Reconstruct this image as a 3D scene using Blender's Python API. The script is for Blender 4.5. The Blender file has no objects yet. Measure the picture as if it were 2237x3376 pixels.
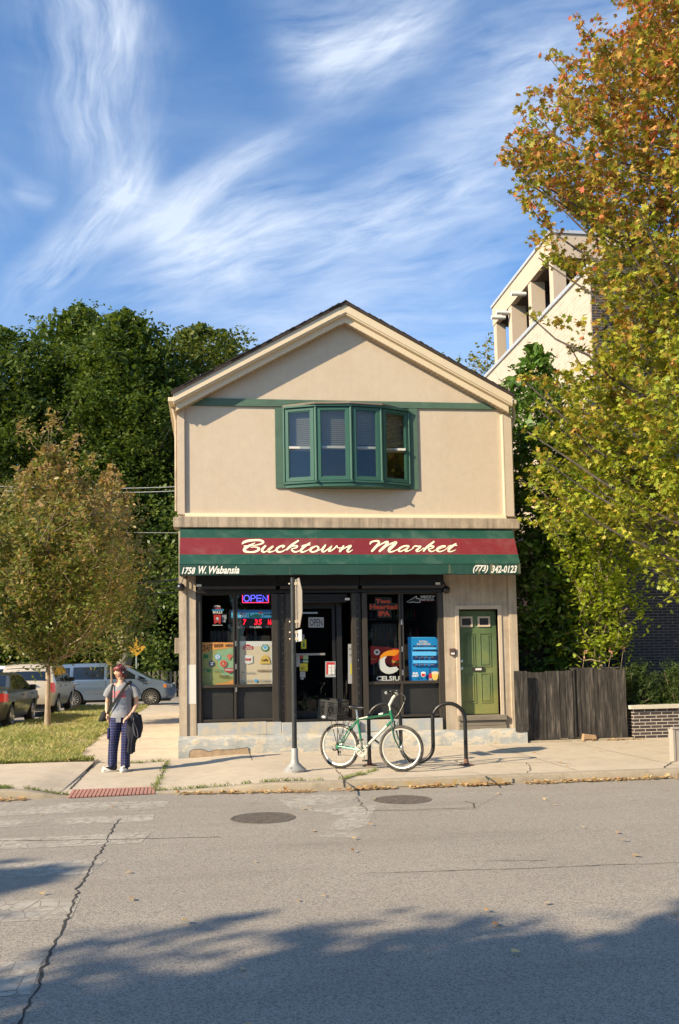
import bpy, bmesh, math, random
import numpy as np
from math import sin, cos, tan, pi, radians, atan2, sqrt
from mathutils import Vector, Matrix
from mathutils.geometry import delaunay_2d_cdt
random.seed(7)
SC = bpy.context.scene
COL = SC.collection

# ---------------------------------------------------------------- camera
F_PX, PITCH, YAW, ROLL = 2900.0, radians(4.2), radians(-8.2), radians(1.03)
PX, PY, W_PX, H_PX = 1118.5, 1977.0, 2237.0, 3376.0
CAM = Vector((0.0, -16.53, 1.68))
RM = Matrix.Rotation(YAW, 3, 'Z') @ Matrix.Rotation(pi / 2 + PITCH, 3, 'X') @ Matrix.Rotation(-ROLL, 3, 'Z')
cd = bpy.data.cameras.new('camera')
cam = bpy.data.objects.new('camera', cd)
COL.objects.link(cam)
cam.matrix_world = Matrix.Translation(CAM) @ RM.to_4x4()
cd.sensor_fit = 'VERTICAL'
cd.sensor_height = 24.0
cd.lens = 24.0 * F_PX / H_PX
cd.shift_y = (PY - H_PX / 2) / H_PX
cd.shift_x = 0.0
cd.clip_start = 0.1
cd.clip_end = 2000
SC.camera = cam

# ---------------------------------------------------------------- sun, sky, exposure
SUN_EL = radians(29.2)
SUN_DIR = Vector((-0.904 * cos(SUN_EL), -0.428 * cos(SUN_EL), sin(SUN_EL))).normalized()
sd = bpy.data.lights.new('sun', 'SUN')
sd.energy = 5.0
sd.angle = radians(0.53)
sd.color = (1.0, 0.83, 0.58)
sun = bpy.data.objects.new('sun', sd)
COL.objects.link(sun)
sun.rotation_euler = SUN_DIR.to_track_quat('Z', 'Y').to_euler()
SC.view_settings.view_transform = 'Standard'
SC.view_settings.look = 'None'
SC.view_settings.exposure = 0.85
SC.view_settings.gamma = 1.0
SC.cycles.max_bounces = 8
SC.cycles.transparent_max_bounces = 16
SC.cycles.caustics_reflective = False
SC.cycles.caustics_refractive = False

world = bpy.data.worlds.new('World')
SC.world = world
world.use_nodes = True
wt = world.node_tree
wt.nodes.clear()

class N:
    """tiny node builder"""
    def __init__(s, tree): s.t = tree
    def n(s, typ, **kw):
        nd = s.t.nodes.new(typ)
        for k, v in kw.items():
            if k.startswith('i_'): nd.inputs[k[2:].replace('_', ' ')].default_value = v
            else: setattr(nd, k, v)
        return nd
    def l(s, a, b): s.t.links.new(a, b)
    def m(s, op, a, b=None, c=None, clamp=False):
        nd = s.t.nodes.new('ShaderNodeMath'); nd.operation = op; nd.use_clamp = clamp
        for i, v in enumerate((a, b, c)):
            if v is None: continue
            if hasattr(v, 'links'): s.l(v, nd.inputs[i])
            else: nd.inputs[i].default_value = v
        return nd.outputs[0]
    def mix(s, f, a, b, blend='MIX'):
        nd = s.t.nodes.new('ShaderNodeMix'); nd.data_type = 'RGBA'; nd.blend_type = blend
        for i, v in ((0, f), (6, a), (7, b)):
            if hasattr(v, 'links'): s.l(v, nd.inputs[i])
            elif i == 0: nd.inputs[i].default_value = v
            else: nd.inputs[i].default_value = (*v[:3], 1)
        return nd.outputs[2]
    def ramp(s, f, stops, interp='LINEAR'):
        nd = s.t.nodes.new('ShaderNodeValToRGB'); nd.color_ramp.interpolation = interp
        e = nd.color_ramp.elements
        while len(e) < len(stops): e.new(0.5)
        for i, (p, c) in enumerate(stops):
            e[i].position = p
            e[i].color = (*c[:3], 1) if hasattr(c, '__len__') else (c, c, c, 1)
        if hasattr(f, 'links'): s.l(f, nd.inputs[0])
        return nd.outputs[0]
    def noise(s, vec, scale, detail=4, rough=0.55, dist=0.0, col=False):
        nd = s.t.nodes.new('ShaderNodeTexNoise')
        nd.inputs['Scale'].default_value = scale; nd.inputs['Detail'].default_value = detail
        nd.inputs['Roughness'].default_value = rough; nd.inputs['Distortion'].default_value = dist
        if vec is not None: s.l(vec, nd.inputs['Vector'])
        return nd.outputs['Color' if col else 'Fac']
    def mapping(s, vec, scale=(1, 1, 1), rot=(0, 0, 0), loc=(0, 0, 0)):
        nd = s.t.nodes.new('ShaderNodeMapping')
        nd.inputs['Scale'].default_value = scale; nd.inputs['Rotation'].default_value = rot; nd.inputs['Location'].default_value = loc
        s.l(vec, nd.inputs['Vector'])
        return nd.outputs[0]
    def xyz(s, vec):
        nd = s.t.nodes.new('ShaderNodeSeparateXYZ'); s.l(vec, nd.inputs[0]); return nd.outputs
    def comb(s, x, y, z):
        nd = s.t.nodes.new('ShaderNodeCombineXYZ')
        for i, v in enumerate((x, y, z)):
            if hasattr(v, 'links'): s.l(v, nd.inputs[i])
            else: nd.inputs[i].default_value = v
        return nd.outputs[0]

w = N(wt)
sky = w.n('ShaderNodeTexSky', sky_type='NISHITA', sun_disc=False, sun_elevation=SUN_EL,
          sun_rotation=atan2(SUN_DIR.x, SUN_DIR.y), altitude=200, air_density=1.0, dust_density=0.6, ozone_density=2.2)
tc = w.n('ShaderNodeTexCoord')
X, Y, Z = w.xyz(tc.outputs['Generated'])
# thin cirrus, laid out by world direction on a plane far above the northern horizon (slope coordinates x/y, z/y)
iy = w.m('DIVIDE', 1.0, w.m('MAXIMUM', Y, 0.02))
U = w.m('MULTIPLY', X, iy)
V = w.m('MULTIPLY', Z, iy)
front = w.m('GREATER_THAN', Y, 0.03)
UV = w.comb(U, V, 0.0)
warp = w.noise(UV, 3.0, 3, 0.5, col=True)
wx, wy, wz = w.xyz(warp)
Uw = w.m('ADD', U, w.m('MULTIPLY', w.m('SUBTRACT', wx, 0.5), 0.16))
Vw = w.m('ADD', V, w.m('MULTIPLY', w.m('SUBTRACT', wy, 0.5), 0.07))
def px_uv(px, py):
    d = RM @ Vector(((px - PX) / F_PX, -(py - PY) / F_PX, -1.0))
    return d.x / d.y, d.z / d.y
def streak(p0, p1, wid, gain, fibre=10.0, soft=1.0):
    """a soft elongated band of cloud between two directions, with fibres along it"""
    (x0, y0), (x1, y1) = px_uv(*p0), px_uv(*p1)
    dx, dy = x1 - x0, y1 - y0
    L = sqrt(dx * dx + dy * dy); tx, ty = dx / L, dy / L
    wd = wid / F_PX
    a = w.m('SUBTRACT', Uw, x0); b = w.m('SUBTRACT', Vw, y0)
    t = w.m('ADD', w.m('MULTIPLY', a, tx), w.m('MULTIPLY', b, ty))
    n_ = w.m('ADD', w.m('MULTIPLY', a, -ty), w.m('MULTIPLY', b, tx))
    q = w.m('DIVIDE', n_, wd)
    prof = w.m('EXPONENT', w.m('MULTIPLY', w.m('MULTIPLY', q, q), -1.0))
    te = w.m('DIVIDE', w.m('SUBTRACT', t, L / 2), L * 0.5)
    te = w.m('POWER', w.m('ABSOLUTE', te), 4.0)
    ends = w.m('EXPONENT', w.m('MULTIPLY', te, -1.0))
    fv = w.comb(w.m('MULTIPLY', t, fibre * 0.45), w.m('MULTIPLY', n_, fibre * 2.0), p0[0] * 0.01)
    fib = w.noise(fv, 1.9, 8, 0.60, 0.18)
    fib = w.m('MULTIPLY_ADD', fib, 1.9, -0.45, clamp=True)
    return w.m('MULTIPLY', w.m('MULTIPLY', w.m('MULTIPLY', prof, ends), fib), gain)
bands = [((250, -150), (330, 560), 170, 1.0), ((420, 0), (330, 200), 120, .5), ((500, 500), (60, 1010), 80, 1.3), ((600, 640), (260, 620), 60, .5),
         ((980, 420), (330, 830), 55, .9), ((400, 980), (1750, 520), 150, 1.1), ((500, 800), (870, 520), 40, .8), ((500, 860), (1000, 640), 120, .9), ((900, 1000), (1750, 780), 130, .55),
         ((900, 180), (1420, 60), 190, .9), ((1000, 320), (1500, -60), 120, .6), ((1550, 330), (2300, 60), 260, .8),
         ((1300, 450), (1900, 330), 130, .5), ((650, 1120), (1700, 1060), 130, .6), ((0, 620), (150, 660), 40, .5), ((-200, 1200), (2600, 1250), 170, .35),
         ((-700, 300), (-200, 900), 260, .8), ((2500, 900), (3400, 500), 260, .8)]
tot = None
for bnd in bands:
    s_ = streak(*bnd)
    tot = s_ if tot is None else w.m('ADD', tot, s_)
# the rest of the sky (behind and above the camera) has a heavier veil, added to grey the window reflections
veil = w.noise(w.mapping(tc.outputs['Generated'], (1.2, 3.0, 5.0), (0, 0, 0.5)), 1.5, 6, 0.6, 0.8)
veil = w.m('MULTIPLY', w.m('MULTIPLY_ADD', veil, 2.4, -1.0, clamp=True), 0.8)
cl = w.m('ADD', w.m('MULTIPLY', tot, front), w.m('MULTIPLY', veil, w.m('SUBTRACT', 1.0, w.m('MULTIPLY', front, 0.75))))
cl = w.m('MULTIPLY', cl, w.m('MULTIPLY_ADD', Z, 12.0, 0.4, clamp=True), clamp=True)
cl = w.m('MULTIPLY', cl, 0.66)
skyc = w.mix(1.0, sky.outputs[0], (0.98, 1.46, 1.82), 'MULTIPLY')
skyc = w.mix(cl, skyc, (8.6, 9.3, 10.2))
bg = w.n('ShaderNodeBackground'); bg.inputs['Strength'].default_value = 0.07
w.l(skyc, bg.inputs['Color'])
wo = w.n('ShaderNodeOutputWorld'); w.l(bg.outputs[0], wo.inputs['Surface'])

def at(px, py, y=0.0):
    """world point seen at photo position (px, py) on the vertical plane Y = y"""
    d = RM @ Vector(((px - PX) / F_PX, -(py - PY) / F_PX, -1.0))
    t = (y - CAM.y) / d.y
    return CAM + d * t
def gnd(px, py, z=0.0):
    d = RM @ Vector(((px - PX) / F_PX, -(py - PY) / F_PX, -1.0))
    t = (z - CAM.z) / d.z
    return CAM + d * t

# ---------------------------------------------------------------- materials
MATS = {}
def nodemat(name):
    m = bpy.data.materials.new(name); m.use_nodes = True
    m.node_tree.nodes.clear()
    k = N(m.node_tree)
    b = k.n('ShaderNodeBsdfPrincipled'); o = k.n('ShaderNodeOutputMaterial'); k.l(b.outputs[0], o.inputs[0])
    MATS[name] = m
    return m, k, b
def mk(name, col, rough=0.6, metal=0.0, var=0.12, scale=3.0, bump=0.0, bscale=40.0, spec=0.5, dirt=None, coat=0.0, emit=None, es=1.0, stretch=(1, 1, 1)):
    if name in MATS: return MATS[name]
    m, k, b = nodemat(name)
    t = k.n('ShaderNodeTexCoord').outputs['Object']
    v = k.mapping(t, stretch) if stretch != (1, 1, 1) else t
    nz = k.noise(v, scale, 5, 0.6)
    fine = k.noise(v, scale * 9, 3, 0.6)
    f = k.m('ADD', k.m('MULTIPLY', nz, 0.7), k.m('MULTIPLY', fine, 0.3))
    f = k.m('MULTIPLY_ADD', f, 2.2, -0.6, clamp=True)
    c = k.mix(f, tuple(x * (1 - var) for x in col), tuple(min(1, x * (1 + var)) for x in col))
    if dirt:
        dcol, dsc, lo, hi = dirt
        dn = k.noise(v, dsc, 6, 0.65, 0.3)
        df = k.ramp(dn, [(lo, 0.0), (hi, 1.0)])
        c = k.mix(df, c, dcol)
    k.l(c, b.inputs['Base Color'])
    b.inputs['Metallic'].default_value = metal
    b.inputs['Specular IOR Level'].default_value = spec
    b.inputs['Coat Weight'].default_value = coat
    k.l(k.m('MULTIPLY_ADD', fine, 0.25, rough - 0.12, clamp=True), b.inputs['Roughness'])
    if emit:
        b.inputs['Emission Color'].default_value = (*emit, 1); b.inputs['Emission Strength'].default_value = es
    if bump:
        bn = k.n('ShaderNodeBump'); bn.inputs['Strength'].default_value = bump; bn.inputs['Distance'].default_value = 0.01
        k.l(k.noise(v, bscale, 4, 0.6), bn.inputs['Height']); k.l(bn.outputs[0], b.inputs['Normal'])
    return m

def stucco(name, col, dirt=0.0, zlo=None):
    m, k, b = nodemat(name)
    t = k.n('ShaderNodeTexCoord').outputs['Object']
    big = k.noise(t, 0.9, 5, 0.6); mid = k.noise(t, 7, 5, 0.65); fin = k.noise(t, 60, 4, 0.7)
    c = k.mix(k.m('MULTIPLY_ADD', mid, 1.8, -0.4, clamp=True), tuple(x * 0.90 for x in col), tuple(x * 1.06 for x in col))
    c = k.mix(k.m('MULTIPLY_ADD', fin, 1.2, -0.3, clamp=True), c, tuple(x * 0.80 for x in col))
    c = k.mix(k.m('MULTIPLY_ADD', big, 1.6, -0.75, clamp=True), c, (col[0] * .82, col[1] * .76, col[2] * .68))
    if dirt:
        st = k.noise(k.mapping(t, (6, 6, 0.5)), 1.4, 5, 0.7)
        f = k.m('MULTIPLY', k.m('MULTIPLY_ADD', st, 3.2, -1.35, clamp=True), dirt)
        f2 = k.m('MULTIPLY', k.m('MULTIPLY_ADD', k.noise(t, 3, 6, 0.7), 3.0, -1.3, clamp=True), dirt)
        c = k.mix(f, c, (0.10, 0.085, 0.07)); c = k.mix(f2, c, (0.20, 0.16, 0.12))
    k.l(c, b.inputs['Base Color']); b.inputs['Roughness'].default_value = 0.92; b.inputs['Specular IOR Level'].default_value = 0.2
    bn = k.n('ShaderNodeBump'); bn.inputs['Strength'].default_value = 0.4; bn.inputs['Distance'].default_value = 0.012
    k.l(k.m('ADD', k.noise(t, 45, 5, 0.7), k.m('MULTIPLY', mid, 0.3)), bn.inputs['Height']); k.l(bn.outputs[0], b.inputs['Normal'])
    return m

def brick(name, c1, c2, mortar, bw, bh, gap, plane='XZ', rough=0.8, bump=0.4):
    m, k, b = nodemat(name)
    t = k.n('ShaderNodeTexCoord').outputs['Object']
    x, y, z = k.xyz(t)
    v = k.comb(x if plane == 'XZ' else y, z, 0.0)
    br = k.n('ShaderNodeTexBrick'); k.l(v, br.inputs['Vector'])
    br.inputs['Scale'].default_value = 1.0; br.inputs['Brick Width'].default_value = bw; br.inputs['Row Height'].default_value = bh
    br.inputs['Mortar Size'].default_value = gap; br.inputs['Mortar Smooth'].default_value = 0.2; br.inputs['Bias'].default_value = 0.0
    br.inputs['Color1'].default_value = (*c1, 1); br.inputs['Color2'].default_value = (*c2, 1); br.inputs['Mortar'].default_value = (*mortar, 1)
    nz = k.noise(t, 5, 5, 0.65)
    c = k.mix(k.m('MULTIPLY_ADD', nz, 1.6, -0.5, clamp=True), br.outputs['Color'], k.mix(1.0, br.outputs['Color'], (0.72, 0.70, 0.70), 'MULTIPLY'))
    k.l(c, b.inputs['Base Color']); b.inputs['Roughness'].default_value = rough
    bn = k.n('ShaderNodeBump'); bn.inputs['Strength'].default_value = bump; bn.inputs['Distance'].default_value = 0.006; bn.invert = True
    k.l(br.outputs['Fac'], bn.inputs['Height']); k.l(bn.outputs[0], b.inputs['Normal'])
    return m

def glassmat(name, tint=(0.75, 0.8, 0.8), refl=1.0, base=0.06):
    """single-sheet window glass: clear pane with a Fresnel mirror on it"""
    m = bpy.data.materials.new(name); m.use_nodes = True; m.node_tree.nodes.clear(); k = N(m.node_tree)
    tr = k.n('ShaderNodeBsdfTransparent'); tr.inputs[0].default_value = (*tint, 1)
    gl = k.n('ShaderNodeBsdfGlossy'); gl.inputs['Roughness'].default_value = 0.015
    t = k.n('ShaderNodeTexCoord').outputs['Object']
    bn = k.n('ShaderNodeBump'); bn.inputs['Strength'].default_value = 0.12; bn.inputs['Distance'].default_value = 0.02
    k.l(k.noise(t, 2.2, 2, 0.5), bn.inputs['Height']); k.l(bn.outputs[0], gl.inputs['Normal'])
    ge = k.n('ShaderNodeNewGeometry'); dt = k.n('ShaderNodeVectorMath', operation='DOT_PRODUCT'); k.l(ge.outputs['Incoming'], dt.inputs[0]); k.l(ge.outputs['Normal'], dt.inputs[1])
    fr = k.m('POWER', k.m('SUBTRACT', 1.0, k.m('ABSOLUTE', dt.outputs['Value']), clamp=True), 5.0)
    f = k.m('ADD', k.m('MULTIPLY', fr, .9), .045 * refl + base, clamp=True)
    mx = k.n('ShaderNodeMixShader'); k.l(f, mx.inputs[0]); k.l(tr.outputs[0], mx.inputs[1]); k.l(gl.outputs[0], mx.inputs[2])
    o = k.n('ShaderNodeOutputMaterial'); k.l(mx.outputs[0], o.inputs[0])
    MATS[name] = m
    return m

def leafmat(name, stops, top=None, zr=(0, 1), patch=1.2, trans=0.35, gloss=0.35, pw=0.4):
    """leaf colours vary leaf by leaf and in patches; 'top' = (colour stops) reached towards height zr[1] (autumn colour)"""
    m = bpy.data.materials.new(name); m.use_nodes = True; m.node_tree.nodes.clear(); k = N(m.node_tree)
    g = k.n('ShaderNodeNewGeometry'); t = k.n('ShaderNodeTexCoord').outputs['Object']
    rnd = g.outputs['Random Per Island']
    nz = k.noise(t, patch, 3, 0.6)
    f = k.m('ADD', k.m('MULTIPLY', rnd, 1 - pw), k.m('MULTIPLY', k.m('MULTIPLY_ADD', nz, 2.4, -0.7, clamp=True), pw))
    n_ = len(stops)
    c = k.ramp(f, [(i / max(1, n_ - 1), s_) for i, s_ in enumerate(stops)])
    if top:
        z = k.xyz(t)[2]
        h = k.m('DIVIDE', k.m('SUBTRACT', z, zr[0]), zr[1] - zr[0])
        h = k.m('ADD', h, k.m('MULTIPLY', k.m('SUBTRACT', k.noise(t, patch * 1.7, 4, 0.7), 0.5), 2.6))
        h = k.m('ADD', h, k.m('MULTIPLY', k.m('SUBTRACT', rnd, 0.5), 0.7), clamp=True)
        c2 = k.ramp(f, [(i / max(1, len(top) - 1), s_) for i, s_ in enumerate(top)])
        c = k.mix(h, c, c2)
    b = k.n('ShaderNodeBsdfPrincipled'); k.l(c, b.inputs['Base Color']); b.inputs['Roughness'].default_value = 0.45
    b.inputs['Specular IOR Level'].default_value = gloss
    tl = k.n('ShaderNodeBsdfTranslucent'); k.l(k.mix(1.0, c, (1.5, 1.5, 0.8), 'MULTIPLY'), tl.inputs[0])
    mx = k.n('ShaderNodeMixShader'); mx.inputs[0].default_value = trans
    k.l(b.outputs[0], mx.inputs[1]); k.l(tl.outputs[0], mx.inputs[2])
    o = k.n('ShaderNodeOutputMaterial'); k.l(mx.outputs[0], o.inputs[0])
    MATS[name] = m
    return m

# ---------------------------------------------------------------- mesh builder
_txt = {}
def text_geo(s, bold=0.0, shear=0.0):
    key = (s, bold, shear)
    if key not in _txt:
        cu = bpy.data.curves.new('t', 'FONT'); cu.body = s; cu.size = 1.0; cu.offset = bold; cu.shear = shear; cu.resolution_u = 2
        ob = bpy.data.objects.new('t', cu); COL.objects.link(ob)
        dg = bpy.context.evaluated_depsgraph_get(); me = bpy.data.meshes.new_from_object(ob.evaluated_get(dg))
        vs = [v.co.copy() for v in me.vertices]; fs = [tuple(p.vertices) for p in me.polygons]
        bpy.data.objects.remove(ob); bpy.data.curves.remove(cu); bpy.data.meshes.remove(me)
        x0 = min(v.x for v in vs); x1 = max(v.x for v in vs); y0 = min(v.y for v in vs); y1 = max(v.y for v in vs)
        vs = [Vector(((v.x - x0) / (x1 - x0), (v.y - y0) / (y1 - y0), 0)) for v in vs]
        _txt[key] = (vs, fs)
    return _txt[key]

def catmull(p, n=6):
    p = [tuple(map(float, q)) for q in p]
    if len(p) < 3: 
        return [tuple(a + (b - a) * i / n for a, b in zip(p[0], p[-1])) for i in range(n + 1)]
    out = []
    e = [tuple(2 * a - b for a, b in zip(p[0], p[1]))] + p + [tuple(2 * a - b for a, b in zip(p[-1], p[-2]))]
    for i in range(1, len(e) - 2):
        for j in range(n):
            t = j / n
            out.append(tuple(0.5 * (2 * b + (c - a) * t + (2 * a - 5 * b + 4 * c - d) * t * t + (-a + 3 * b - 3 * c + d) * t ** 3)
                             for a, b, c, d in zip(e[i - 1], e[i], e[i + 1], e[i + 2])))
    out.append(p[-1])
    return out

class MB:
    def __init__(s): s.v = []; s.f = []; s.m = []; s.off = Vector((0, 0, 0))
    def add(s, vs, fs, mi=0):
        b = len(s.v); s.v += [tuple(v) for v in vs]; s.f += [tuple(i + b for i in f) for f in fs]; s.m += [mi] * len(fs); return s
    def box(s, x0, x1, y0, y1, z0, z1, mi=0, bev=0.0):
        if bev:
            b = min(bev, (x1 - x0) / 2.1, (y1 - y0) / 2.1, (z1 - z0) / 2.1)
            bm = bmesh.new(); bmesh.ops.create_cube(bm, size=1)
            bmesh.ops.scale(bm, vec=(x1 - x0, y1 - y0, z1 - z0), verts=bm.verts)
            bmesh.ops.translate(bm, vec=((x0 + x1) / 2, (y0 + y1) / 2, (z0 + z1) / 2), verts=bm.verts)
            bmesh.ops.bevel(bm, geom=bm.edges[:], offset=b, segments=2, affect='EDGES', profile=0.6)
            bm.verts.index_update()
            s.add([v.co for v in bm.verts], [[v.index for v in f.verts] for f in bm.faces], mi); bm.free(); return s
        vs = [(x, y, z) for z in (z0, z1) for y in (y0, y1) for x in (x0, x1)]
        return s.add(vs, [(0, 2, 3, 1), (4, 5, 7, 6), (0, 1, 5, 4), (2, 6, 7, 3), (0, 4, 6, 2), (1, 3, 7, 5)], mi)
    def quad(s, a, b, c, d, mi=0): return s.add([a, b, c, d], [(0, 1, 2, 3)], mi)
    def prism(s, poly, y0, y1, mi=0):
        """polygon in (x, z), extruded from y0 to y1"""
        n = len(poly)
        vs = [(x, y0, z) for x, z in poly] + [(x, y1, z) for x, z in poly]
        fs = [tuple(range(n)), tuple(range(2 * n - 1, n - 1, -1))] + [(i, i + n, (i + 1) % n + n, (i + 1) % n) for i in range(n)]
        return s.add(vs, fs, mi)
    def hprism(s, poly, z0, z1, mi=0):
        n = len(poly)
        vs = [(x, y, z0) for x, y in poly] + [(x, y, z1) for x, y in poly]
        fs = [tuple(range(n - 1, -1, -1)), tuple(range(n, 2 * n))] + [(i, (i + 1) % n, (i + 1) % n + n, i + n) for i in range(n)]
        return s.add(vs, fs, mi)
    def tube(s, pts, r, seg=8, mi=0, caps=True):
        pts = [Vector(p) for p in pts]; n = len(pts)
        rs = r if hasattr(r, '__len__') else [r] * n
        vs = []; fs = []
        t0 = (pts[1] - pts[0]).normalized()
        u = t0.orthogonal().normalized()
        for i, p in enumerate(pts):
            t = (pts[min(i + 1, n - 1)] - pts[max(i - 1, 0)])
            if t.length < 1e-9: t = t0
            t.normalize()
            u = (u - t * u.dot(t))
            if u.length < 1e-6: u = t.orthogonal()
            u.normalize(); w_ = t.cross(u)
            for j in range(seg):
                a = 2 * pi * j / seg
                vs.append(p + (u * cos(a) + w_ * sin(a)) * rs[i])
        for i in range(n - 1):
            for j in range(seg):
                a, b = i * seg + j, i * seg + (j + 1) % seg
                fs.append((a, b, b + seg, a + seg))
        if caps: fs.append(tuple(range(seg - 1, -1, -1))); fs.append(tuple(range((n - 1) * seg, n * seg)))
        return s.add(vs, fs, mi)
    def lathe(s, prof, c=(0, 0, 0), axis='Z', seg=24, mi=0):
        """prof: (radius, height) list; closed where the radius is 0"""
        vs = []; fs = []
        n = len(prof)
        for r, h in prof:
            for j in range(seg):
                a = 2 * pi * j / seg
                p = {'Z': (r * cos(a), r * sin(a), h), 'Y': (r * cos(a), h, r * sin(a)), 'X': (h, r * cos(a), r * sin(a))}[axis]
                vs.append((p[0] + c[0], p[1] + c[1], p[2] + c[2]))
        for i in range(n - 1):
            for j in range(seg):
                a, b = i * seg + j, i * seg + (j + 1) % seg
                fs.append((a, b, b + seg, a + seg))
        return s.add(vs, fs, mi)
    def torus(s, R, r, c=(0, 0, 0), axis='Y', seg=40, sub=10, mi=0, sq=1.0):
        prof = [(R + r * cos(2 * pi * k / sub), sq * r * sin(2 * pi * k / sub)) for k in range(sub + 1)]
        return s.lathe(prof, c, axis, seg, mi)
    def ball(s, c, r, seg=16, rings=10, mi=0):
        rx, ry, rz = r if hasattr(r, '__len__') else (r, r, r)
        vs = []; fs = []
        for i in range(rings + 1):
            th = pi * i / rings
            for j in range(seg):
                a = 2 * pi * j / seg
                vs.append((c[0] + rx * sin(th) * cos(a), c[1] + ry * sin(th) * sin(a), c[2] + rz * cos(th)))
        for i in range(rings):
            for j in range(seg):
                a, b = i * seg + j, i * seg + (j + 1) % seg
                fs.append((a, a + seg, b + seg, b))
        return s.add(vs, fs, mi)
    def text(s, txt, x0, x1, z0, z1, y, mi=0, bold=0.0, shear=0.0, fr=None):
        """lettering filling the rectangle, on the plane Y = y (or in a frame: fr(u, v) -> point)"""
        vs, fs = text_geo(txt, bold, shear)
        if fr is None: fr = lambda u, v: (x0 + (x1 - x0) * u, y, z0 + (z1 - z0) * v)
        return s.add([fr(v.x, v.y) for v in vs], fs, mi)
    def disc(s, cx, cz, rx, rz, y, mi=0, seg=24):
        return s.add([(cx + rx * cos(2 * pi * i / seg), y, cz + rz * sin(2 * pi * i / seg)) for i in range(seg)], [tuple(range(seg))], mi)
    def brush(s, strokes, fr, mi=0, step=0.0003):
        """brush strokes [(x, y, width) ...] mapped by fr(x, y, lift)"""
        for k, st in enumerate(strokes):
            p = catmull(st, 5); n = len(p); vs = []; fs = []
            lift = step * k
            L = []; R = []
            for i in range(n):
                a = p[max(0, i - 1)]; b = p[min(n - 1, i + 1)]
                dx, dy = b[0] - a[0], b[1] - a[1]; d = sqrt(dx * dx + dy * dy) or 1
                h = max(p[i][2], 4) / 2
                L.append((p[i][0] - dy / d * h, p[i][1] + dx / d * h)); R.append((p[i][0] + dy / d * h, p[i][1] - dx / d * h))
            vs = [fr(x, y, lift) for x, y in L] + [fr(x, y, lift) for x, y in R]
            fs = [(i, i + 1, n + i + 1, n + i) for i in range(n - 1)]
            s.add(vs, fs, mi)
            for e, q in ((0, p[0]), (1, p[-1])):
                h = max(q[2], 4) / 2
                s.add([fr(q[0] + h * cos(2 * pi * i / 10), q[1] + h * sin(2 * pi * i / 10), lift + step * 0.4 * (e + 1)) for i in range(10)], [tuple(range(10))], mi)
        return s
    def xf(s, M, start=0):
        s.v[start:] = [tuple(M @ Vector(v)) for v in s.v[start:]]; return s
    def build(s, name, mats, parent=None, smooth=False, loc=None, **tags):
        me = bpy.data.meshes.new(name)
        me.from_pydata(s.v, [], s.f)
        if not isinstance(mats, (list, tuple)): mats = [mats]
        for m in mats: me.materials.append(MATS[m] if isinstance(m, str) else m)
        if len(mats) > 1: me.polygons.foreach_set('material_index', s.m)
        if smooth:
            me.polygons.foreach_set('use_smooth', [True] * len(me.polygons))
            me.set_sharp_from_angle(angle=radians(42 if smooth is True else smooth))
        me.update()
        bm = bmesh.new(); bm.from_mesh(me); bmesh.ops.recalc_face_normals(bm, faces=bm.faces); bm.to_mesh(me); bm.free()
        o = bpy.data.objects.new(name, me); COL.objects.link(o)
        if parent is not None:
            o.parent = parent
            if parent.name in THINV: o.matrix_parent_inverse = THINV[parent.name]
        if loc is not None: o.location = loc
        for k_, v_ in tags.items(): o[k_] = v_
        return o

THINV = {}
def thing(name, loc, label, cat, group=None, rotz=0.0, local=False):
    """an Empty at the thing's base; parts are given in world coordinates unless local"""
    o = bpy.data.objects.new(name, None); COL.objects.link(o)
    o.location = loc; o.rotation_euler = (0, 0, rotz); o['label'] = label; o['category'] = cat
    if group: o['group'] = group
    o.empty_display_size = 0.2
    if not local: THINV[o.name] = (Matrix.Translation(loc) @ Matrix.Rotation(rotz, 4, 'Z')).inverted()
    return o
def tag(o, label, cat, group=None, kind=None):
    o['label'] = label; o['category'] = cat
    if group: o['group'] = group
    if kind: o['kind'] = kind
    return o
def rawmesh(name, verts, faces_n, idx, mats, parent=None, midx=None):
    """fast mesh from numpy: verts (n,3), faces all with faces_n corners"""
    me = bpy.data.meshes.new(name)
    nf = len(idx) // faces_n
    me.vertices.add(len(verts)); me.vertices.foreach_set('co', np.asarray(verts, dtype=np.float32).ravel())
    me.loops.add(len(idx)); me.loops.foreach_set('vertex_index', np.asarray(idx, dtype=np.int32))
    me.polygons.add(nf); me.polygons.foreach_set('loop_start', np.arange(0, len(idx), faces_n, dtype=np.int32))
    me.polygons.foreach_set('loop_total', np.full(nf, faces_n, dtype=np.int32))
    for m in (mats if isinstance(mats, (list, tuple)) else [mats]): me.materials.append(MATS[m])
    if midx is not None: me.polygons.foreach_set('material_index', np.asarray(midx, dtype=np.int32))
    me.update(calc_edges=True); me.validate()
    o = bpy.data.objects.new(name, me); COL.objects.link(o)
    if parent is not None:
        o.parent = parent
        if parent.name in THINV: o.matrix_parent_inverse = THINV[parent.name]
    return o
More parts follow.
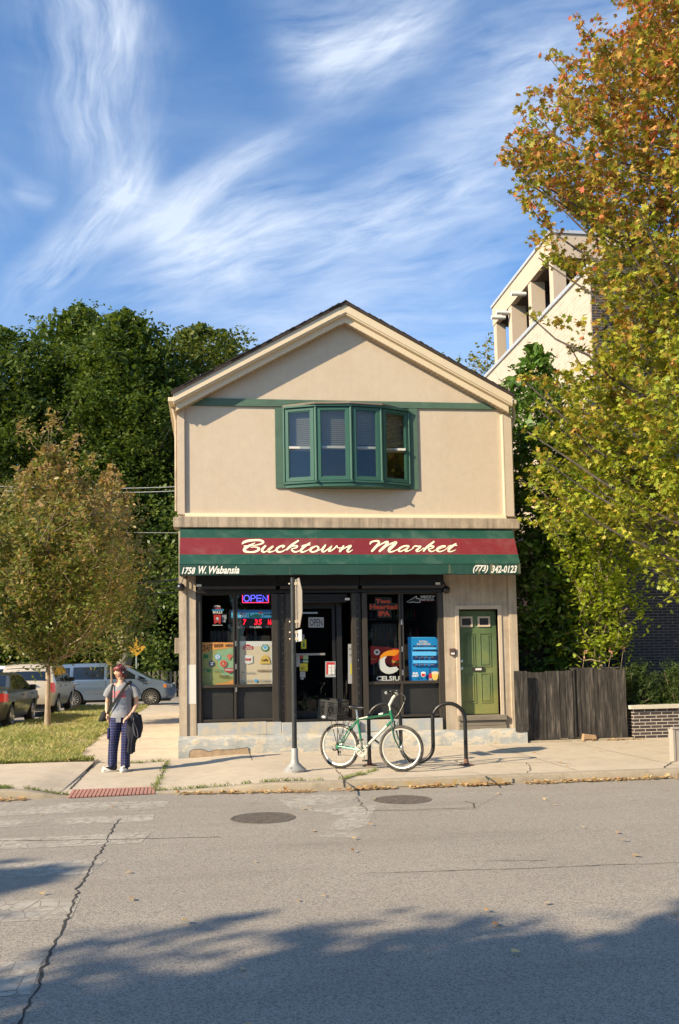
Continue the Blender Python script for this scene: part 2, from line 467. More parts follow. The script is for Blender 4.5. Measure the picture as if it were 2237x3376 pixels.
# ================================================================ ground
def sm(a, b, x):
    t = max(0.0, min(1.0, (x - a) / (b - a))); return t * t * (3 - 2 * t)
def lerp(a, b, t): return a + (b - a) * t
def kerb_y(x): return -4.44 - 0.28 * sm(-1.0, 1.6, x)
def kerb_h(x):
    if x < -1.35: return 0.012 + 0.10 * sm(-1.9, -2.6, x)
    return 0.012 + 0.098 * sm(-0.85, 1.0, x)
def wall_h(x):
    if x < -2.04: return 0.075
    if x < -0.8: return 0.035
    return 0.035 + 0.055 * sm(-0.8, 0.7, x) + 0.03 * sm(1.5, 4.0, x)
def walk_z(x, y):
    if y > -0.3: return lerp(wall_h(x), 0.2, sm(-0.3, 5.0, y))
    return lerp(kerb_h(x), wall_h(x), max(0.0, (y - kerb_y(x)) / (-0.3 - kerb_y(x))))
def road_z(x, y): return 0.13 * sm(-3.5, 7.0, y) if x < -4.4 or y > 18 else 0.0

# asphalt
m, k, b = nodemat('asphalt')
t = k.n('ShaderNodeTexCoord').outputs['Object']
x_, y_, z_ = k.xyz(t)
big = k.noise(t, 0.45, 5, 0.6, 0.4); mid = k.noise(k.mapping(t, (0.35, 2.2, 1)), 1.6, 5, 0.65, 0.3)
agg = k.n('ShaderNodeTexVoronoi'); agg.inputs['Scale'].default_value = 115; k.l(t, agg.inputs['Vector'])
fin = k.noise(t, 120, 3, 0.7)
c = k.mix(k.m('MULTIPLY_ADD', big, 2.0, -0.5, clamp=True), (0.300, 0.266, 0.224), (0.385, 0.340, 0.285))
c = k.mix(k.m('MULTIPLY_ADD', k.noise(k.mapping(t, (.12, 1.5, 1)), 1.1, 4, .6), 5, -2.6, clamp=True), c, k.mix(1.0, c, (.80, .79, .78), 'MULTIPLY')); c = k.mix(k.m('MULTIPLY_ADD', mid, 2.4, -0.9, clamp=True), c, (0.31, 0.275, 0.235))
stn = k.xyz(agg.outputs['Color'])[0]
amt = k.m('MULTIPLY_ADD', k.noise(t, 0.8, 3, 0.5), 1.4, -0.2, clamp=True)
c = k.mix(k.m('MULTIPLY', k.m('GREATER_THAN', stn, 0.66), k.m('MULTIPLY', amt, 0.75)), c, (0.47, 0.43, 0.37))
c = k.mix(k.m('MULTIPLY', k.m('LESS_THAN', stn, 0.3), 0.5), c, (0.10, 0.095, 0.09))
c = k.mix(k.m('MULTIPLY_ADD', fin, 1.6, -0.6, clamp=True), c, k.mix(1.0, c, (0.62, 0.62, 0.62), 'MULTIPLY'))
# long tyre-worn scuffs running along the street
sc_ = k.noise(k.mapping(t, (1.3, 14, 1)), 1.2, 5, 0.75)
c = k.mix(k.m('MULTIPLY', k.m('MULTIPLY_ADD', sc_, 9.0, -6.0, clamp=True), 0.6), c, (0.085, 0.08, 0.075))
k.l(c, b.inputs['Base Color']); b.inputs['Roughness'].default_value = 0.85; b.inputs['Specular IOR Level'].default_value = 0.3
bn = k.n('ShaderNodeBump'); bn.inputs['Strength'].default_value = 0.45; bn.inputs['Distance'].default_value = 0.005
k.l(k.m('ADD', fin, agg.outputs['Distance']), bn.inputs['Height']); k.l(bn.outputs[0], b.inputs['Normal'])

# concrete pavement
def concrete(name, col, dirt=1.0):
    m, k, b = nodemat(name)
    t = k.n('ShaderNodeTexCoord').outputs['Object']
    big = k.noise(t, 0.7, 5, 0.6, 0.4); mid = k.noise(t, 4.5, 6, 0.7, 0.2); fin = k.noise(t, 70, 3, 0.7)
    c = k.mix(k.m('MULTIPLY_ADD', big, 2.2, -0.6, clamp=True), tuple(q * .9 for q in col), tuple(q * 1.08 for q in col))
    c = k.mix(k.m('MULTIPLY', k.m('MULTIPLY_ADD', mid, 2.8, -1.25, clamp=True), 0.55 * dirt), c, tuple(q * .6 for q in col))
    c = k.mix(k.m('MULTIPLY_ADD', fin, 1.6, -0.5, clamp=True), c, k.mix(1.0, c, (0.8, 0.79, 0.77), 'MULTIPLY'))
    sp = k.n('ShaderNodeTexVoronoi'); sp.inputs['Scale'].default_value = 7; k.l(t, sp.inputs['Vector'])
    c = k.mix(k.m('MULTIPLY', k.m('LESS_THAN', sp.outputs['Distance'], 0.07), 0.5), c, (0.14, 0.12, 0.10))
    # hairline map cracking in some patches
    cr = k.n('ShaderNodeTexVoronoi', feature='DISTANCE_TO_EDGE'); cr.inputs['Scale'].default_value = 1.5
    wv = k.n('ShaderNodeVectorMath', operation='ADD'); k.l(t, wv.inputs[0]); k.l(k.noise(t, 3, 4, 0.7, col=True), wv.inputs[1]); k.l(wv.outputs[0], cr.inputs['Vector'])
    crk = k.m('MULTIPLY', k.m('LESS_THAN', cr.outputs['Distance'], 0.008), k.m('MULTIPLY_ADD', k.noise(t, 0.5, 2, 0.5), 8, -4.4, clamp=True))
    c = k.mix(k.m('MULTIPLY', crk, 0.7), c, (0.13, 0.11, 0.09))
    k.l(c, b.inputs['Base Color']); b.inputs['Roughness'].default_value = 0.9; b.inputs['Specular IOR Level'].default_value = 0.2
    bn = k.n('ShaderNodeBump'); bn.inputs['Strength'].default_value = 0.35; bn.inputs['Distance'].default_value = 0.008
    k.l(k.m('ADD', fin, mid), bn.inputs['Height']); k.l(bn.outputs[0], b.inputs['Normal'])
    return m
concrete('concrete', (0.56, 0.475, 0.365))
concrete('kerb_concrete', (0.40, 0.34, 0.255), 1.6)
concrete('concrete_new', (0.60, 0.55, 0.45), 0.5)

def grid(name, xs, ys, zf, mat, skip=None, **tags):
    b_ = MB(); nx, ny = len(xs), len(ys)
    b_.v = [(x, y, zf(x, y)) for y in ys for x in xs]
    for j in range(ny - 1):
        for i in range(nx - 1):
            if skip and skip((xs[i] + xs[i + 1]) / 2, (ys[j] + ys[j + 1]) / 2): continue
            b_.f.append((j * nx + i, j * nx + i + 1, (j + 1) * nx + i + 1, (j + 1) * nx + i)); b_.m.append(0)
    o = b_.build(name, mat, smooth=30)
    for k_, v_ in tags.items(): o[k_] = v_
    return o
def rng(a, b, st):
    n = max(1, round((b - a) / st)); return [a + (b - a) * i / n for i in range(n + 1)]

road = grid('road', [-400, -150, -60, -30, -15, -10, -7, -5.2, -4.6, -4.4, -3.9, 0, 10, 30, 60, 150, 400],
            [-300, -100, -40, -15, -3.5] + rng(-3.4, 7, 0.8) + [9, 14, 17.6, 18.2, 25, 40, 80, 150, 500], road_z, 'asphalt', kind='structure')

# pavement: front strip along the shops, and the strip up the side street
xsf = rng(-8, -3, .5) + rng(-2.9, -2.05, .12)[0:] + [-2.035] + rng(-1.95, 2, .1) + rng(2.2, 14, .4) + [20, 60]
xsf = sorted(set(round(v, 3) for v in xsf))
def build_front():
    b_ = MB(); ts = [0, .035, .1, .2, .3, .4, .5, .6, .7, .8, .9, 1.0]
    nx = len(xsf)
    for t_ in ts:
        for x in xsf:
            y0 = kerb_y(x) + 0.16; y1 = -0.18
            y = lerp(y0, y1, t_)
            b_.v.append((x, y, walk_z(x, y)))
    for j in range(len(ts) - 1):
        for i in range(nx - 1):
            b_.f.append((j * nx + i, j * nx + i + 1, (j + 1) * nx + i + 1, (j + 1) * nx + i)); b_.m.append(0)
    o = b_.build('sidewalk', 'concrete'); o['kind'] = 'structure'
build_front()
grid('side_walk', [-2.5, -2.25, -2.04, -1.7, -1.2, -.9, -.62, -.4], [-.18, .1, .4, .8, 1.2, 1.8, 2.5, 3.5, 5, 8, 12, 19.2], walk_z, 'concrete', kind='structure')
grid('yard_ground', [5.86, 7, 8, 10, 14, 30], [-.18, 0.5, 2, 6, 20], lambda x, y: 0.12, 'concrete_new', kind='structure')

# kerb: a real step with a rounded nose
def build_kerb():
    b_ = MB(); prof = [(0.0, -0.06), (0.0, -.03), (0.012, 0.0), (0.045, 0.0), (0.16, 0.0)]
    n = len(prof)
    for x in xsf:
        h = kerb_h(x) + 0.002; yk = kerb_y(x); j = 0.006 * sin(x * 9.1) + .004 * sin(x * 23)
        for i, (dy, dz) in enumerate(prof):
            z = (-0.02, h * .85, h + .001, h + .004, h + .003)[i]
            b_.v.append((x, yk + dy + (j if i < 3 else 0), z))
    for a in range(len(xsf) - 1):
        for i in range(n - 1):
            b_.f.append((a * n + i, (a + 1) * n + i, (a + 1) * n + i + 1, a * n + i + 1)); b_.m.append(0)
    o = b_.build('kerb', 'kerb_concrete', smooth=50); o['kind'] = 'structure'
build_kerb()
# worn yellow paint left on the kerb face
mk('yellow_paint', (0.42, 0.29, 0.10), 0.85, var=0.2, dirt=((0.40, 0.34, 0.255), 9, .38, .55))
b_ = MB(); n = 0
for x in rng(1.95, 4.05, .15):
    h = kerb_h(x); yk = kerb_y(x) - .004 - abs(.006 * sin(x * 9.1) + .004 * sin(x * 23))
    b_.v += [(x, yk - .004, h * .18), (x, yk - .003, h * .8)]
    if n: b_.f.append((2 * n - 2, 2 * n, 2 * n + 1, 2 * n - 1)); b_.m.append(0)
    n += 1
b_.build('kerb_paint', 'yellow_paint')['kind'] = 'structure'

# kerb of the side street and the cross alley behind
grid('side_kerb', [-5.08, -4.94], [-.2, 2, 5, 8, 12, 17], lambda x, y: walk_z(-2.2, y) + .005, 'kerb_concrete', kind='structure')

# parkway lawn
random.seed(11)
def lawn_edge(y): return -2.5 + (0.42 * sm(-.1, -.6, y)) + 0.05 * sin(y * 3.1) + .03 * sin(y * 7.3)
def lawn_z(x, y): return walk_z(-2.2, y) + 0.015 + 0.05 * sm(-2.5, -3.2, x) * sm(-.5, .5, y) + .015 * sin(x * 3 + y * 2) * sin(y * 1.7)
b_ = MB(); ysl = rng(-.62, 2, .15) + rng(2.2, 10, .4) + rng(10.6, 18.6, .8); nl = 12
for y in ysl:
    xe = lawn_edge(y)
    for i in range(nl + 1):
        x = lerp(-5.0, xe, i / nl); b_.v.append((x, y, lawn_z(x, y) if i not in (0, nl) else walk_z(-2.2, y) + .008))
for j in range(len(ysl) - 1):
    for i in range(nl): b_.f.append((j * (nl + 1) + i, j * (nl + 1) + i + 1, (j + 1) * (nl + 1) + i + 1, (j + 1) * (nl + 1) + i)); b_.m.append(0)
m, k, bb = nodemat('lawn_soil')
t = k.n('ShaderNodeTexCoord').outputs['Object']
c = k.ramp(k.noise(t, 3.0, 6, 0.7), [(.3, (.24, .18, .10)), (.5, (.30, .25, .11)), (.7, (.15, .16, .05))])
k.l(c, bb.inputs['Base Color']); bb.inputs['Roughness'].default_value = 0.95
b_.build('lawn', 'lawn_soil', smooth=60)['kind'] = 'structure'
grid('far_lawn', [-40, -25, -12, -8.5], [-2, 5, 19], lambda x, y: .2, 'lawn_soil', kind='structure')

def blades(name, pts, h0, h1, wid, mat, per=5, lean=.5):
    """tufts of thin three-sided blades"""
    V = []; I = []
    for (x, y, z) in pts:
        for _ in range(per):
            a = random.random() * 2 * pi; h = random.uniform(h0, h1); l_ = random.uniform(.1, lean) * h
            dx, dy = cos(a), sin(a); ox, oy = x + random.gauss(0, .02), y + random.gauss(0, .02)
            wa = random.random() * pi; ux, uy = cos(wa) * wid / 2, sin(wa) * wid / 2
            n = len(V)
            V += [(ox - ux, oy - uy, z), (ox + ux, oy + uy, z), (ox + dx * l_ * .5, oy + dy * l_ * .5, z + h * .6), (ox + dx * l_ * 1.3, oy + dy * l_ * 1.3, z + h)]
            I += [n, n + 1, n + 2, n, n + 2, n + 3]
    return rawmesh(name, V, 3, I, mat)
leafmat('grass', [(.44, .36, .15), (.20, .25, .05), (.50, .41, .19), (.11, .18, .03), (.38, .35, .12), (.15, .21, .04)], patch=1.1, pw=.62, trans=.25, gloss=.2)
pts = []
for _ in range(15000):
    y = -.6 + 19 * random.random() ** 1.9; x = random.uniform(-5, lawn_edge(y) + .03)
    d = math.hypot(x + 4.17, (y - 6.8) * .6)
    if d < .7 and random.random() < .8: continue
    if random.random() < 0.42 * (1 + sin(x * 2.3 + 1) * sin(y * 1.9 + x)): continue
    pts.append((x, y, lawn_z(x, y) - .01))
tag(blades('grass', pts, .03, .10, .012, 'grass', 6, .8), 'dry yellowish green grass of the parkway strip beside the side pavement', 'grass', kind='stuff')
# weeds in the joints
leafmat('weed', [(.10, .15, .03), (.18, .22, .05), (.22, .19, .08)], patch=3, trans=.2)
pts = []
def along(p, n, spread):
    for _ in range(n):
        i = random.randrange(len(p) - 1); f_ = random.random()
        x = lerp(p[i][0], p[i + 1][0], f_) + random.gauss(0, spread); y = lerp(p[i][1], p[i + 1][1], f_) + random.gauss(0, spread * .6)
        pts.append((x, y, walk_z(x, y) + .003))
# ---- cracks and joints
cracks = MB()
def crack(pts_px, wd, jit=.012, mi=0, zf=walk_z, dz=.003, world=False):
    p = []
    for q in pts_px:
        if world: p.append(Vector((q[0], q[1], 0)))
        else:
            v = gnd(q[0], q[1], .05)
            for _ in range(3): v = gnd(q[0], q[1], zf(v.x, v.y))
            p.append(v)
    pts2 = []
    for a, b2 in zip(p[:-1], p[1:]):
        n_ = max(2, int((b2 - a).length / .06))
        for i in range(n_): pts2.append(a.lerp(b2, i / n_))
    pts2.append(p[-1]); n_ = len(pts2); base = len(cracks.v)
    for i, q in enumerate(pts2):
        d = (pts2[min(n_ - 1, i + 1)] - pts2[max(0, i - 1)]); d.z = 0; d.normalize(); s_ = Vector((-d.y, d.x, 0))
        q = q + s_ * random.gauss(0, jit); w_ = wd * random.uniform(.45, 1.25) / 2
        for sgn in (-1, 1):
            r_ = q + s_ * sgn * w_; cracks.v.append((r_.x, r_.y, zf(r_.x, r_.y) + dz))
    for i in range(n_ - 1): cracks.f.append((base + 2 * i, base + 2 * i + 1, base + 2 * i + 3, base + 2 * i + 2)); cracks.m.append(mi)
    return p
mk('crack_dark', (0.045, 0.038, 0.03), 0.95, var=.3)
mk('seam_light', (0.66, 0.56, 0.42), 0.9, var=.1)
cj = crack([(555, 2508), (540, 2545), (512, 2600)], .02)
along(cj, 70, .02)
crack([(312, 2518), (288, 2545), (262, 2572), (232, 2602)], .03, .004)
cb = crack([(400, 2517), (470, 2516), (540, 2510)], .012, .006); along(cb, 40, .015)
along([(-.8, -4.2), (.0, -4.38), (1.5, -4.5)], 110, .018); along([(-2.5, -4.2), (-1.9, -4.32)], 40, .02); along([(-3.3, -4.1), (-2.7, -4.15)], 120, .05)
crack([(-2.9, -4.26), (-1.9, -4.27), (-.8, -4.28), (.4, -4.44), (1.5, -4.56), (3, -4.57), (9, -4.57)], .012, .006, world=True)
crack([(1106, 2527), (1120, 2550), (1132, 2572)], .014); crack([(1132, 2572), (1135, 2600)], .04, .003, dz=.012)
kd = crack([(1132, 2570), (1160, 2560), (1200, 2552), (1240, 2538)], .03, .02); along(kd, 60, .03)
crack([(824, 2487), (833, 2507)], .014, .002); crack([(560, 2534), (720, 2544), (890, 2551)], .008, .002, 1)
crack([(1480, 2462), (1540, 2480), (1640, 2512), (1700, 2545)], .010, .01, 1)
crack([(1615, 2512), (1720, 2515), (1830, 2512), (1880, 2520)], .014, .014); crack([(1735, 2515), (1745, 2535), (1737, 2550)], .014, .012)
crack([(1830, 2514), (1860, 2530), (1950, 2545)], .010, .01, 1); crack([(1905, 2462), (2000, 2478), (2090, 2492), (2180, 2504)], .010, .003, 1)
crack([(2237, 2508), (2215, 2512), (2190, 2528), (2180, 2537)], .03, .012); crack([(1600, 2560), (1610, 2575)], .03, .004, dz=.006)
crack([(2110, 2465), (2237, 2492)], .008, .002, 1)
crack([(1600, 2556), (1560, 2548), (1500, 2545)], .012, .01); crack([(1355, 2463), (1240, 2466), (1140, 2474)], .012, .004)
for yy in (1.4, 3.0, 4.6, 6.2, 7.8, 9.4, 11.0, 12.6, 14.2): crack([(-2.5, yy), (-.7, yy)], .015, .003, world=True)
for xx in (5.1, 6.7, 8.3): crack([(xx, -.4), (xx, -4.5)], .008, .002, world=True)
tag(blades('weeds', pts, .02, .06, .01, 'weed', 5, .9), 'low green weeds growing in the pavement joints', 'weeds', kind='stuff')
# the long meandering crack in the road, and the fine ones
rz0 = lambda x, y: 0.0
crack([(398, 2700), (382, 2715), (372, 2735), (345, 2790), (330, 2808), (290, 2880), (262, 2925), (230, 3010), (195, 3085), (150, 3180), (118, 3280), (88, 3330), (60, 3376), (30, 3420)], .016, .009, zf=rz0, dz=.004)
crack([(0, 2773), (180, 2771), (350, 2769), (520, 2765), (730, 2760)], .018, .006, zf=rz0, dz=.004)
crack([(1175, 2628), (1190, 2655), (1210, 2672)], .014, .012, zf=rz0, dz=.004)
crack([(1215, 2672), (1330, 2672), (1420, 2668), (1560, 2664), (1560, 2650), (1530, 2643)], .016, .008, zf=rz0, dz=.004)
for a_ in ([(1200, 2880), (1350, 2876), (1500, 2872)], [(1440, 2872), (1600, 2868), (1800, 2862), (2000, 2853), (2237, 2845)], [(1600, 2840), (1800, 2838)]):
    crack(a_, .010, .008, zf=rz0, dz=.004)
cracks.build('pavement_cracks', ['crack_dark', 'seam_light'])['kind'] = 'structure'

# worn crosswalk bars
m, k, b = nodemat('worn_paint')
t = k.n('ShaderNodeTexCoord').outputs['Object']
nz = k.noise(t, 9, 6, 0.75); vo = k.n('ShaderNodeTexVoronoi', feature='DISTANCE_TO_EDGE'); vo.inputs['Scale'].default_value = 4.5; k.l(k.mapping(t, (1.6, .9, 1)), vo.inputs['Vector'])
al = k.m('MULTIPLY', k.m('MULTIPLY_ADD', nz, 3.5, -.85, clamp=True), k.m('GREATER_THAN', vo.outputs['Distance'], .015))
al = k.m('MULTIPLY', al, k.m('MULTIPLY_ADD', k.noise(t, 1.3, 3, .5), 2.5, -.3, clamp=True))
c = k.mix(nz, (0.38, 0.345, 0.295), (0.50, 0.46, 0.39)); k.l(c, b.inputs['Base Color']); b.inputs['Roughness'].default_value = .85
k.l(k.m('MULTIPLY', al, .9), b.inputs['Alpha'])
b_ = MB()
for y0, y1 in ((-5.75, -5.35), (-6.55, -6.1), (-7.75, -7.2), (-8.95, -8.4), (-10.25, -9.7), (-11.65, -11.1), (-12.9, -12.4)):
    e = random.uniform(-.06, .06); ext = .35 if y0 > -8.0 else 0.05
    b_.quad((-4.2, y0, .003), (-1.02 + ext + e, y0, .003), (-1.02 + ext - e, y1, .003), (-4.2, y1, .003))
b_.build('crosswalk_marking', 'worn_paint')['kind'] = 'structure'
# pale patched repairs by the gutter
b_ = MB()
for P in ([(900, 2622), (1170, 2620), (1240, 2655), (1210, 2720), (1150, 2740), (1080, 2735), (1130, 2690), (960, 2665)], [(0, 2650), (560, 2642), (540, 2665), (0, 2672)], [(1040, 2740), (1190, 2748), (1180, 2762), (1060, 2760)]):
    b_.add([(gnd(*q).x, gnd(*q).y, .0025) for q in P], [tuple(range(len(P)))])
b_.build('road_patch', 'worn_paint')['kind'] = 'structure'
mk('asphalt_dark', (0.15, 0.135, 0.12), .85, var=.2, scale=6, bump=.5, bscale=90)
b_ = MB()
b_.add([(gnd(x, y).x, gnd(x, y).y, .002) for x, y in [(1190, 2625), (1260, 2618), (1560, 2618), (1640, 2622), (1600, 2645), (1560, 2668), (1350, 2674), (1215, 2674), (1195, 2650)]], [tuple(range(9))])
b_.build('road_patch', 'asphalt')['kind'] = 'structure'

# tactile strip of the ramp
concrete('brick_red', (0.46, 0.235, 0.185), .8)
b_ = MB(); q0 = [gnd(222, 2628, .02), gnd(512, 2614, .02), gnd(515, 2594, .02), gnd(240, 2604, .02)]
q0 = [Vector((v.x, v.y, 0)) for v in q0]
def tq(u, v): return (q0[0].lerp(q0[1], u)).lerp(q0[3].lerp(q0[2], u), v)
nn = 22
for i in range(nn):
    u0, u1 = i / nn + .006, (i + 1) / nn - .006
    a_ = [tq(u0, 0), tq(u1, 0), tq(u1, 1), tq(u0, 1)]
    lo = [(p.x, p.y, walk_z(p.x, p.y) - .005) for p in a_]; hi = [(p.x, p.y, walk_z(p.x, p.y) + .012) for p in a_]
    b_.add(lo + hi, [(4, 5, 6, 7), (0, 1, 5, 4), (1, 2, 6, 5), (2, 3, 7, 6), (3, 0, 4, 7)])
tag(b_.build('tactile_paving', 'brick_red'), 'strip of red tactile paving bricks at the foot of the kerb ramp', 'tactile paving')

# manhole covers
mk('cast_iron', (0.16, 0.135, 0.11), .7, .4, var=.3, scale=9, bump=.4, bscale=60)
def manhole(c, r, label):
    t_ = thing('manhole_cover', (c.x, c.y, 0), label, 'manhole cover', 'manhole covers', local=True)
    f = MB(); f.lathe([(r * 1.0, .004), (r * 1.08, .006), (r * 1.1, .0005)], seg=40); f.build('rim', 'cast_iron', t_)
    d = MB(); d.lathe([(0, .004), (r * .985, .004)], seg=40)
    for i in range(-5, 6):
        q = i / 5.6 * r; L_ = sqrt(max(0, (r * .93) ** 2 - q * q))
        for (a0, a1) in ((-L_, L_),):
            nb = int((a1 - a0) / .075)
            for j in range(nb):
                x0 = a0 + (a1 - a0) * j / nb
                if (i + j) % 2: d.box(x0 + .006, x0 + .055, q - .022, q + .022, .003, .009)
    d.build('lid', 'cast_iron', t_)
manhole(gnd(868, 2697), .33, 'round cast iron manhole cover on the asphalt in front of the street sign')
manhole(gnd(1325, 2637), .33, 'round manhole cover near the kerb below the bicycle wheel')

# fallen leaves in the gutter
leafmat('dead_leaf', [(.55, .36, .16), (.62, .46, .22), (.40, .20, .10), (.68, .55, .30), (.30, .14, .08)], patch=3, trans=.2)
def scatter_leaves(name, spots, mat, label, sz=(.02, .045)):
    V = []; I = []
    for (x, y, z) in spots:
        r = random.uniform(*sz); a = random.random() * 6.28; tx, ty = random.gauss(0, .45), random.gauss(0, .45); n = len(V)
        for (u, v) in ((-1, 0), (-.2, -.6), (1, 0), (-.2, .6)):
            px_ = u * cos(a) - v * sin(a); py_ = u * sin(a) + v * cos(a)
            V.append((x + px_ * r, y + py_ * r, z + abs(tx * px_ + ty * py_) * r + .004 + (0.25 * r if u else 0)))
        I += [n, n + 1, n + 2, n, n + 2, n + 3]
    o = rawmesh(name, V, 3, I, mat); tag(o, label, 'leaves', kind='stuff'); return o
sp = []
for x0, x1, n, wd in ((-.5, 1.3, 300, .05), (1.8, 2.4, 190, .04), (2.6, 3.2, 170, .045), (3.3, 4.0, 220, .05), (4.2, 6.4, 420, .06), (6.4, 9, 240, .08), (-3.1, -2.4, 90, .05), (1.3, 1.8, 14, .05)):
    for _ in range(n):
        x = random.uniform(x0, x1); sp.append((x, kerb_y(x) - .05 - abs(random.gauss(0, wd)), 0))
for _ in range(70): sp.append((random.uniform(-3, 7), random.uniform(-12.4, -5), 0))
for _ in range(40):
    x, y = random.uniform(1, 8), random.uniform(-4.4, -.4); sp.append((x, y, walk_z(x, y)))
for _ in range(60): sp.append((random.uniform(6.9, 8.2), random.uniform(-.4, -.25), walk_z(7, -.3)))
scatter_leaves('fallen_leaves', sp, 'dead_leaf', 'dry tan leaves fallen along the gutter and on the road')
# ================================================================ corner shop building
stucco('stucco', (0.61, 0.505, 0.385), 0.04)
stucco('stucco_dirty', (0.53, 0.43, 0.32), 0.75)
stucco('stucco_lower', (0.56, 0.46, 0.345), 0.45)
mk('cream_trim', (0.66, 0.545, 0.38), .6, var=.05, scale=2)
mk('cream_bright', (0.76, 0.66, 0.46), .55, var=.05, scale=2)
mk('green_trim', (0.070, 0.130, 0.090), .7, var=.22, scale=4, bump=.2)
mk('green_frame', (0.036, 0.108, 0.077), .42, var=.08, scale=3)
mk('shingle', (0.045, 0.033, 0.028), .95, var=.35, scale=14, bump=.8, bscale=30)
mk('black_metal', (0.012, 0.012, 0.013), .45, .1, var=.3, scale=4, spec=.5)
mk('bronze_metal', (0.060, 0.050, 0.040), .45, .35, var=.15, scale=4)
mk('dark_panel', (0.022, 0.022, 0.022), .55, .1, var=.25, scale=5, bump=.1)
mk('dark_inside', (0.014, 0.013, 0.013), .9, var=.3)
mk('steel', (0.55, 0.55, 0.54), .35, .9, var=.1)
mk('white_plastic', (0.70, 0.69, 0.64), .5, var=.05)
mk('black_plastic', (0.012, 0.012, 0.013), .3, var=.2, spec=.6)
mk('old_wood', (0.20, 0.17, 0.13), .9, var=.35, scale=5, bump=.5, bscale=20, stretch=(.3, 1, 4))
mk('blue_paint', (0.36, 0.38, 0.39), .85, var=.15, scale=3, dirt=((0.48, 0.42, 0.32), 4.5, .46, .60))
m_, k, b = nodemat('ledge')
t = k.n('ShaderNodeTexCoord').outputs['Object']
n1 = k.noise(k.mapping(t, (1, 1, 2.5)), 2.3, 7, .7, .6); n2 = k.noise(t, 9, 6, .75)
f = k.m('ADD', n1, k.m('MULTIPLY', k.m('SUBTRACT', n2, .5), .45))
c = k.ramp(f, [(.34, (.30, .32, .32)), (.50, (.37, .37, .345)), (.535, (.50, .45, .36)), (.60, (.52, .45, .34)), (.72, (.38, .30, .22))])
k.l(c, b.inputs['Base Color']); b.inputs['Roughness'].default_value = .92
bn = k.n('ShaderNodeBump'); bn.inputs['Strength'].default_value = .9; bn.inputs['Distance'].default_value = .02; k.l(f, bn.inputs['Height']); k.l(bn.outputs[0], b.inputs['Normal'])
glassmat('shop_glass', (0.86, 0.88, 0.88), 1.0, .0)
glassmat('bay_glass', (0.72, 0.74, 0.72), 1.2, .03)

B = thing('shop_building', (2.62, 0, .1), 'two storey tan stucco corner shop with green bay window and gabled roof', 'building')
XL, XR, ZB = -.62, 5.86, 4.47
RX, RZ = 2.55, 8.60          # roof ridge at the rake
def rake_z(x): return RZ - (RX - x) * 0.566 if x < RX else RZ - (x - RX) * 0.525

# walls: gabled front with an opening for the bay window, side and back walls
BX0, BX1, BZ0, BZ1 = 1.36, 3.80, 5.18, 6.60
D = 13.0
wl = MB()
wl.quad((XL, 0, ZB), (BX0, 0, ZB), (BX0, 0, 6.6), (XL, 0, 6.6)); wl.quad((BX1, 0, ZB), (XR, 0, ZB), (XR, 0, 6.6), (BX1, 0, 6.6))
wl.quad((BX0, 0, ZB), (BX1, 0, ZB), (BX1, 0, BZ0), (BX0, 0, BZ0))
wl.add([(XL, 0, 6.6), (XR, 0, 6.6), (XR, 0, rake_z(XR) - .1), (RX, 0, RZ - .12), (XL, 0, rake_z(XL) - .1)], [(0, 1, 2, 3, 4)])
wl.quad((XL, 0, .0), (XL, D, .0), (XL, D, 6.7), (XL, 0, 6.7)); wl.quad((XR, 0, .0), (XR, D, .0), (XR, D, 6.75), (XR, 0, 6.75))
wl.add([(XL, D, 0), (XR, D, 0), (XR, D, 6.75), (RX, D, RZ - .12), (XL, D, 6.7)], [(0, 1, 2, 3, 4)])
wl.build('upper_wall', 'stucco', B)
# lower storey piers and the wall round the side door
SX0, SX1 = -.31, 4.40       # shopfront opening
DX0, DX1, DZ0, DZ1 = 4.70, 5.48, .66, 2.70
lw = MB()
lw.box(XL, SX0 - .17, -.03, .2, .30, 4.29); lw.box(SX0 - .165, SX0, -.005, .2, .30, 4.29)
lw.box(SX1, DX0, -.012, .25, .36, 4.29); lw.box(DX0, DX1, -.012, .25, DZ1, 4.29)
lw.box(DX1, 5.70, -.012, .25, .36, 4.29); lw.box(5.70, XR, -.045, .2, .36, 4.29)
lw.box(SX0, SX1, -.008, .2, 3.42, 4.29)
lw.build('lower_wall', 'stucco_lower', B)
wp = MB(); wp.box(SX0 - .161, SX0 - .004, -.0085, 0, 1.0, 1.72); wp.build('paint_patch', mk('white_wall_paint', (.66, .62, .56), .85, var=.06), B)
# the small box on the left corner and the chipped conduit
bx = MB(); bx.box(-.70, -.60, .0, .16, 1.93, 2.22, bev=.008); bx.build('corner_bracket', 'stucco_dirty', B)

# corner boards, cream bead, cornice
tr = MB()
for x0, x1 in ((XL - .015, -.50), (5.70, XR + .015)): tr = MB(); tr.box(x0, x1, -.045, -.003, ZB + .05, 6.58, bev=.004); tr.build('corner_board', 'stucco', B)
tr = MB(); tr.box(5.672, 5.70, -.05, -.003, ZB + .05, 6.56);
tr.box(-.5, 5.7, -.06, -.003, ZB + .03, ZB + .075); tr.box(-.5, 5.7, -.085, -.003, ZB, ZB + .028); tr.build('bead', 'cream_bright', B)
co = MB(); co.box(XL - .09, XR + .10, -.10, .25, 4.27, 4.465, bev=.012); co.build('cornice', 'stucco_dirty', B)
gb = MB(); gb.prism([(-.47, 6.60), (5.80, 6.67), (5.66, 6.785), (-.35, 6.745)], -.035, -.002); gb.build('green_band', 'green_trim', B)

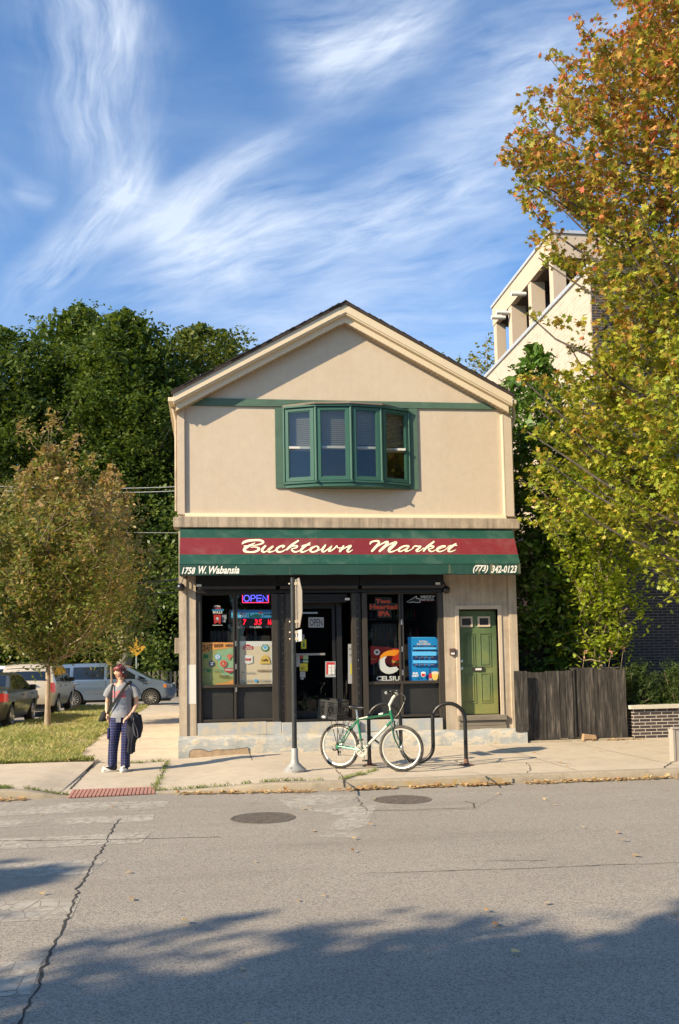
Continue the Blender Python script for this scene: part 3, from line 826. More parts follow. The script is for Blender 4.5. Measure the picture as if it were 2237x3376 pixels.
# roof planes with overhanging rakes
OV = .28
rf = MB()
for s_, xe in ((-1, -.735), (1, 5.865)):
    ze = rake_z(xe)
    p = [(RX, RZ + .03), (xe, ze + .03), (xe, ze - .02), (RX, RZ - .02)]
    rf.prism(p, -OV - .03, D + .3)
rf.build('roof', 'shingle', B)
rr = random.Random(5)
sh = MB()       # ragged shingle edges along both rakes
for s_, xe in ((-1, -.735), (1, 5.865)):
    n_ = 30
    for i in range(n_):
        a, b2 = lerp(RX, xe, i / n_), lerp(RX, xe, (i + 1) / n_)
        h = rr.uniform(.0, .012)
        sh.prism([(a, rake_z(a) + .031), (a, rake_z(a) + .043 + h), (b2, rake_z(b2) + .036 + h * .3), (b2, rake_z(b2) + .031)], -OV - .03 - rr.uniform(.004, .02), -OV + .25)
sh.build('shingle_edge', 'shingle', B)
ra = MB()       # fascia below the roof edge
def rake(s_, xe, z_off0, z_off1, y0, y1, mb, pad=0.0):
    ze = rake_z(xe); mb.prism([(RX, RZ + z_off0), (xe, ze + z_off0), (xe + pad * s_, ze + z_off1), (RX, RZ + z_off1)], y0, y1)
for s_, xe in ((-1, -.70), (1, 5.83)):
    rake(s_, xe, -.022, -.175, -OV, -OV + .03, ra)
    rake(s_, xe, -.178, -.205, -OV + .02, -OV + .10, ra)
    rake(s_, xe + (.05 if s_ < 0 else -.05), -.20, -.335, -OV + .10, -OV + .13, ra)
ra.build('rake_board', 'cream_trim', B)
so = MB()
for s_, xe in ((-1, -.68), (1, 5.81)):
    rake(s_, xe, -.328, -.337, -OV + .13, .0, so)
    n_ = 42                                   # little soffit ribs
    for i in range(n_):
        x = lerp(RX, xe, (i + .5) / n_); so.box(x - .006, x + .006, -OV + .095, -.004, rake_z(x) - .350, rake_z(x) - .334)
so.build('soffit', mk('soffit_brown', (.40, .31, .21), .8, var=.1), B)
gu = MB()
gu.box(-.79, -.67, -OV + .02, D, 6.60, 6.68, bev=.01); gu.box(5.80, 5.92, -OV + .02, D, 6.72, 6.80, bev=.01)
gu.build('gutter', 'cream_trim', B)
ds = MB(); ds.tube([(-.72, .12, 6.6), (-.66, .08, 6.3), (-.66, .08, 4.6)], .03, 8); ds.build('downpipe', 'stucco_dirty', B)
ds = MB(); ds.tube([(5.97, .1, 6.75), (6.0, .12, 6.55), (5.90, .1, 6.3), (5.90, .1, 4.5)], .04, 8); ds.build('downpipe', 'cream_trim', B)
mk('spike', (.50, .52, .54), .3, .8)
sp_ = MB()      # bird spikes along the ridge and down the rakes
for s_, xa, xb in ((-1, 2.50, 1.75), (1, 2.62, 4.3), (-1, .9, -.35)):
    n_ = int(abs(xb - xa) / .028)
    for i in range(n_):
        x = lerp(xa, xb, i / n_); z = rake_z(x) + .04
        sp_.tube([(x, .05, z), (x + rr.uniform(-.04, .04), .05 + rr.uniform(-.12, .12), z + rr.uniform(.10, .15))], .0013, 3, caps=False)
sp_.build('bird_spikes', 'spike', B)['kind'] = 'stuff'

# bay window: a shallow bow of four sashes
bxs = [1.37, 1.955, 2.60, 3.20, 3.79]; bys = [-.04, -.25, -.33, -.25, -.04]
BZ = (5.14, 6.60)
def seg_frame(i):
    a = Vector((bxs[i], bys[i], 0)); b2 = Vector((bxs[i + 1], bys[i + 1], 0)); return a, (b2 - a).normalized(), (b2 - a).length
def seg_box(mb, i, u0, u1, z0, z1, d0, d1, mi=0):
    """box in the local frame of sash i: along the sash, depth outwards d0..d1"""
    a, t_, L_ = seg_frame(i); n_ = Vector((t_.y, -t_.x, 0))
    P = [a + t_ * u + n_ * d + Vector((0, 0, z)) for z in (z0, z1) for d in (d1, d0) for u in (u0, u1)]
    mb.add(P, [(0, 2, 3, 1), (4, 5, 7, 6), (0, 1, 5, 4), (2, 6, 7, 3), (0, 4, 6, 2), (1, 3, 7, 5)], mi)
fr = MB()
poly = list(zip(bxs, bys))
fr.hprism([(bxs[0] - .02, .0)] + [(x, y - .03) for x, y in poly] + [(bxs[-1] + .02, .0)], BZ[0] - .035, BZ[0])
fr.hprism([(bxs[0] + .02, .0)] + [(x * .98 + 2.58 * .02, y - .005) for x, y in poly] + [(bxs[-1] - .02, .0)], BZ[0] - .10, BZ[0] - .037)
for i, (x, y) in enumerate(poly):
    r_ = .032 if 0 < i < 4 else .022
    fr.tube([(x, y - .012, BZ[0] + .001), (x, y - .012, BZ[1] - .02)], r_, 8)
    if 0 < i < 4: fr.box(x - .02, x + .02, y - .065, y - .035, BZ[0] - .03, BZ[0] + .01)
BW = fr.build('bay_window', 'green_frame', B, smooth=True)
hd = MB(); hd.hprism([(bxs[0], .0)] + [(x, y - .06) for x, y in poly] + [(bxs[-1], .0)], 6.565, 6.60); hd.build('head_board', 'green_frame', BW)
cp = MB(); cp.hprism([(1.30, -.005)] + [(x + (.02 if x > 2.6 else -.02), y - .085) for x, y in poly[1:4]] + [(3.72, -.005)], 6.603, 6.64); cp.build('drip_cap', 'old_wood', BW)
for i in range(4):
    a, t_, L_ = seg_frame(i); u0, u1 = .035, L_ - .035
    f_ = MB(); w1 = .058
    for (p0, p1, z0, z1) in ((u0, u0 + w1, BZ[0] + .01, 6.555), (u1 - w1, u1, BZ[0] + .01, 6.555), (u0 + w1, u1 - w1, BZ[0] + .01, BZ[0] + .07), (u0 + w1, u1 - w1, 6.50, 6.555)):
        seg_box(f_, i, p0, p1, z0, z1, -.03, .022)
    q = .018; g0, g1 = u0 + w1, u1 - w1
    for (p0, p1, z0, z1) in ((g0, g0 + q, BZ[0] + .071, 6.499), (g1 - q, g1, BZ[0] + .071, 6.499), (g0 + q, g1 - q, BZ[0] + .071, BZ[0] + .09), (g0 + q, g1 - q, 6.48, 6.499)):
        seg_box(f_, i, p0, p1, z0, z1, -.025, .006)
    fo = f_.build('sash', 'green_frame', BW)
    g_ = MB(); n_ = Vector((t_.y, -t_.x, 0)); A = a + t_ * (g0 + .01) - n_ * .01; C_ = a + t_ * (g1 - .01) - n_ * .01
    z0, z1 = BZ[0] + .08, 6.49
    g_.quad((A.x, A.y, z0), (C_.x, C_.y, z0), (C_.x, C_.y, z1), (A.x, A.y, z1)); g_.build('pane', 'bay_glass', fo)
    bl = MB(); A = a + t_ * (g0 - .03) - n_ * .10; C_ = a + t_ * (g1 + .03) - n_ * .10      # blind hung behind the sash
    zb = 5.80
    for s_ in range(19 if i < 2 else 17):
        z = 6.5 - s_ * .038
        bl.quad((A.x, A.y, z), (C_.x, C_.y, z), (C_.x, C_.y + .012, z - .026), (A.x, A.y + .012, z - .026))
    bl.box(min(A.x, C_.x), max(A.x, C_.x), min(A.y, C_.y) + .0, max(A.y, C_.y) + .03, zb - .02, zb + .022, 1)
    bl.build('blind', [mk('blind_grey', (.24, .235, .21), .7), mk('blind_white', (.62, .60, .54), .6)], BW)
su = MB()       # flat green surround
su.box(1.205, 1.365, -.03, -.002, 5.04, 6.60); su.box(3.80, 3.965, -.03, -.002, 5.04, 6.66); su.box(1.366, 3.799, -.028, -.002, 5.04, 5.185)
su.build('window_surround', 'green_trim', BW)
rm = MB(); rm.box(1.0, 4.2, .03, 3.2, 4.9, 4.92); rm.box(.9, 4.3, 3.2, 3.25, 4.9, 7.0); rm.box(1.0, 1.02, .03, 3.2, 4.9, 7.0); rm.box(4.18, 4.2, .03, 3.2, 4.9, 7.0); rm.box(1.0, 4.2, .03, 3.2, 6.72, 6.74)
rm.build('upstairs_room', mk('room_wall', (.30, .28, .25), .9), B)

# foundation ledge and the blue painted plinth
def ledge():
    b_ = MB(); xs_ = rng(XL - .01, 5.90, .12); rr = random.Random(3)
    prof = [(-.30, -.05), (-.31, .02), (-.305, .25), (-.27, .295), (-.22, .31), (-.01, .315)]
    n = len(prof)
    for x in xs_:
        zt = lerp(.40, .385, (x + .6) / 6.4) - .305 + .012 * sin(x * 5) * sin(x * 1.7)
        for i, (y, z) in enumerate(prof):
            w_ = .012 * sin(x * 13 + i) + rr.gauss(0, .006)
            yy = y + (w_ if i < 5 else 0); zz = z + zt if i > 1 else z
            if i in (3, 4): zz += w_ * .6
            b_.v.append((x, yy, zz))
    for a in range(len(xs_) - 1):
        for i in range(n - 1): b_.f.append((a * n + i, (a + 1) * n + i, (a + 1) * n + i + 1, a * n + i + 1)); b_.m.append(0)
    e = (len(xs_) - 1) * n
    b_.add([b_.v[e + i] for i in range(n)] + [(5.90, -.01, -.05)], [tuple(range(n + 1))]); b_.add([b_.v[i] for i in range(n)] + [(XL - .01, -.01, -.05)], [tuple(range(n + 1))])
    b_.build('foundation_ledge', 'ledge', B, smooth=50)
ledge()
ho = MB()       # the broken-out hollow at the foot of the ledge: recessed brown rubble
hp = [(626, 2497), (628, 2478), (645, 2470), (672, 2472), (690, 2478), (712, 2472), (745, 2472), (790, 2468), (818, 2464), (822, 2484), (760, 2490), (690, 2494), (640, 2501)]
hv = [at(x, y, -.325) for x, y in hp]
ho.prism([(v.x, v.z) for v in hv], -.335, -.30); ho.build('exposed_rubble', mk('rubble', (.36, .26, .17), .95, var=.3, scale=9, bump=.8, bscale=25), B)
ck = MB(); ck.tube(catmull([(v.x, -.333, v.z) for v in hv[0:9]], 4), .005, 5); ck.build('hollow_edge', 'crack_dark', B)
pl = MB(); pl.box(SX0 + .02, .98, -.02, .2, .40, .64, bev=.006); pl.box(.981, 1.25, -.02, .2, .40, .63); pl.box(1.26, 2.70, -.10, .3, .40, .615, bev=.006); pl.box(2.72, SX1 - .08, -.04, .2, .40, .62, bev=.006)
pl.build('plinth', 'blue_paint', B)

# shopfront ------------------------------------------------------------
SF = MB()
def bar(px0, px1, py0, py1, y0, y1, mb, yref=None):
    """upright or horizontal member given by its outline on the photo at depth y0"""
    a = at(px0, py0, y0); b2 = at(px1, py1, y0); mb.box(min(a.x, b2.x), max(a.x, b2.x), y0, y1, min(a.z, b2.z), max(a.z, b2.z)); return mb
blk = MB(); brz = MB()
zT, zP, zM0, zM1, zS0, zS1 = 3.04, 3.03, 1.285, 1.34, .655, .70
# shutter housings: black boxes with a bronze rail
for x0, x1 in ((SX0 + .004, 1.20), (1.21, 2.74), (2.75, SX1 - .004)):
    blk.box(x0, x1, -.10, .3, 3.17, 3.44, bev=.01); brz.box(x0 + .04, x1 - .03, -.135, -.102, 3.105, 3.165)
    blk.box(x0, x1, -.02, .3, 3.041, 3.106)
for z in (2.98, 2.94, 2.90, 2.86): blk.box(1.34, 2.52, .02 + (3 - z) * .1, .28, z, z + .035, bev=.008)
# uprights: (x0, x1, y0, y1, bottom)
for x0, x1, y0, y1, zb in ((SX0, -.225, -.05, .06, .42), (-.223, -.20, -.03, .06, .5), (1.10, 1.21, -.07, .05, .43), (1.36, 1.46, -.09, .06, .44), (1.245, 1.36, -.03, .06, .62),
                           (2.60, 2.69, -.09, .06, .50), (2.80, 2.90, -.08, .06, .42), (2.73, 2.78, -.04, .06, .5), (4.29, 4.395, -.07, .05, .41)):
    brz.box(x0, x1, y0 + .07, y1 + .06, zb, 3.03, bev=.004)
blk.box(1.212, 1.243, .0, .1, .63, 3.03); blk.box(2.692, 2.728, -.02, .1, .63, 3.03)
bolts = MB()
for i in range(15):
    z = .82 + i * .155
    for bx0, by0, br0 in ((1.30, .038, .008), (2.71, -.022, .006)): bolts = MB(); bolts.ball((bx0, by0, z), br0, 8, 5); bolts.build('bolt', 'steel', B, smooth=True)
# window framing
for wx0, wx1, mid in ((-.20, 1.10, .43), (2.90, 4.29, 3.585)):
    brz.box(wx0, wx1, .06, .14, 3.015, 3.04); brz.box(wx0, wx1, .045, .14, zM0, zM1); brz.box(wx0, wx1, .045, .14, zS0, zS1)
    brz.box(mid - .045, mid - .005, .05, .14, zS1, zM0); brz.box(mid - .055, mid - .028, .05, .14, zM1, 3.014); brz.box(mid + .01, mid + .032, .05, .14, zM1, 3.014)
    blk.box(mid - .028, mid + .01, .07, .14, zM1, 3.014)
for mid, zs in ((.43, (2.05, 1.62, 1.20)), (3.585, (2.42, 1.90, 1.45))):
    cl_ = MB()
    for z in zs: cl_ = MB(); cl_.box(mid - .02, mid + .008, .045, .069, z, z + .10); cl_.build('clip', 'steel', B)
shopfront = blk.build('shutter_housing', 'black_metal', B)
brz.build('shopfront_frame', 'bronze_metal', B)
kp = MB()
for x0, x1, z0, z1 in ((-.19, .37, .70, 1.285), (.43, 1.10, .70, 1.285), (2.90, 3.535, .70, 1.285), (3.585, 4.29, .70, 1.285)):
    kp = MB(); kp.quad((x0, .12, z0), (x1, .12, z0), (x1, .12, z1), (x0, .12, z1)); kp.build('kick_panel', 'dark_panel', B)
for x0, x1 in ((-.20, .375), (.462, 1.10), (2.90, 3.53), (3.617, 4.29)):
    g_ = MB(); g_.quad((x0, .10, zM1), (x1, .10, zM1), (x1, .10, 3.014), (x0, .10, 3.014)); g_.build('shop_window', 'shop_glass', B)
# interior: dark room, shelves, counter, expanded metal grilles behind the glass
m_, k, b = nodemat('grille')
t = k.n('ShaderNodeTexCoord').outputs['Object']; x_, y_, z_ = k.xyz(t)
p = k.m('ABSOLUTE', k.m('SINE', k.m('ADD', k.m('MULTIPLY', x_, 95), k.m('MULTIPLY', z_, 190)))); q = k.m('ABSOLUTE', k.m('SINE', k.m('SUBTRACT', k.m('MULTIPLY', x_, 95), k.m('MULTIPLY', z_, 190))))
al = k.m('LESS_THAN', k.m('MINIMUM', p, q), .42); k.l(al, b.inputs['Alpha']); b.inputs['Base Color'].default_value = (.05, .048, .044, 1); b.inputs['Roughness'].default_value = .6
for x0, x1, z1 in ((-.05, .37, 2.35), (.52, 1.08, 2.25), (3.03, 3.52, 2.45), (3.66, 4.25, 2.05)):
    gr = MB(); gr.quad((x0, .26, zM1), (x1, .26, zM1), (x1, .26, z1), (x0, .26, z1)); gr.build('security_grille', 'grille', B)
it = MB()
it.box(SX0, SX1, 4.8, 4.85, .5, 3.4); it.box(SX0, SX0 + .02, .1, 4.8, .5, 3.4); it.box(SX1 - .02, SX1, .1, 4.8, .5, 3.4); it.box(SX0, SX1, .06, 4.8, .60, .62); it.box(SX0, SX1, .1, 4.8, 3.35, 3.4)
it.box(2.62, 2.64, .3, 3.0, .62, 1.5); it.box(.9, 1.2, .4, 2.4, .62, 1.55)
it.build('shop_interior', 'dark_inside', B)
mcol = [mk('goods_red', (.20, .03, .02), .5), mk('goods_white', (.28, .27, .25), .5), mk('goods_blue', (.02, .05, .16), .5), mk('goods_green', (.03, .10, .04), .5), 'bronze_metal']
for zz in (1.45, 1.85, 2.2, 2.6):
    for x0, x1 in ((0, 1.0), (3.0, 4.3)):
        shf = MB(); shf.box(x0, x1, 1.4, 1.75, zz - .02, zz, 4); x = x0 + .03
        while x < x1 - .06:
            h = rr.uniform(.16, .28); w_ = rr.uniform(.05, .09)
            shf.tube([(x, 1.52, zz), (x, 1.52, zz + h * .6), (x, 1.52, zz + h * .75), (x, 1.52, zz + h)], [w_ * .42, w_ * .42, w_ * .15, w_ * .15], 8, rr.randrange(4)); x += w_ * 1.15
        shf.build('stocked_shelf', mcol, B)
lt = MB(); lt.box(1.5, 2.3, 1.8, 1.92, 3.0, 3.04); lt.build('ceiling_tube', mk('tube_light', (.8, .9, .9), .4, emit=(.8, 1, .95), es=.35), B)

# entrance: recessed glazed door and threshold
th = MB(); th.box(1.46, 2.60, -.06, .55, .617, .66, bev=.005); th.build('threshold', 'black_metal', B)
dr = MB()
dr.box(1.47, 1.53, .30, .34, .67, 2.86); dr.box(2.28, 2.34, .30, .34, .67, 2.86); dr.box(1.53, 2.28, .30, .34, .67, .80); dr.box(1.53, 2.28, .30, .34, 2.76, 2.86); dr.box(2.36, 2.44, .24, .34, .66, 2.88)
DR = dr.build('entrance_door', 'black_metal', B)
g_ = MB(); g_.quad((1.53, .32, .80), (2.28, .32, .80), (2.28, .32, 2.76), (1.53, .32, 2.76)); g_.build('pane', 'shop_glass', DR)
pb = MB(); pb.box(1.55, 2.13, .25, .28, 1.86, 1.90); pb.box(1.52, 1.55, .25, .30, 1.84, 1.92); pb.build('push_bar', mk('bar_grey', (.32, .31, .29), .5, .5), DR)
cl_ = MB(); cl_.box(1.62, 2.0, .26, .29, 2.66, 2.69); cl_.build('door_closer', 'steel', DR)

# side door
gm, k, b = nodemat('green_door')
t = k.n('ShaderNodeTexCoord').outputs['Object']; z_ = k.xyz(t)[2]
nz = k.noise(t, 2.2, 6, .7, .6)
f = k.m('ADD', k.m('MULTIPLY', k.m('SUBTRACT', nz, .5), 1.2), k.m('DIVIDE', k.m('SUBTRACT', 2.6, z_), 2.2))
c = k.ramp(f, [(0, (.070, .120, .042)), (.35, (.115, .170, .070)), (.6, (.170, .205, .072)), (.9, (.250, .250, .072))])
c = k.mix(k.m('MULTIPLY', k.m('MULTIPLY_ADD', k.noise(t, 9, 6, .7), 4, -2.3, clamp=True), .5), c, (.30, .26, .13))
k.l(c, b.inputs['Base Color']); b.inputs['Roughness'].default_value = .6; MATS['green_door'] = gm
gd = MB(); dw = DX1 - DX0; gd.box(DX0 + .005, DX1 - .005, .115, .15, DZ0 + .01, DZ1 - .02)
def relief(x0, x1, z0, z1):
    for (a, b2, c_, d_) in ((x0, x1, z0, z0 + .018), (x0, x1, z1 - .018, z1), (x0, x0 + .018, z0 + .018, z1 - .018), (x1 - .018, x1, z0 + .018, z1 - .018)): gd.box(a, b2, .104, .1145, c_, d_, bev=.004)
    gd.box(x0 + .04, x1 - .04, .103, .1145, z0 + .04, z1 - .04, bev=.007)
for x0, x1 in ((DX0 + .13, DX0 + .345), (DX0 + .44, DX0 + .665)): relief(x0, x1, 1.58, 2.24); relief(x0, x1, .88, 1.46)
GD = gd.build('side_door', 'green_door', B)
for x0 in (DX0 + .055, DX0 + .41):
    f_ = MB(); X1 = x0 + .25
    for (a, b2, c_, d_) in ((x0, X1, 2.36, 2.395), (x0, X1, 2.53, 2.565), (x0, x0 + .035, 2.395, 2.53), (X1 - .035, X1, 2.395, 2.53)): f_.box(a, b2, .095, .114, c_, d_)
    fo = f_.build('light_frame', 'stucco', GD); g_ = MB(); g_.quad((x0 + .035, .1135, 2.395), (X1 - .035, .1135, 2.395), (X1 - .035, .1135, 2.53), (x0 + .035, .1135, 2.53)); g_.build('pane', 'dark_panel', fo)
ms = MB(); ms.box(4.985, 5.21, .095, .1145, 1.495, 1.575, bev=.004); MS = ms.build('mail_slot', 'bronze_metal', GD); ms = MB(); ms.box(5.035, 5.155, .088, .0945, 1.515, 1.555, bev=.003); ms.build('flap', 'white_plastic', MS)
for z in (1.56, 1.70):
    kn = MB(); kn.lathe([(0, .05), (.028, .055), (.03, .075), (.014, .09), (.02, .114)], (DX0 + .05, 0, z), 'Y', 16); kn.build('door_knob' if z < 1.6 else 'deadbolt', 'steel', GD, smooth=True)
fm = MB(); fm.box(DX0 - .075, DX0, -.03, .12, .62, DZ1 + .08, bev=.006); fm.box(DX1, DX1 + .075, -.03, .12, .55, DZ1 + .08, bev=.006); fm.box(DX0, DX1, -.028, .12, DZ1, DZ1 + .075, bev=.004)
fm.box(DX0, DX0 + .02, .05, .114, DZ0, DZ1); fm.build('door_frame', 'stucco', GD)
ws = MB(); ws.box(DX0 - .08, DX1 + .10, -.09, .15, .56, .655, bev=.006); ws.box(DX0 - .06, DX1 + .09, -.05, .15, .455, .555, bev=.006); ws.box(DX0 - .07, DX1 + .10, -.07, .15, .37, .45, bev=.006); ws.build('door_step', 'old_wood', B)

# awning ----------------------------------------------------------------
mk('awning_green', (.011, .064, .045), .55, var=.16, scale=1.6, spec=.4, dirt=((.10, .16, .12), 2.2, .5, .95))
mk('awning_red', (.170, .017, .024), .55, var=.16, scale=1.2, spec=.4, dirt=((.22, .10, .09), 1.8, .5, .95))
m_, k, b = nodemat('awning_valance')
t = k.n('ShaderNodeTexCoord').outputs['Object']
st = k.noise(k.mapping(t, (12, 1, .6)), 1.0, 3, .5); sx = k.xyz(t)[0]
zone = k.m('ADD', k.m('MULTIPLY', k.m('GREATER_THAN', sx, 4.35), .16), k.m('MULTIPLY', k.m('LESS_THAN', k.m('ABSOLUTE', k.m('SUBTRACT', sx, 3.0)), .35), .10))
f = k.m('MULTIPLY_ADD', k.m('ADD', st, zone), 5.5, -3.75, clamp=True)
c = k.mix(k.m('MULTIPLY', f, .7), (.010, .058, .041), (.24, .19, .10)); k.l(c, b.inputs['Base Color']); b.inputs['Roughness'].default_value = .6
AX0, AX1 = -.585, 5.76
P0, P1 = Vector((0, -.045, 4.262)), Vector((0, -.60, 3.522))
def aw(x, t_, lift=0.0):
    p = P0.lerp(P1, t_); n_ = Vector((0, -.80, .60)); return (x, p.y + n_.y * lift - .006 * sin(pi * t_) * 0, p.z + n_.z * lift)
ab = MB(); stripes = [(0, .275, 0), (.275, .735, 1), (.735, 1.0, 0)]
xs_ = rng(AX0, AX1, .32)
rs = random.Random(8)
for t0, t1, mi in stripes:
    ts = rng(t0, t1, .12)
    for j in range(len(ts) - 1):
        for i in range(len(xs_) - 1):
            def pt(x, t_): 
                sag = -.004 * abs(sin((x - AX0) * pi / 1.27)) * sin(pi * min(1, t_)); return aw(x + lerp(.06, 0, t_) * ((x - AX0) / (AX1 - AX0)), t_, sag)
            ab.quad(pt(xs_[i], ts[j]), pt(xs_[i + 1], ts[j]), pt(xs_[i + 1], ts[j + 1]), pt(xs_[i], ts[j + 1]), mi)
for x in (AX0, AX1):
    xx = x + (.06 if x > 0 else 0)
    ab.add([(xx, P0.y, P0.z), (x, P1.y, P1.z), (x, P1.y, 3.325), (xx, -.02, 3.36), (xx, -.02, 4.26)], [(0, 1, 2, 3, 4)])
AW = ab.build('awning', ['awning_green', 'awning_red'], B, smooth=30)
va = MB()
xv = rng(AX0, AX1, .08)
for i in range(len(xv) - 1):
    f0, f1 = .003 * sin(xv[i] * 9), .003 * sin(xv[i + 1] * 9)
    va.quad((xv[i], -.602, 3.52), (xv[i + 1], -.602, 3.52), (xv[i + 1], -.604 + f1, 3.322), (xv[i], -.604 + f0, 3.322))
va.build('valance', 'awning_valance', AW)
for x in rng(AX0, AX1, 1.27)[1:-1]:
    sm_ = MB(); sm_.tube([aw(x + .06 * ((x - AX0) / (AX1 - AX0)) * (1 - q_), q_, .001) for q_ in (0.01, .5, 1.0)], .0035, 5); sm_.build('seam', 'awning_green', AW)
hm = MB(); hm.tube([(AX0, -.604, 3.521), (AX1, -.604, 3.521)], .006, 6); hm.build('hem', 'awning_green', AW)
fr_ = MB(); fr_.tube([(AX0, -.59, 3.33), (AX1, -.59, 3.33)], .014, 6); fr_.tube([(AX0 + .02, -.59, 3.34), (AX0 + .02, -.02, 3.40)], .014, 6); fr_.tube([(AX1 - .02, -.59, 3.34), (AX1 - .02, -.02, 3.40)], .014, 6)
for x in rng(AX0, AX1, 1.27)[1:-1]: fr_.tube([(x, -.58, 3.345), (x, -.58, 3.5), (x, -.06, 4.21)], .011, 6)
fr_.build('awning_frame', 'black_metal', AW)
mk('cream_letter', (.78, .71, .50), .6, var=.04); mk('white_letter', (.80, .78, .70), .6, var=.04)
BUCK = [[(75,132,14),(95,112,30),(150,92,32),(230,84,28),(300,84,28),(342,98,26),(348,114,24),(315,132,20),(260,146,14),(200,155,12),(150,158,14),(100,160,14)],
 [(242,118,8),(200,140,22),(150,165,32),(105,200,36),(112,226,32),(180,238,22),(250,230,26),(290,205,30),(288,186,26),(240,172,14),(185,176,8)],
 [(375,160,26),(345,190,32),(332,218,32),(355,238,20),(400,222,14),(450,185,14),(480,160,24),(440,190,30),(412,217,32),(430,236,22),(480,226,12),(520,205,12)],
 [(598,178,20),(622,162,20),(600,153,18),(560,168,24),(522,200,32),(532,232,26),(580,234,18),(640,205,12),(700,160,14),(760,120,18),(795,95,24)],
 [(802,92,20),(740,130,28),(690,170,30),(655,204,26)], [(670,195,8),(730,160,16),(785,158,20),(778,180,18),(715,198,14),(730,225,24),(768,236,20),(820,218,12),(880,178,14)],
 [(950,122,18),(905,150,28),(855,190,32),(832,225,28),(860,238,20),(920,215,12),(965,190,12)], [(845,163,12),(880,150,18),(952,146,12)],
 [(1010,170,20),(970,190,30),(957,220,28),(985,237,20),(1040,222,22),(1062,188,24),(1045,165,18),(1008,165,12)], [(1050,222,10),(1100,200,10),(1120,188,12)],
 [(1150,152,24),(1122,190,30),(1108,220,28),(1132,235,18),(1190,195,14),(1232,160,18),(1205,200,30),(1197,226,24),(1232,218,16),(1280,180,18),(1298,158,16),(1312,184,12),(1345,182,10)],
 [(1372,162,22),(1350,195,26),(1332,232,18)], [(1345,215,12),(1400,180,16),(1468,156,24),(1440,193,28),(1420,222,24),(1442,237,18),(1490,210,8)]]
MARK = [[(88,165,22),(105,135,30),(170,118,26),(222,124,34),(225,160,40),(180,212,42),(118,278,36)], [(170,235,8),(280,160,22),(368,130,34),(348,180,44),(290,236,44),(240,282,34)],
 [(295,245,10),(400,172,22),(508,136,36),(462,190,52),(400,248,52),(392,288,28),(445,290,22),(520,260,16),(565,228,14)],
 [(702,197,26),(640,200,26),(570,235,36),(548,274,32),(590,284,20),(660,245,18),(722,200,18),(672,248,38),(662,284,26),(720,272,16),(790,232,10)],
 [(775,228,16),(815,200,22),(870,208,26),(905,205,24),(880,235,26),(835,270,32),(852,288,20),(900,272,14),(950,232,14)],
 [(1115,130,28),(1040,190,36),(982,238,36),(952,280,28)], [(985,250,8),(1060,205,18),(1112,206,28),(1090,234,20),(1030,246,12),(1045,272,28),(1085,290,18),(1150,262,12)],
 [(1190,255,12),(1260,225,14),(1302,205,26),(1258,198,20),(1192,230,36),(1168,264,36),(1205,290,22),(1280,270,14),(1350,220,14)],
 [(1470,165,24),(1420,200,36),(1362,250,36),(1352,284,26),(1400,288,18),(1470,262,8)], [(1345,206,12),(1400,193,20),(1488,190,14)]]
nS = Vector((0, -.80, .60)).normalized()
def slope_at(px, py, lift):
    d = RM @ Vector(((px - PX) / F_PX, -(py - PY) / F_PX, -1.0)); t_ = nS.dot(P0 - CAM) / nS.dot(d); p = CAM + d * t_; return p + nS * (lift + .004)
lb = MB()
lb.brush(BUCK, lambda x, y, l_: slope_at(780 + x / 3.92, 1760 + y / 3.92, l_)); lb.build('shop_name_lettering', 'cream_letter', AW); lb = MB(); lb.brush(MARK, lambda x, y, l_: slope_at(1200 + x / 4.9, 1760 + y / 4.9, l_))
lb.build('shop_name_lettering', 'cream_letter', AW)
lb = MB()
def vtext(s, px0, px1, py0, py1, bold=.03, shear=.35):
    a = at(px0, py1, -.609); b2 = at(px1, py0, -.609); lb.text(s, a.x, b2.x, a.z, b2.z, -.609, 0, bold, shear)
vtext('1758', 600, 645, 1870, 1893); vtext('W.', 656, 682, 1866, 1892); vtext('Wabansia', 690, 790, 1866, 1892)
lb.build('address_lettering', 'white_letter', AW); lb = MB(); vtext('(773)', 1557, 1607, 1863, 1890); vtext('342-0123', 1617, 1702, 1864, 1889)
lb.build('phone_lettering', 'white_letter', AW)

# things fixed to or hung at the shop -----------------------------------
def camera_dome(px, py, y, label, arm):
    p = at(px, py, y); t_ = thing('security_camera', tuple(p), label, 'security camera', 'dome cameras under the awning')
    b_ = MB(); b_.ball(tuple(p), .075, 18, 12); b_.build('dome', 'black_plastic', t_, smooth=True)
    b_ = MB(); b_.tube(catmull([(p.x, p.y, p.z + .04), (p.x + arm * .05, p.y + .02, p.z + .16), (p.x + arm * .12, -.02, p.z + .2)], 5), .008, 6); b_.box(p.x - .03, p.x + .03, p.y + .05, max(p.y + .06, -.0), p.z - .03, p.z + .05); b_.build('bracket', 'black_metal', t_)
camera_dome(597, 1936, -.10, 'black dome security camera under the left end of the awning', 1)
camera_dome(1469, 1944, -.07, 'black dome security camera on the wall between shop window and side door', -1)
p = at(1490, 2149, -.05); t_ = thing('intercom', (p.x, -.012, p.z), 'small brown intercom box left of the green side door', 'intercom')
b_ = MB(); b_.box(p.x - .055, p.x + .055, -.06, -.013, p.z - .065, p.z + .065, bev=.008); b_.build('housing', mk('brown_box', (.10, .06, .05), .5), t_)
b_ = MB(); b_.box(p.x - .035, p.x + .035, -.065, -.061, p.z - .052, p.z - .015); b_.build('button', 'white_plastic', t_)
for px, py, lab in ((657, 1930, 'small white sticker plate at the left end of the left shutter rail'), (1441, 1924, 'small white sticker plate at the right end of the right shutter rail')):
    p = at(px, py, -.137); b_ = MB(); b_.box(p.x - .045, p.x + .045, -.142, -.136, p.z - .022, p.z + .022); tag(b_.build('label_plate', 'white_plastic'), lab, 'plate')
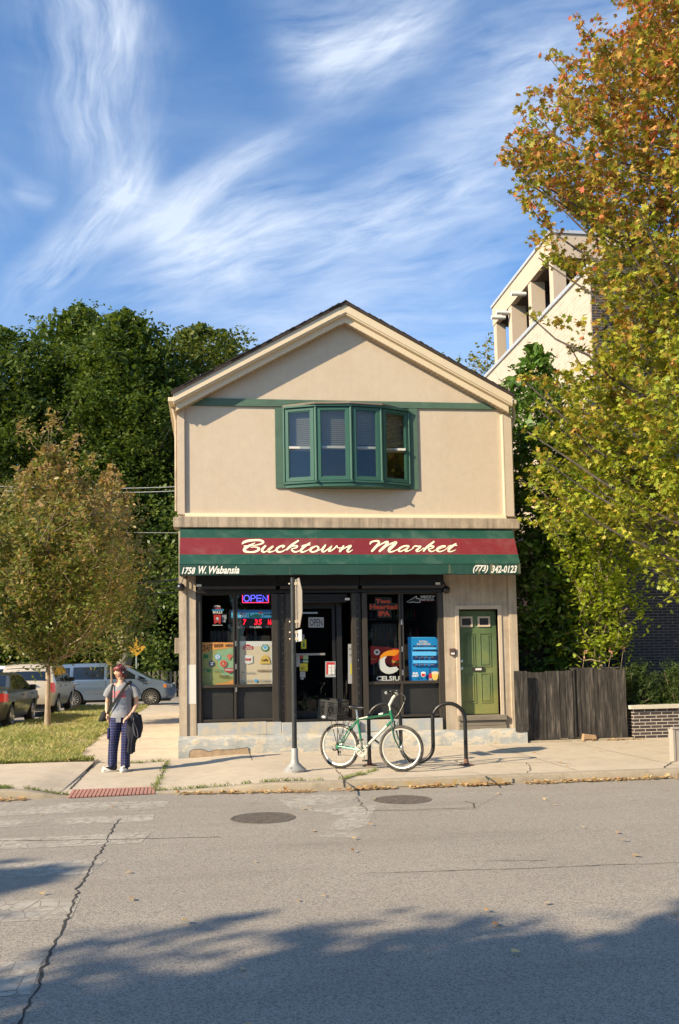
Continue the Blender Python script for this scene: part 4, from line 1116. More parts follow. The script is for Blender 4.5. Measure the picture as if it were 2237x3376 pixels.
p = at(1143, 1975, .0); b_ = MB(); b_.box(p.x - .045, p.x + .045, .005, .012, p.z - .022, p.z + .022); tag(b_.build('label_plate', 'white_plastic'), 'small white sticker plate on the shutter above the entrance door', 'plate')

# posters and signs in the windows ---------------------------------------
INK = {}
def ink(name, col, e=None, es=1.0):
    if name not in MATS: mk(name, col, .5, var=.03, emit=e, es=es)
    return name
ink('i_orange', (.80, .36, .10)); ink('i_olive', (.36, .38, .14)); ink('i_sage', (.24, .34, .20)); ink('i_brown', (.12, .05, .02)); ink('i_white', (.75, .74, .70)); ink('i_cream', (.72, .60, .42))
ink('i_red', (.50, .03, .03)); ink('i_green', (.03, .22, .07)); ink('i_blue', (.01, .30, .72)); ink('i_navy', (.02, .04, .16)); ink('i_sky', (.10, .45, .80)); ink('i_black', (.015, .015, .015)); ink('i_yellow', (.75, .60, .04)); ink('i_pink', (.75, .18, .12)); ink('i_grey', (.35, .36, .37)); ink('i_celorange', (.90, .30, .01)); ink('i_redbox', (.62, .05, .02)); ink('i_gold', (.70, .50, .12)); ink('i_mint', (.30, .48, .28))
class Poster(MB):
    """flat print: everything is placed by its outline on the photo, at depth y"""
    def __init__(s, y, mats): super().__init__(); s.y = y; s.mats = mats; s.k = 0
    def P(s, px, py, l_=None):
        v = at(px, py, s.y - (.001 * s.k if l_ is None else l_)); return (v.x, v.y, v.z)
    def shape(s, pts, mat): s.add([s.P(*q) for q in pts], [tuple(range(len(pts)))], s.mats.index(mat)); s.k += 1; return s
    def rect(s, x0, x1, y0, y1, mat): return s.shape([(x0, y0), (x1, y0), (x1, y1), (x0, y1)], mat)
    def circ(s, x, y, r, mat, ry=None): return s.shape([(x + r * cos(a * pi / 9), y + (ry or r) * sin(a * pi / 9)) for a in range(18)], mat)
    def tx(s, txt, x0, x1, y0, y1, mat, bold=.02, shear=0.0, tilt=0.0):
        s.text(txt, 0, 0, 0, 0, 0, s.mats.index(mat), bold, shear, fr=lambda u, v: s.P(x0 + (x1 - x0) * u, y1 + (y0 - y1) * v + tilt * u)); s.k += 1; return s
    def done(s, name, label, cat, group=None):
        o = s.build(name, s.mats); tag(o, label, cat, group)
        xs = [v[0] for v in s.v]; return o
G = 'posters in the shop windows'
M = ['i_olive', 'i_orange', 'i_sage', 'i_brown', 'i_green', 'i_white', 'i_sky', 'i_pink', 'i_navy', 'i_red', 'i_mint', 'i_cream']
p = Poster(.125, M)   # crop origin (640,1930), 5.227 px per photo px
c5 = lambda x, y: (640 + x / 5.227, 1930 + y / 5.227)
def R5(x0, x1, y0, y1, mat): a = c5(x0, y0); b2 = c5(x1, y1); p.rect(a[0], b2[0], a[1], b2[1], mat)
def S5(pts, mat): p.shape([c5(*q) for q in pts], mat)
def C5(x, y, r, mat, ry=None): a = c5(x, y); p.circ(a[0], a[1], r / 5.227, mat, (ry or r) / 5.227)
def T5(t_, x0, x1, y0, y1, mat, bold=.02, shear=0, tilt=0): a = c5(x0, y0); b2 = c5(x1, y1); p.tx(t_, a[0], b2[0], a[1], b2[1], mat, bold, shear, tilt / 5.227)
R5(112, 722, 982, 1752, 'i_olive'); S5([(112, 982), (722, 982), (722, 1065), (560, 1085), (400, 1100), (250, 1130), (112, 1195)], 'i_orange')
S5([(400, 1130), (722, 1072), (722, 1560), (500, 1560), (420, 1400)], 'i_mint'); S5([(722, 1610), (722, 1752), (300, 1752), (400, 1690), (560, 1670)], 'i_orange')
T5('CRAFT', 122, 325, 1030, 1140, 'i_brown', .02, 0, -15); T5('BEER', 352, 515, 1012, 1068, 'i_brown', .02, 0, -6); T5('HERE', 545, 705, 1012, 1060, 'i_brown', .03)
C5(208, 1225, 45, 'i_green', 36); C5(410, 1232, 52, 'i_sky'); C5(410, 1232, 40, 'i_white'); T5('S', 392, 428, 1205, 1260, 'i_sky', .03)
S5([(545, 1210), (600, 1200), (613, 1170), (632, 1200), (690, 1205), (640, 1240), (625, 1285), (600, 1285), (592, 1240)], 'i_pink')
C5(305, 1350, 50, 'i_navy'); T5('HOP', 275, 335, 1320, 1345, 'i_white'); T5('BREW', 275, 335, 1352, 1378, 'i_white'); C5(510, 1348, 60, 'i_pink'); C5(510, 1348, 38, 'i_red'); T5('B', 495, 527, 1325, 1370, 'i_cream', .03)
S5([(125, 1448), (300, 1448), (280, 1490), (125, 1490)], 'i_green'); T5('brew', 140, 225, 1455, 1485, 'i_cream'); T5('PIPEWORKS', 320, 500, 1440, 1490, 'i_sage', .02)
S5([(525, 1425), (695, 1425), (695, 1475), (612, 1512), (525, 1475)], 'i_red'); T5('TEMPERANCE', 530, 692, 1438, 1472, 'i_white', .03); T5('Revolution', 195, 300, 1560, 1600, 'i_sage'); T5('RAVINIA', 445, 620, 1545, 1592, 'i_brown')
p.done('beer_poster', 'orange and olive craft beer poster in the left shop window', 'poster', G)
M = ['i_cream', 'i_white', 'i_red', 'i_green', 'i_sky', 'i_gold', 'i_grey', 'i_brown', 'i_navy', 'i_pink']
p = Poster(.125, M)
R5(790, 1350, 962, 1730, 'i_cream'); S5([(790, 962), (1345, 962), (1345, 1045), (1040, 1050), (880, 1010), (790, 1040)], 'i_white'); R5(1320, 1350, 1060, 1725, 'i_white')
R5(845, 1022, 1045, 1105, 'i_red'); C5(930, 1040, 45, 'i_red', 22); T5('STELLA', 870, 1002, 1048, 1070, 'i_white', .03); T5('ARTOIS', 870, 1002, 1078, 1100, 'i_white', .03)
C5(1228, 1080, 68, 'i_green', 60); C5(1228, 1075, 50, 'i_white', 42); C5(1228, 1070, 36, 'i_sky', 26); T5('Goose', 1180, 1275, 1012, 1030, 'i_green', .03)
S5([(862, 1210), (935, 1200), (1015, 1210), (1015, 1335), (935, 1355), (862, 1335)], 'i_white'); T5('Stiegl', 880, 985, 1255, 1315, 'i_red', .05, 0, -12)
S5([(1132, 1350), (1150, 1270), (1185, 1215), (1228, 1192), (1270, 1215), (1305, 1270), (1322, 1350)], 'i_gold'); T5('Leffe', 1172, 1282, 1262, 1310, 'i_brown', .04)
T5('Weihenstephan', 820, 1055, 1485, 1530, 'i_grey', .03); T5('UNIBROUE', 1092, 1345, 1452, 1492, 'i_brown'); C5(1070, 1638, 27, 'i_sky'); T5('SCHLENKERLA', 820, 1035, 1625, 1655, 'i_grey'); T5('LINDEMANS', 1110, 1335, 1622, 1655, 'i_grey')
p.done('beer_poster', 'pale cream imported beer poster right of the craft beer poster', 'poster', G)
# small stag-and-badge sticker
M = ['i_white', 'i_red', 'i_grey', 'i_sky', 'i_black']
p = Poster(.125, M)
T5('ULTRA', 345, 460, 345, 375, 'i_white', .04); R5(345, 465, 383, 402, 'i_red'); T5('CHICAGO', 308, 515, 405, 440, 'i_sky', .04); T5('BULLS', 330, 490, 442, 485, 'i_white', .04)
S5([(345, 505), (465, 505), (470, 530), (460, 670), (405, 635), (350, 670), (340, 530)], 'i_red'); C5(405, 575, 28, 'i_grey'); C5(405, 565, 14, 'i_white'); R5(322, 495, 682, 690, 'i_white')
p.done('window_sticker', 'red and white badge sticker high in the left window', 'sticker', G)
p = Poster(.15, ['i_grey', 'i_white']); R5(485, 560, 505, 585, 'i_grey'); R5(485, 545, 592, 635, 'i_grey'); p.done('window_notice', 'small grey paper notices behind the red badge sticker', 'notice', G)
# LED open sign
ink('led_blue', (.05, .05, .4), (.10, .10, 1.0), 2.2); ink('led_red', (.5, .02, .08), (1.0, .04, .12), 1.7); ink('led_digit', (.5, .01, .02), (1.0, .01, .03), 1.6)
p = Poster(.135, ['i_black']); R5(832, 1290, 142, 300, 'i_black'); p.done; OS = tag(p.build('open_sign', ['i_black']), 'lit OPEN sign in blue letters with red border in the left window', 'neon sign')
def led(paths, r, mat, name):
    b_ = MB()
    for q in paths: b_.tube([tuple(at(*c5(*v), .125)) for v in q], r, 5)
    b_.build(name, mat, OS)
circ = [(910 + 48 * cos(a * pi / 10), 222 + 52 * sin(a * pi / 10)) for a in range(21)]
led([circ, [(985, 275), (985, 172), (1040, 172), (1058, 190), (1056, 212), (1038, 226), (988, 226)], [(1168, 172), (1085, 172), (1085, 272), (1168, 272)], [(1087, 222), (1160, 222)], [(1190, 275), (1190, 175), (1265, 270), (1265, 172)]], .0065, 'led_blue', 'letters')
led([[(840, 148), (1283, 148)], [(840, 296), (1283, 296)], [(838, 150), (838, 295)], [(1285, 150), (1285, 295)]], .006, 'led_red', 'border')
# lottery jackpot display
M = ['i_sky', 'i_navy', 'i_green', 'i_white', 'i_red', 'i_black', 'led_digit', 'i_grey', 'i_pink', 'lot_a', 'lot_b']
ink('lot_a', (.02, .10, .30), (.02, .16, .40), .12); ink('lot_b', (.10, .45, .70), (.12, .55, .80), .15)
p = Poster(.22, M)
R5(600, 1336, 410, 740, 'i_black'); R5(645, 1336, 425, 570, 'lot_a'); R5(645, 1336, 470, 555, 'lot_b'); R5(915, 925, 425, 570, 'lot_a'); R5(1200, 1210, 425, 570, 'lot_a')
T5('MEGA', 790, 905, 470, 505, 'i_red', .04); T5('MILLIONS', 790, 905, 512, 545, 'i_white', .03); T5('Lotto', 950, 1170, 478, 555, 'i_green', .06); R5(1115, 1185, 455, 490, 'i_pink'); C5(690, 475, 22, 'i_pink')
for x in (1232, 1275, 1318): C5(x, 498, 19, 'i_black'); C5(x - 5, 494, 6, 'i_white')
for tx_, x0, x1 in (('1', 680, 700), ('7', 850, 905), ('3', 1040, 1100), ('5', 1110, 1170), ('1', 1275, 1290), ('6', 1300, 1336)): T5(tx_, x0, x1, 585, 678, 'led_digit', .01, .1)
T5('MILLION', 675, 880, 698, 738, 'i_grey', .02); T5('MILLION', 962, 1165, 698, 735, 'i_white', .02); T5('MILL', 1242, 1336, 698, 730, 'i_grey', .02)
p.done('lottery_display', 'lottery jackpot display with red digits and blue headers under the OPEN sign', 'display')
# right window
c5 = lambda x, y: (1190 + x / 5.227, 1930 + y / 5.227)
M = ['i_redbox', 'i_red', 'i_gold', 'i_black', 'i_orange']
p = Poster(.24, M)
S5([(150, 1040), (690, 1100), (700, 1400), (510, 1390), (340, 1300), (160, 1365)], 'i_red'); S5([(400, 1060), (515, 1072), (512, 1120), (405, 1112)], 'i_redbox'); S5([(590, 1090), (690, 1105), (690, 1390), (510, 1390), (505, 1250), (560, 1240)], 'i_redbox'); S5([(690, 1380), (700, 1600), (640, 1600)], 'i_red')
T5("Reese's", 510, 660, 1275, 1330, 'i_gold', .03, .3, 18); T5("Reese's", 160, 265, 1250, 1285, 'i_orange', .02, .2)
p.done('candy_display', 'red cardboard candy display standing inside the right window', 'candy display')
M = ['i_white', 'i_celorange', 'i_black']
p = Poster(.112, M)
C5(262, 1152, 52, 'i_white'); C5(262, 1150, 21, 'i_black')
ow = [(645, 1118), (520, 1112), (430, 1130), (365, 1165), (325, 1210), (300, 1290), (298, 1290)]
S5([(652, 1118), (560, 1108), (460, 1122), (380, 1155), (325, 1210), (298, 1290), (345, 1250), (400, 1225), (470, 1212), (560, 1215), (610, 1190), (640, 1150)], 'i_celorange')
S5([(298, 1292), (292, 1350), (305, 1420), (345, 1480), (405, 1515), (470, 1528), (540, 1515), (600, 1485), (640, 1445), (600, 1400), (545, 1405), (485, 1415), (430, 1390), (400, 1330), (400, 1270), (435, 1225), (395, 1228), (345, 1252)], 'i_white')
T5('CELSIUS', 252, 715, 1562, 1645, 'i_white', .035)
p.done('energy_drink_decal', 'white and orange C decal lettered CELSIUS on the right window glass', 'decal', G)
M = ['i_blue', 'i_sky', 'i_navy', 'i_white', 'i_red', 'i_cream', 'i_gold', 'i_grey']
p = Poster(.125, M)
S5([(795, 890), (1270, 890), (1315, 940), (1340, 1200), (1350, 1660), (822, 1675), (800, 1200)], 'i_blue'); S5([(860, 890), (1262, 896), (1262, 905), (860, 905)], 'i_sky')
T5('FOOTBALL', 988, 1140, 950, 985, 'i_white', .05); T5('2024 SCHEDULE', 952, 1185, 992, 1028, 'i_white', .05)
for y0, y1 in ((1036, 1062), (1108, 1138), (1222, 1280), (1350, 1388)):
    R5(885, 1283, y0, y1, 'i_navy')
    for x in (990, 1080, 1140, 1168): R5(x, x + 12, y0 - 1, y1 + 1, 'i_blue')
    for x in (920, 1015, 1090, 1190): R5(x, x + 50, y0 + 10, y0 + 16, 'i_grey')
R5(872, 1285, 1140, 1168, 'i_sky'); R5(872, 1285, 1170, 1210, 'i_sky'); R5(885, 1290, 1290, 1342, 'i_sky'); R5(885, 1283, 1066, 1100, 'i_sky')
T5('BUD', 880, 970, 1498, 1530, 'i_white', .05); T5('LIGHT', 868, 985, 1538, 1575, 'i_white', .05); S5([(1022, 1495), (1062, 1485), (1100, 1495), (1100, 1560), (1062, 1582), (1022, 1560)], 'i_white'); S5([(1030, 1520), (1094, 1520), (1094, 1555), (1062, 1574), (1030, 1555)], 'i_red')
S5([(1165, 1425), (1190, 1425), (1192, 1490), (1212, 1530), (1212, 1650), (1155, 1650), (1155, 1530), (1168, 1490)], 'i_navy'); R5(1157, 1210, 1520, 1600, 'i_red'); R5(1157, 1210, 1602, 1640, 'i_grey')
S5([(1205, 1500), (1325, 1500), (1312, 1600), (1290, 1640), (1285, 1675), (1235, 1675), (1240, 1640), (1215, 1600)], 'i_gold'); S5([(1205, 1490), (1265, 1480), (1325, 1490), (1322, 1530), (1208, 1530)], 'i_cream')
p.done('football_poster', 'bright blue football schedule poster in the right window', 'poster', G)
ink('i_neonoff', (.30, .045, .02), (.5, .06, .02), .12); ink('i_neonyel', (.10, .10, .04))
p = Poster(.15, ['i_neonoff', 'i_black', 'i_neonyel'])
S5([(235, 205), (510, 215), (515, 310), (640, 300), (640, 405), (500, 425), (515, 550), (280, 555), (265, 430), (130, 420), (130, 315), (235, 310)], 'i_neonyel')
S5([(242, 212), (503, 222), (508, 317), (632, 308), (632, 398), (493, 418), (508, 542), (287, 547), (272, 423), (137, 412), (137, 322), (242, 317)], 'i_black')
T5('Two', 240, 500, 235, 310, 'i_neonoff', .05); T5('Hearted', 140, 615, 325, 412, 'i_neonoff', .05); T5('IPA', 290, 490, 440, 530, 'i_neonoff', .06)
p.done('neon_beer_sign', 'dark orange Two Hearted IPA sign in the right window', 'sign', G)
p = Poster(.15, ['i_white', 'i_black', 'i_grey', 'i_red'])
T5('VIZZY', 1010, 1275, 175, 222, 'i_white', .05, .15); T5('HARD SELTZER', 1022, 1252, 232, 262, 'i_white', .04); R5(1020, 1290, 268, 272, 'i_red')
S5([(770, 285), (860, 230), (950, 175), (950, 215), (1015, 230), (1012, 295), (940, 300), (880, 290), (830, 300)], 'i_white'); S5([(785, 280), (865, 238), (935, 200), (942, 228), (1002, 240), (1000, 285), (940, 290), (880, 278), (830, 290)], 'i_black')
p.done('seltzer_sign', 'black and white hard seltzer sign at the top of the right window', 'sign', G)
# door stickers; crop origin (920,1880), 3.947 px per photo px
c5 = lambda x, y: (920 + x / 3.947, 1880 + y / 3.947)
def R5(x0, x1, y0, y1, mat): a = c5(x0, y0); b2 = c5(x1, y1); p.rect(a[0], b2[0], a[1], b2[1], mat)
def T5(t_, x0, x1, y0, y1, mat, bold=.02, shear=0, tilt=0): a = c5(x0, y0); b2 = c5(x1, y1); p.tx(t_, a[0], b2[0], a[1], b2[1], mat, bold, shear, tilt)
p = Poster(.30, ['i_grey', 'i_black']); R5(385, 585, 612, 745, 'i_grey'); T5('OPEN', 402, 568, 632, 728, 'i_black', .01); p.done('open_notice', 'grey paper OPEN notice on the entrance door glass', 'notice')
G2 = 'stickers on the entrance door'
def stick(rects, lab, mats, texts=()):
    global p
    p = Poster(.30, mats)
    for r_ in rects: R5(*r_)
    for t_ in texts: T5(*t_)
    p.done('door_sticker', lab, 'sticker', G2)
ink('i_dyel', (.55, .50, .03))
stick([(268, 332, 838, 912, 'i_grey')], 'small grey sticker above the yellow bottle sticker on the door', ['i_grey', 'i_black'], [('?', 295, 320, 845, 885, 'i_black', .03)])
stick([(290, 358, 900, 1022, 'i_dyel'), (312, 338, 950, 1000, 'i_green'), (319, 331, 925, 952, 'i_green')], 'yellow sticker with a green bottle on the door', ['i_dyel', 'i_green'])
stick([(228, 275, 1088, 1255, 'i_grey'), (280, 312, 1115, 1150, 'i_red'), (280, 312, 1172, 1202, 'i_navy'), (316, 383, 1092, 1160, 'i_mint'), (316, 383, 1172, 1202, 'i_mint')], 'cluster of red, blue and pale green payment stickers on the door', ['i_grey', 'i_red', 'i_navy', 'i_mint'])
stick([(272, 376, 1212, 1312, 'i_dyel'), (285, 352, 1258, 1264, 'i_black'), (285, 332, 1276, 1281, 'i_black'), (285, 352, 1294, 1299, 'i_black')], 'plain yellow notice sticker below the payment stickers', ['i_dyel', 'i_black'])
stick([(276, 346, 1318, 1395, 'i_grey'), (285, 325, 1400, 1422, 'i_grey')], 'pale grey sticker lowest on the door', ['i_grey'])
p = Poster(.29, ['i_white', 'i_red', 'i_grey']); R5(605, 740, 1187, 1390, 'i_grey'); R5(618, 728, 1198, 1228, 'i_red'); R5(618, 640, 1228, 1355, 'i_red')
for i in range(7): R5(645, 685, 1232 + i * 18, 1246 + i * 18, 'i_white'); R5(692, 726, 1232 + i * 18, 1246 + i * 18, 'i_white')
p.done('hours_sign', 'white and red opening hours sign on the lower door glass', 'notice')
p = Poster(.20, ['i_white', 'i_sky', 'i_dyel', 'i_grey', 'i_black']); R5(888, 985, 960, 1475, 'i_grey'); R5(950, 985, 1110, 1478, 'i_white'); R5(958, 985, 1230, 1355, 'i_sky'); R5(918, 952, 1212, 1355, 'i_dyel'); T5('ICE', 905, 972, 1015, 1035, 'i_black'); T5('COLD', 905, 972, 1090, 1115, 'i_black')
p.done('door_poster', 'narrow white poster on the right side of the entrance', 'poster')
# ================================================================ trees and plants
def bark(name, c1, c2, sc=6):
    m, k, b = nodemat(name); t = k.n('ShaderNodeTexCoord').outputs['Object']
    n_ = k.noise(k.mapping(t, (1, 1, .18)), sc, 6, .7, .3); c = k.ramp(n_, [(.35, c1), (.6, c2)])
    k.l(c, b.inputs['Base Color']); b.inputs['Roughness'].default_value = .92
    bn = k.n('ShaderNodeBump'); bn.inputs['Strength'].default_value = .9; bn.inputs['Distance'].default_value = .03; k.l(n_, bn.inputs['Height']); k.l(bn.outputs[0], b.inputs['Normal'])
bark('bark_young', (.20, .145, .10), (.40, .31, .22), 9); bark('bark_old', (.10, .085, .07), (.30, .26, .20), 3); bark('bark_dark', (.05, .04, .032), (.12, .10, .08), 5)
LEAF = {
 'maple': [(0, -1), (.28, -.42), (.92, -.55), (.62, -.08), (1.0, .42), (.42, .38), (0, 1.15), (-.42, .38), (-1.0, .42), (-.62, -.08), (-.92, -.55), (-.28, -.42)],
 'oval': [(0, -1), (.42, -.35), (.40, .35), (0, 1), (-.40, .35), (-.42, -.35)],
 'diamond': [(0, -1), (.6, 0), (0, 1), (-.6, 0)],
 'needle': [(0, -1), (.13, 0), (0, 1), (-.13, 0)]}
def leaves(C, size, shape, rs, updir=.6, jit=.35, droop=.25, out=None):
    """C: (n,3) leaf centres -> verts, triangle indices"""
    n = len(C); P = np.array(LEAF[shape]); kk = len(P)
    nr = rs.normal(size=(n, 3)); nr[:, 2] = np.abs(nr[:, 2]) * 1.0 + updir
    if out is not None: nr[:, :2] += out[:, :2] * .8
    nr /= np.linalg.norm(nr, axis=1)[:, None]
    a = rs.normal(size=(n, 3)); u = np.cross(nr, a); u /= np.linalg.norm(u, axis=1)[:, None]; v = np.cross(nr, u)
    s = size * (1 + jit * (rs.rand(n) * 2 - 1)) / 2
    V = C[:, None, :] + s[:, None, None] * (P[None, :, 0, None] * u[:, None, :] + P[None, :, 1, None] * v[:, None, :]) - (s[:, None] * droop * (P[None, :, 0] ** 2 + .3 * P[None, :, 1] ** 2))[:, :, None] * nr[:, None, :]
    if kk <= 6:
        tri = [(0, i, i + 1) for i in range(1, kk - 1)]
        V = V.reshape(-1, 3); base = np.arange(n) * kk
    else:
        V = np.concatenate([V, C[:, None, :]], 1).reshape(-1, 3); tri = [(kk, i, (i + 1) % kk) for i in range(kk)]; base = np.arange(n) * (kk + 1)
    T = np.array(tri); I = (base[:, None, None] + T[None]).reshape(-1)
    return V, I
def curve3(p0, p1, bend, n=6, rs=None):
    p0, p1 = np.array(p0, float), np.array(p1, float); out = []
    for i in range(n + 1):
        t = i / n; q = p0 * (1 - t) + p1 * t; q = q + np.array(bend) * 4 * t * (1 - t) * .25; out.append(tuple(q))
    return out
def tree(name, base, label, cat, top_z, trunk_r, env, leaf, size, mat, barkm, nspray, per, spray_len=.7, seed=1, group=None, limbs=26, clear=None, extra=(), lean=(0, 0), inner=0, updir=.6, up=.55, scatter=.13, twigs=True, hollow=.35, cull=None, lobes=.16):
    """env: [(z, radius)] of the crown; sprays of leaves sit on twigs carried by limbs off one tapered trunk"""
    rs = np.random.RandomState(seed); bx_, by_, bz_ = base
    T = thing(name, base, label, cat, group)
    zs = np.array([e[0] for e in env]); rr_ = np.array([e[1] for e in env])
    def cen(z): f = (z - bz_) / (top_z - bz_); return np.array([bx_ + lean[0] * f * f, by_ + lean[1] * f * f, z])
    tb = MB(); zz = np.linspace(bz_ - .05, top_z, 16); wob = rs.normal(size=(16, 2)) * trunk_r * .35; wob[0] = 0
    pts = [tuple(cen(z) + np.array([wob[i][0], wob[i][1], 0])) for i, z in enumerate(zz)]
    rad = [trunk_r * (1.35 if i == 0 else max(.06, (1 - i / 15.5) ** .9)) for i in range(16)]
    tb.tube(pts, rad, 10)
    def trunk_at(z): i = min(14, max(0, int((z - zz[0]) / (zz[1] - zz[0])))); t = (z - zz[i]) / (zz[1] - zz[0]); return np.array(pts[i]) * (1 - t) + np.array(pts[i + 1]) * t, rad[i]
    lobe = rs.rand(6) * 6.28
    def R(z, a):
        r = np.interp(z, zs, rr_); return r * (1 + lobes * np.sin(3 * a + lobe[0] + z * .9) + lobes * .8 * np.sin(5 * a + lobe[1] - z * 1.7) + lobes * .6 * np.sin(2 * a + lobe[2] + 2.6 * z))
    z0 = clear if clear is not None else zs[0]
    tips = []
    wz = np.maximum(np.interp(np.linspace(zs[0], zs[-1], 60), zs, rr_), .05) ** 1.6; wz = np.cumsum(wz / wz.sum())
    for i in range(nspray):
        z = np.interp(rs.rand(), wz, np.linspace(zs[0], zs[-1], 60)); a = rs.rand() * 6.283
        f = 1 - (1 - hollow) * rs.rand() ** 1.9
        c_ = cen(z); r = R(z, a) * f; tips.append((np.array([c_[0] + r * cos(a), c_[1] + r * sin(a), z]), f))
    for e in extra: tips.append((np.array(e, float), 1.4))
    LP = []; ends = []
    for i in range(limbs):
        tp, f = tips[(i * max(1, nspray // limbs)) % len(tips)]
        ends.append(tp)
    ends += [np.array(e, float) for e in extra]
    limbpts = []
    for e in ends:
        d_ = e - cen(e[2]); hd_ = np.hypot(d_[0], d_[1]); zs_ = max(z0 * .9 + .1 * bz_, min(e[2] - hd_ * up, top_z * .9)); p0, r0 = trunk_at(zs_)
        cv = curve3(p0, e, (rs.normal() * .7, rs.normal() * .7, -hd_ * .5 + rs.normal() * .4), 7); cv = [tuple(np.array(q_) + (rs.normal(size=3) * .05 if 0 < k_ < 7 else 0)) for k_, q_ in enumerate(cv)]
        rl = max(.007, min(r0 * .4, .010 * np.linalg.norm(e - p0) + .008))
        tb.tube(cv, [rl * (1 - .8 * k_ / 7) for k_ in range(8)], 6, caps=False); limbpts += [np.array(q) for q in cv[3:]]
    limbpts = np.array(limbpts)
    tw = MB()
    for tp, f in tips:
        dd = np.linalg.norm(limbpts - tp, axis=1); j = dd.argmin(); root = limbpts[j] if dd[j] > .05 else cen(tp[2])
        ax = tp - cen(tp[2]); ax[2] = 0; na = np.linalg.norm(ax); ax = ax / na if na > 1e-6 else np.array([1., 0, 0])
        ax = ax * (1 - up * .6) + np.array([0, 0, up]) + rs.normal(size=3) * .28; ax /= np.linalg.norm(ax)
        L_ = spray_len * (.6 + .8 * rs.rand()); start = tp - ax * L_ * .8; n_ = int(per * (.6 + .8 * rs.rand()))
        if f > 1.3: # a long protruding limb: leafy along its outer part
            root = cen(tp[2] - 1.0); L_ = np.linalg.norm(tp - root) * .55; ax = (tp - root) / np.linalg.norm(tp - root); start = tp - ax * L_; n_ = per * 4
        if cull and cull(tp): continue
        if twigs and rs.rand() < .6: tw.tube([tuple(root * .25 + start * .75 if dd[j] < 1.2 else start), tuple(start + ax * L_ * .5), tuple(start + ax * L_)], [.007, .005, .003], 4, caps=False)
        t = rs.rand(n_) ** .8; sc_ = scatter * (1.15 - .75 * t)[:, None] * np.array([1, 1, .7]); sc_ = sc_ * (1.5 if f > 1.3 else 1)
        LP.append(start + np.outer(t * L_, ax) + rs.normal(size=(n_, 3)) * sc_)
    LP = np.concatenate(LP)
    V, I = leaves(LP, size, leaf, rs, updir)
    if inner:
        z = zs[0] + (zs[-1] - zs[0]) * rs.rand(inner); a = rs.rand(inner) * 6.283; r = np.array([R(z[i], a[i]) for i in range(inner)]) * .78 * np.sqrt(rs.rand(inner))
        cc = np.array([cen(q) for q in z]); Cc = np.stack([cc[:, 0] + r * np.cos(a), cc[:, 1] + r * np.sin(a), z], 1)
        V2, I2 = leaves(Cc, size * 2.1, 'oval', rs, .3); I = np.concatenate([I, I2 + len(V)]); V = np.concatenate([V, V2])
    tb.v += [tuple(q) for q in []]
    b0 = len(tb.v); tb.v += tw.v; tb.f += [tuple(i + b0 for i in f_) for f_ in tw.f]; tb.m += tw.m
    tb.build('trunk', barkm, T, smooth=60)
    rawmesh('crown', V, 3, I, mat, T)
    return T

rmap = random.Random(3)
# tall autumn maple at the right
leafmat('maple_leaf', [(.09, .14, .016), (.22, .28, .025), (.38, .39, .04), (.14, .20, .02), (.29, .33, .03), (.48, .42, .06), (.12, .17, .02)],
        top=[(.52, .19, .06), (.26, .29, .04), (.60, .25, .09), (.16, .21, .03), (.64, .15, .10), (.38, .34, .06), (.14, .19, .03)], zr=(5.2, 13.6), patch=1.1, trans=.27, gloss=.35)
tree('maple_tree', (9.0, -2.9, .1), 'tall street maple turning orange at the top and yellow green below', 'tree', 14.2, .20,
     [(2.9, .3), (3.4, 1.6), (4.2, 2.7), (5.0, 3.3), (6.2, 3.15), (7.2, 2.6), (8.6, 2.55), (9.8, 3.1), (10.8, 3.3), (12, 3.0), (13.2, 2.5), (14.3, 1.6), (15, .3)],
     'maple', .098, 'maple_leaf', 'bark_dark', 3000, 34, .75, seed=4, limbs=46, hollow=.30, updir=.5, scatter=.105, cull=lambda q: q[0] > 10.0 and rmap.random() < .75,
     extra=[(4.98, -2.5, 10.55), (5.3, -2.6, 9.95), (5.55, -2.4, 11.3), (5.85, -2.6, 12.2), (5.35, -2.5, 7.6), (5.2, -2.4, 6.55), (5.5, -2.7, 8.5), (5.9, -2.5, 5.7), (7.1, -2.6, 3.4), (7.35, -2.8, 2.95), (6.3, -2.5, 5.0), (5.5, -2.2, 6.1), (7.5, -2.9, 4.4), (6.6, -2.3, 4.6), (5.35, -2.3, 5.6), (5.6, -2.4, 5.1), (6.0, -2.2, 4.5), (5.7, -2.0, 6.6), (6.2, -2.2, 7.2)])

# young street maples on the parkway
leafmat('young_maple_leaf', [(.07, .11, .02), (.16, .19, .04), (.11, .16, .028), (.28, .22, .07), (.18, .15, .04)],
        top=[(.42, .23, .10), (.55, .30, .16), (.24, .19, .06), (.45, .28, .14), (.32, .15, .08)], zr=(3.8, 9.8), patch=1.4, trans=.28)
tree('young_maple', (-4.17, 6.8, .22), 'young maple with bronze and green leaves on the parkway lawn beside the parked cars', 'tree', 7.9, .07,
     [(2.0, .2), (2.5, 1.2), (3.2, 1.8), (4.2, 2.15), (5.2, 2.05), (5.9, 1.6), (6.5, 1.1), (7.0, .6), (7.5, .15)],
     'oval', .115, 'young_maple_leaf', 'bark_young', 1300, 24, .7, seed=12, limbs=34, up=.9, hollow=.15, inner=900, group='young maples on the parkway',
     extra=[(-4.05, 6.7, 8.3), (-4.9, 6.6, 8.1), (-3.4, 6.6, 7.7), (-2.9, 6.5, 7.2), (-2.35, 6.5, 6.5)], lobes=.2)
tree('young_maple', (-3.75, 17.2, .2), 'slender young maple farther along the parkway in front of the blue minivan', 'tree', 9.6, .045,
     [(1.9, .2), (2.5, 1.1), (3.6, 1.5), (5.2, 1.55), (6.8, 1.3), (8.2, .85), (9.4, .15)],
     'oval', .13, 'young_maple_leaf', 'bark_young', 620, 20, .7, seed=21, limbs=20, up=.9, hollow=.2, inner=700, group='young maples on the parkway', lobes=.2)

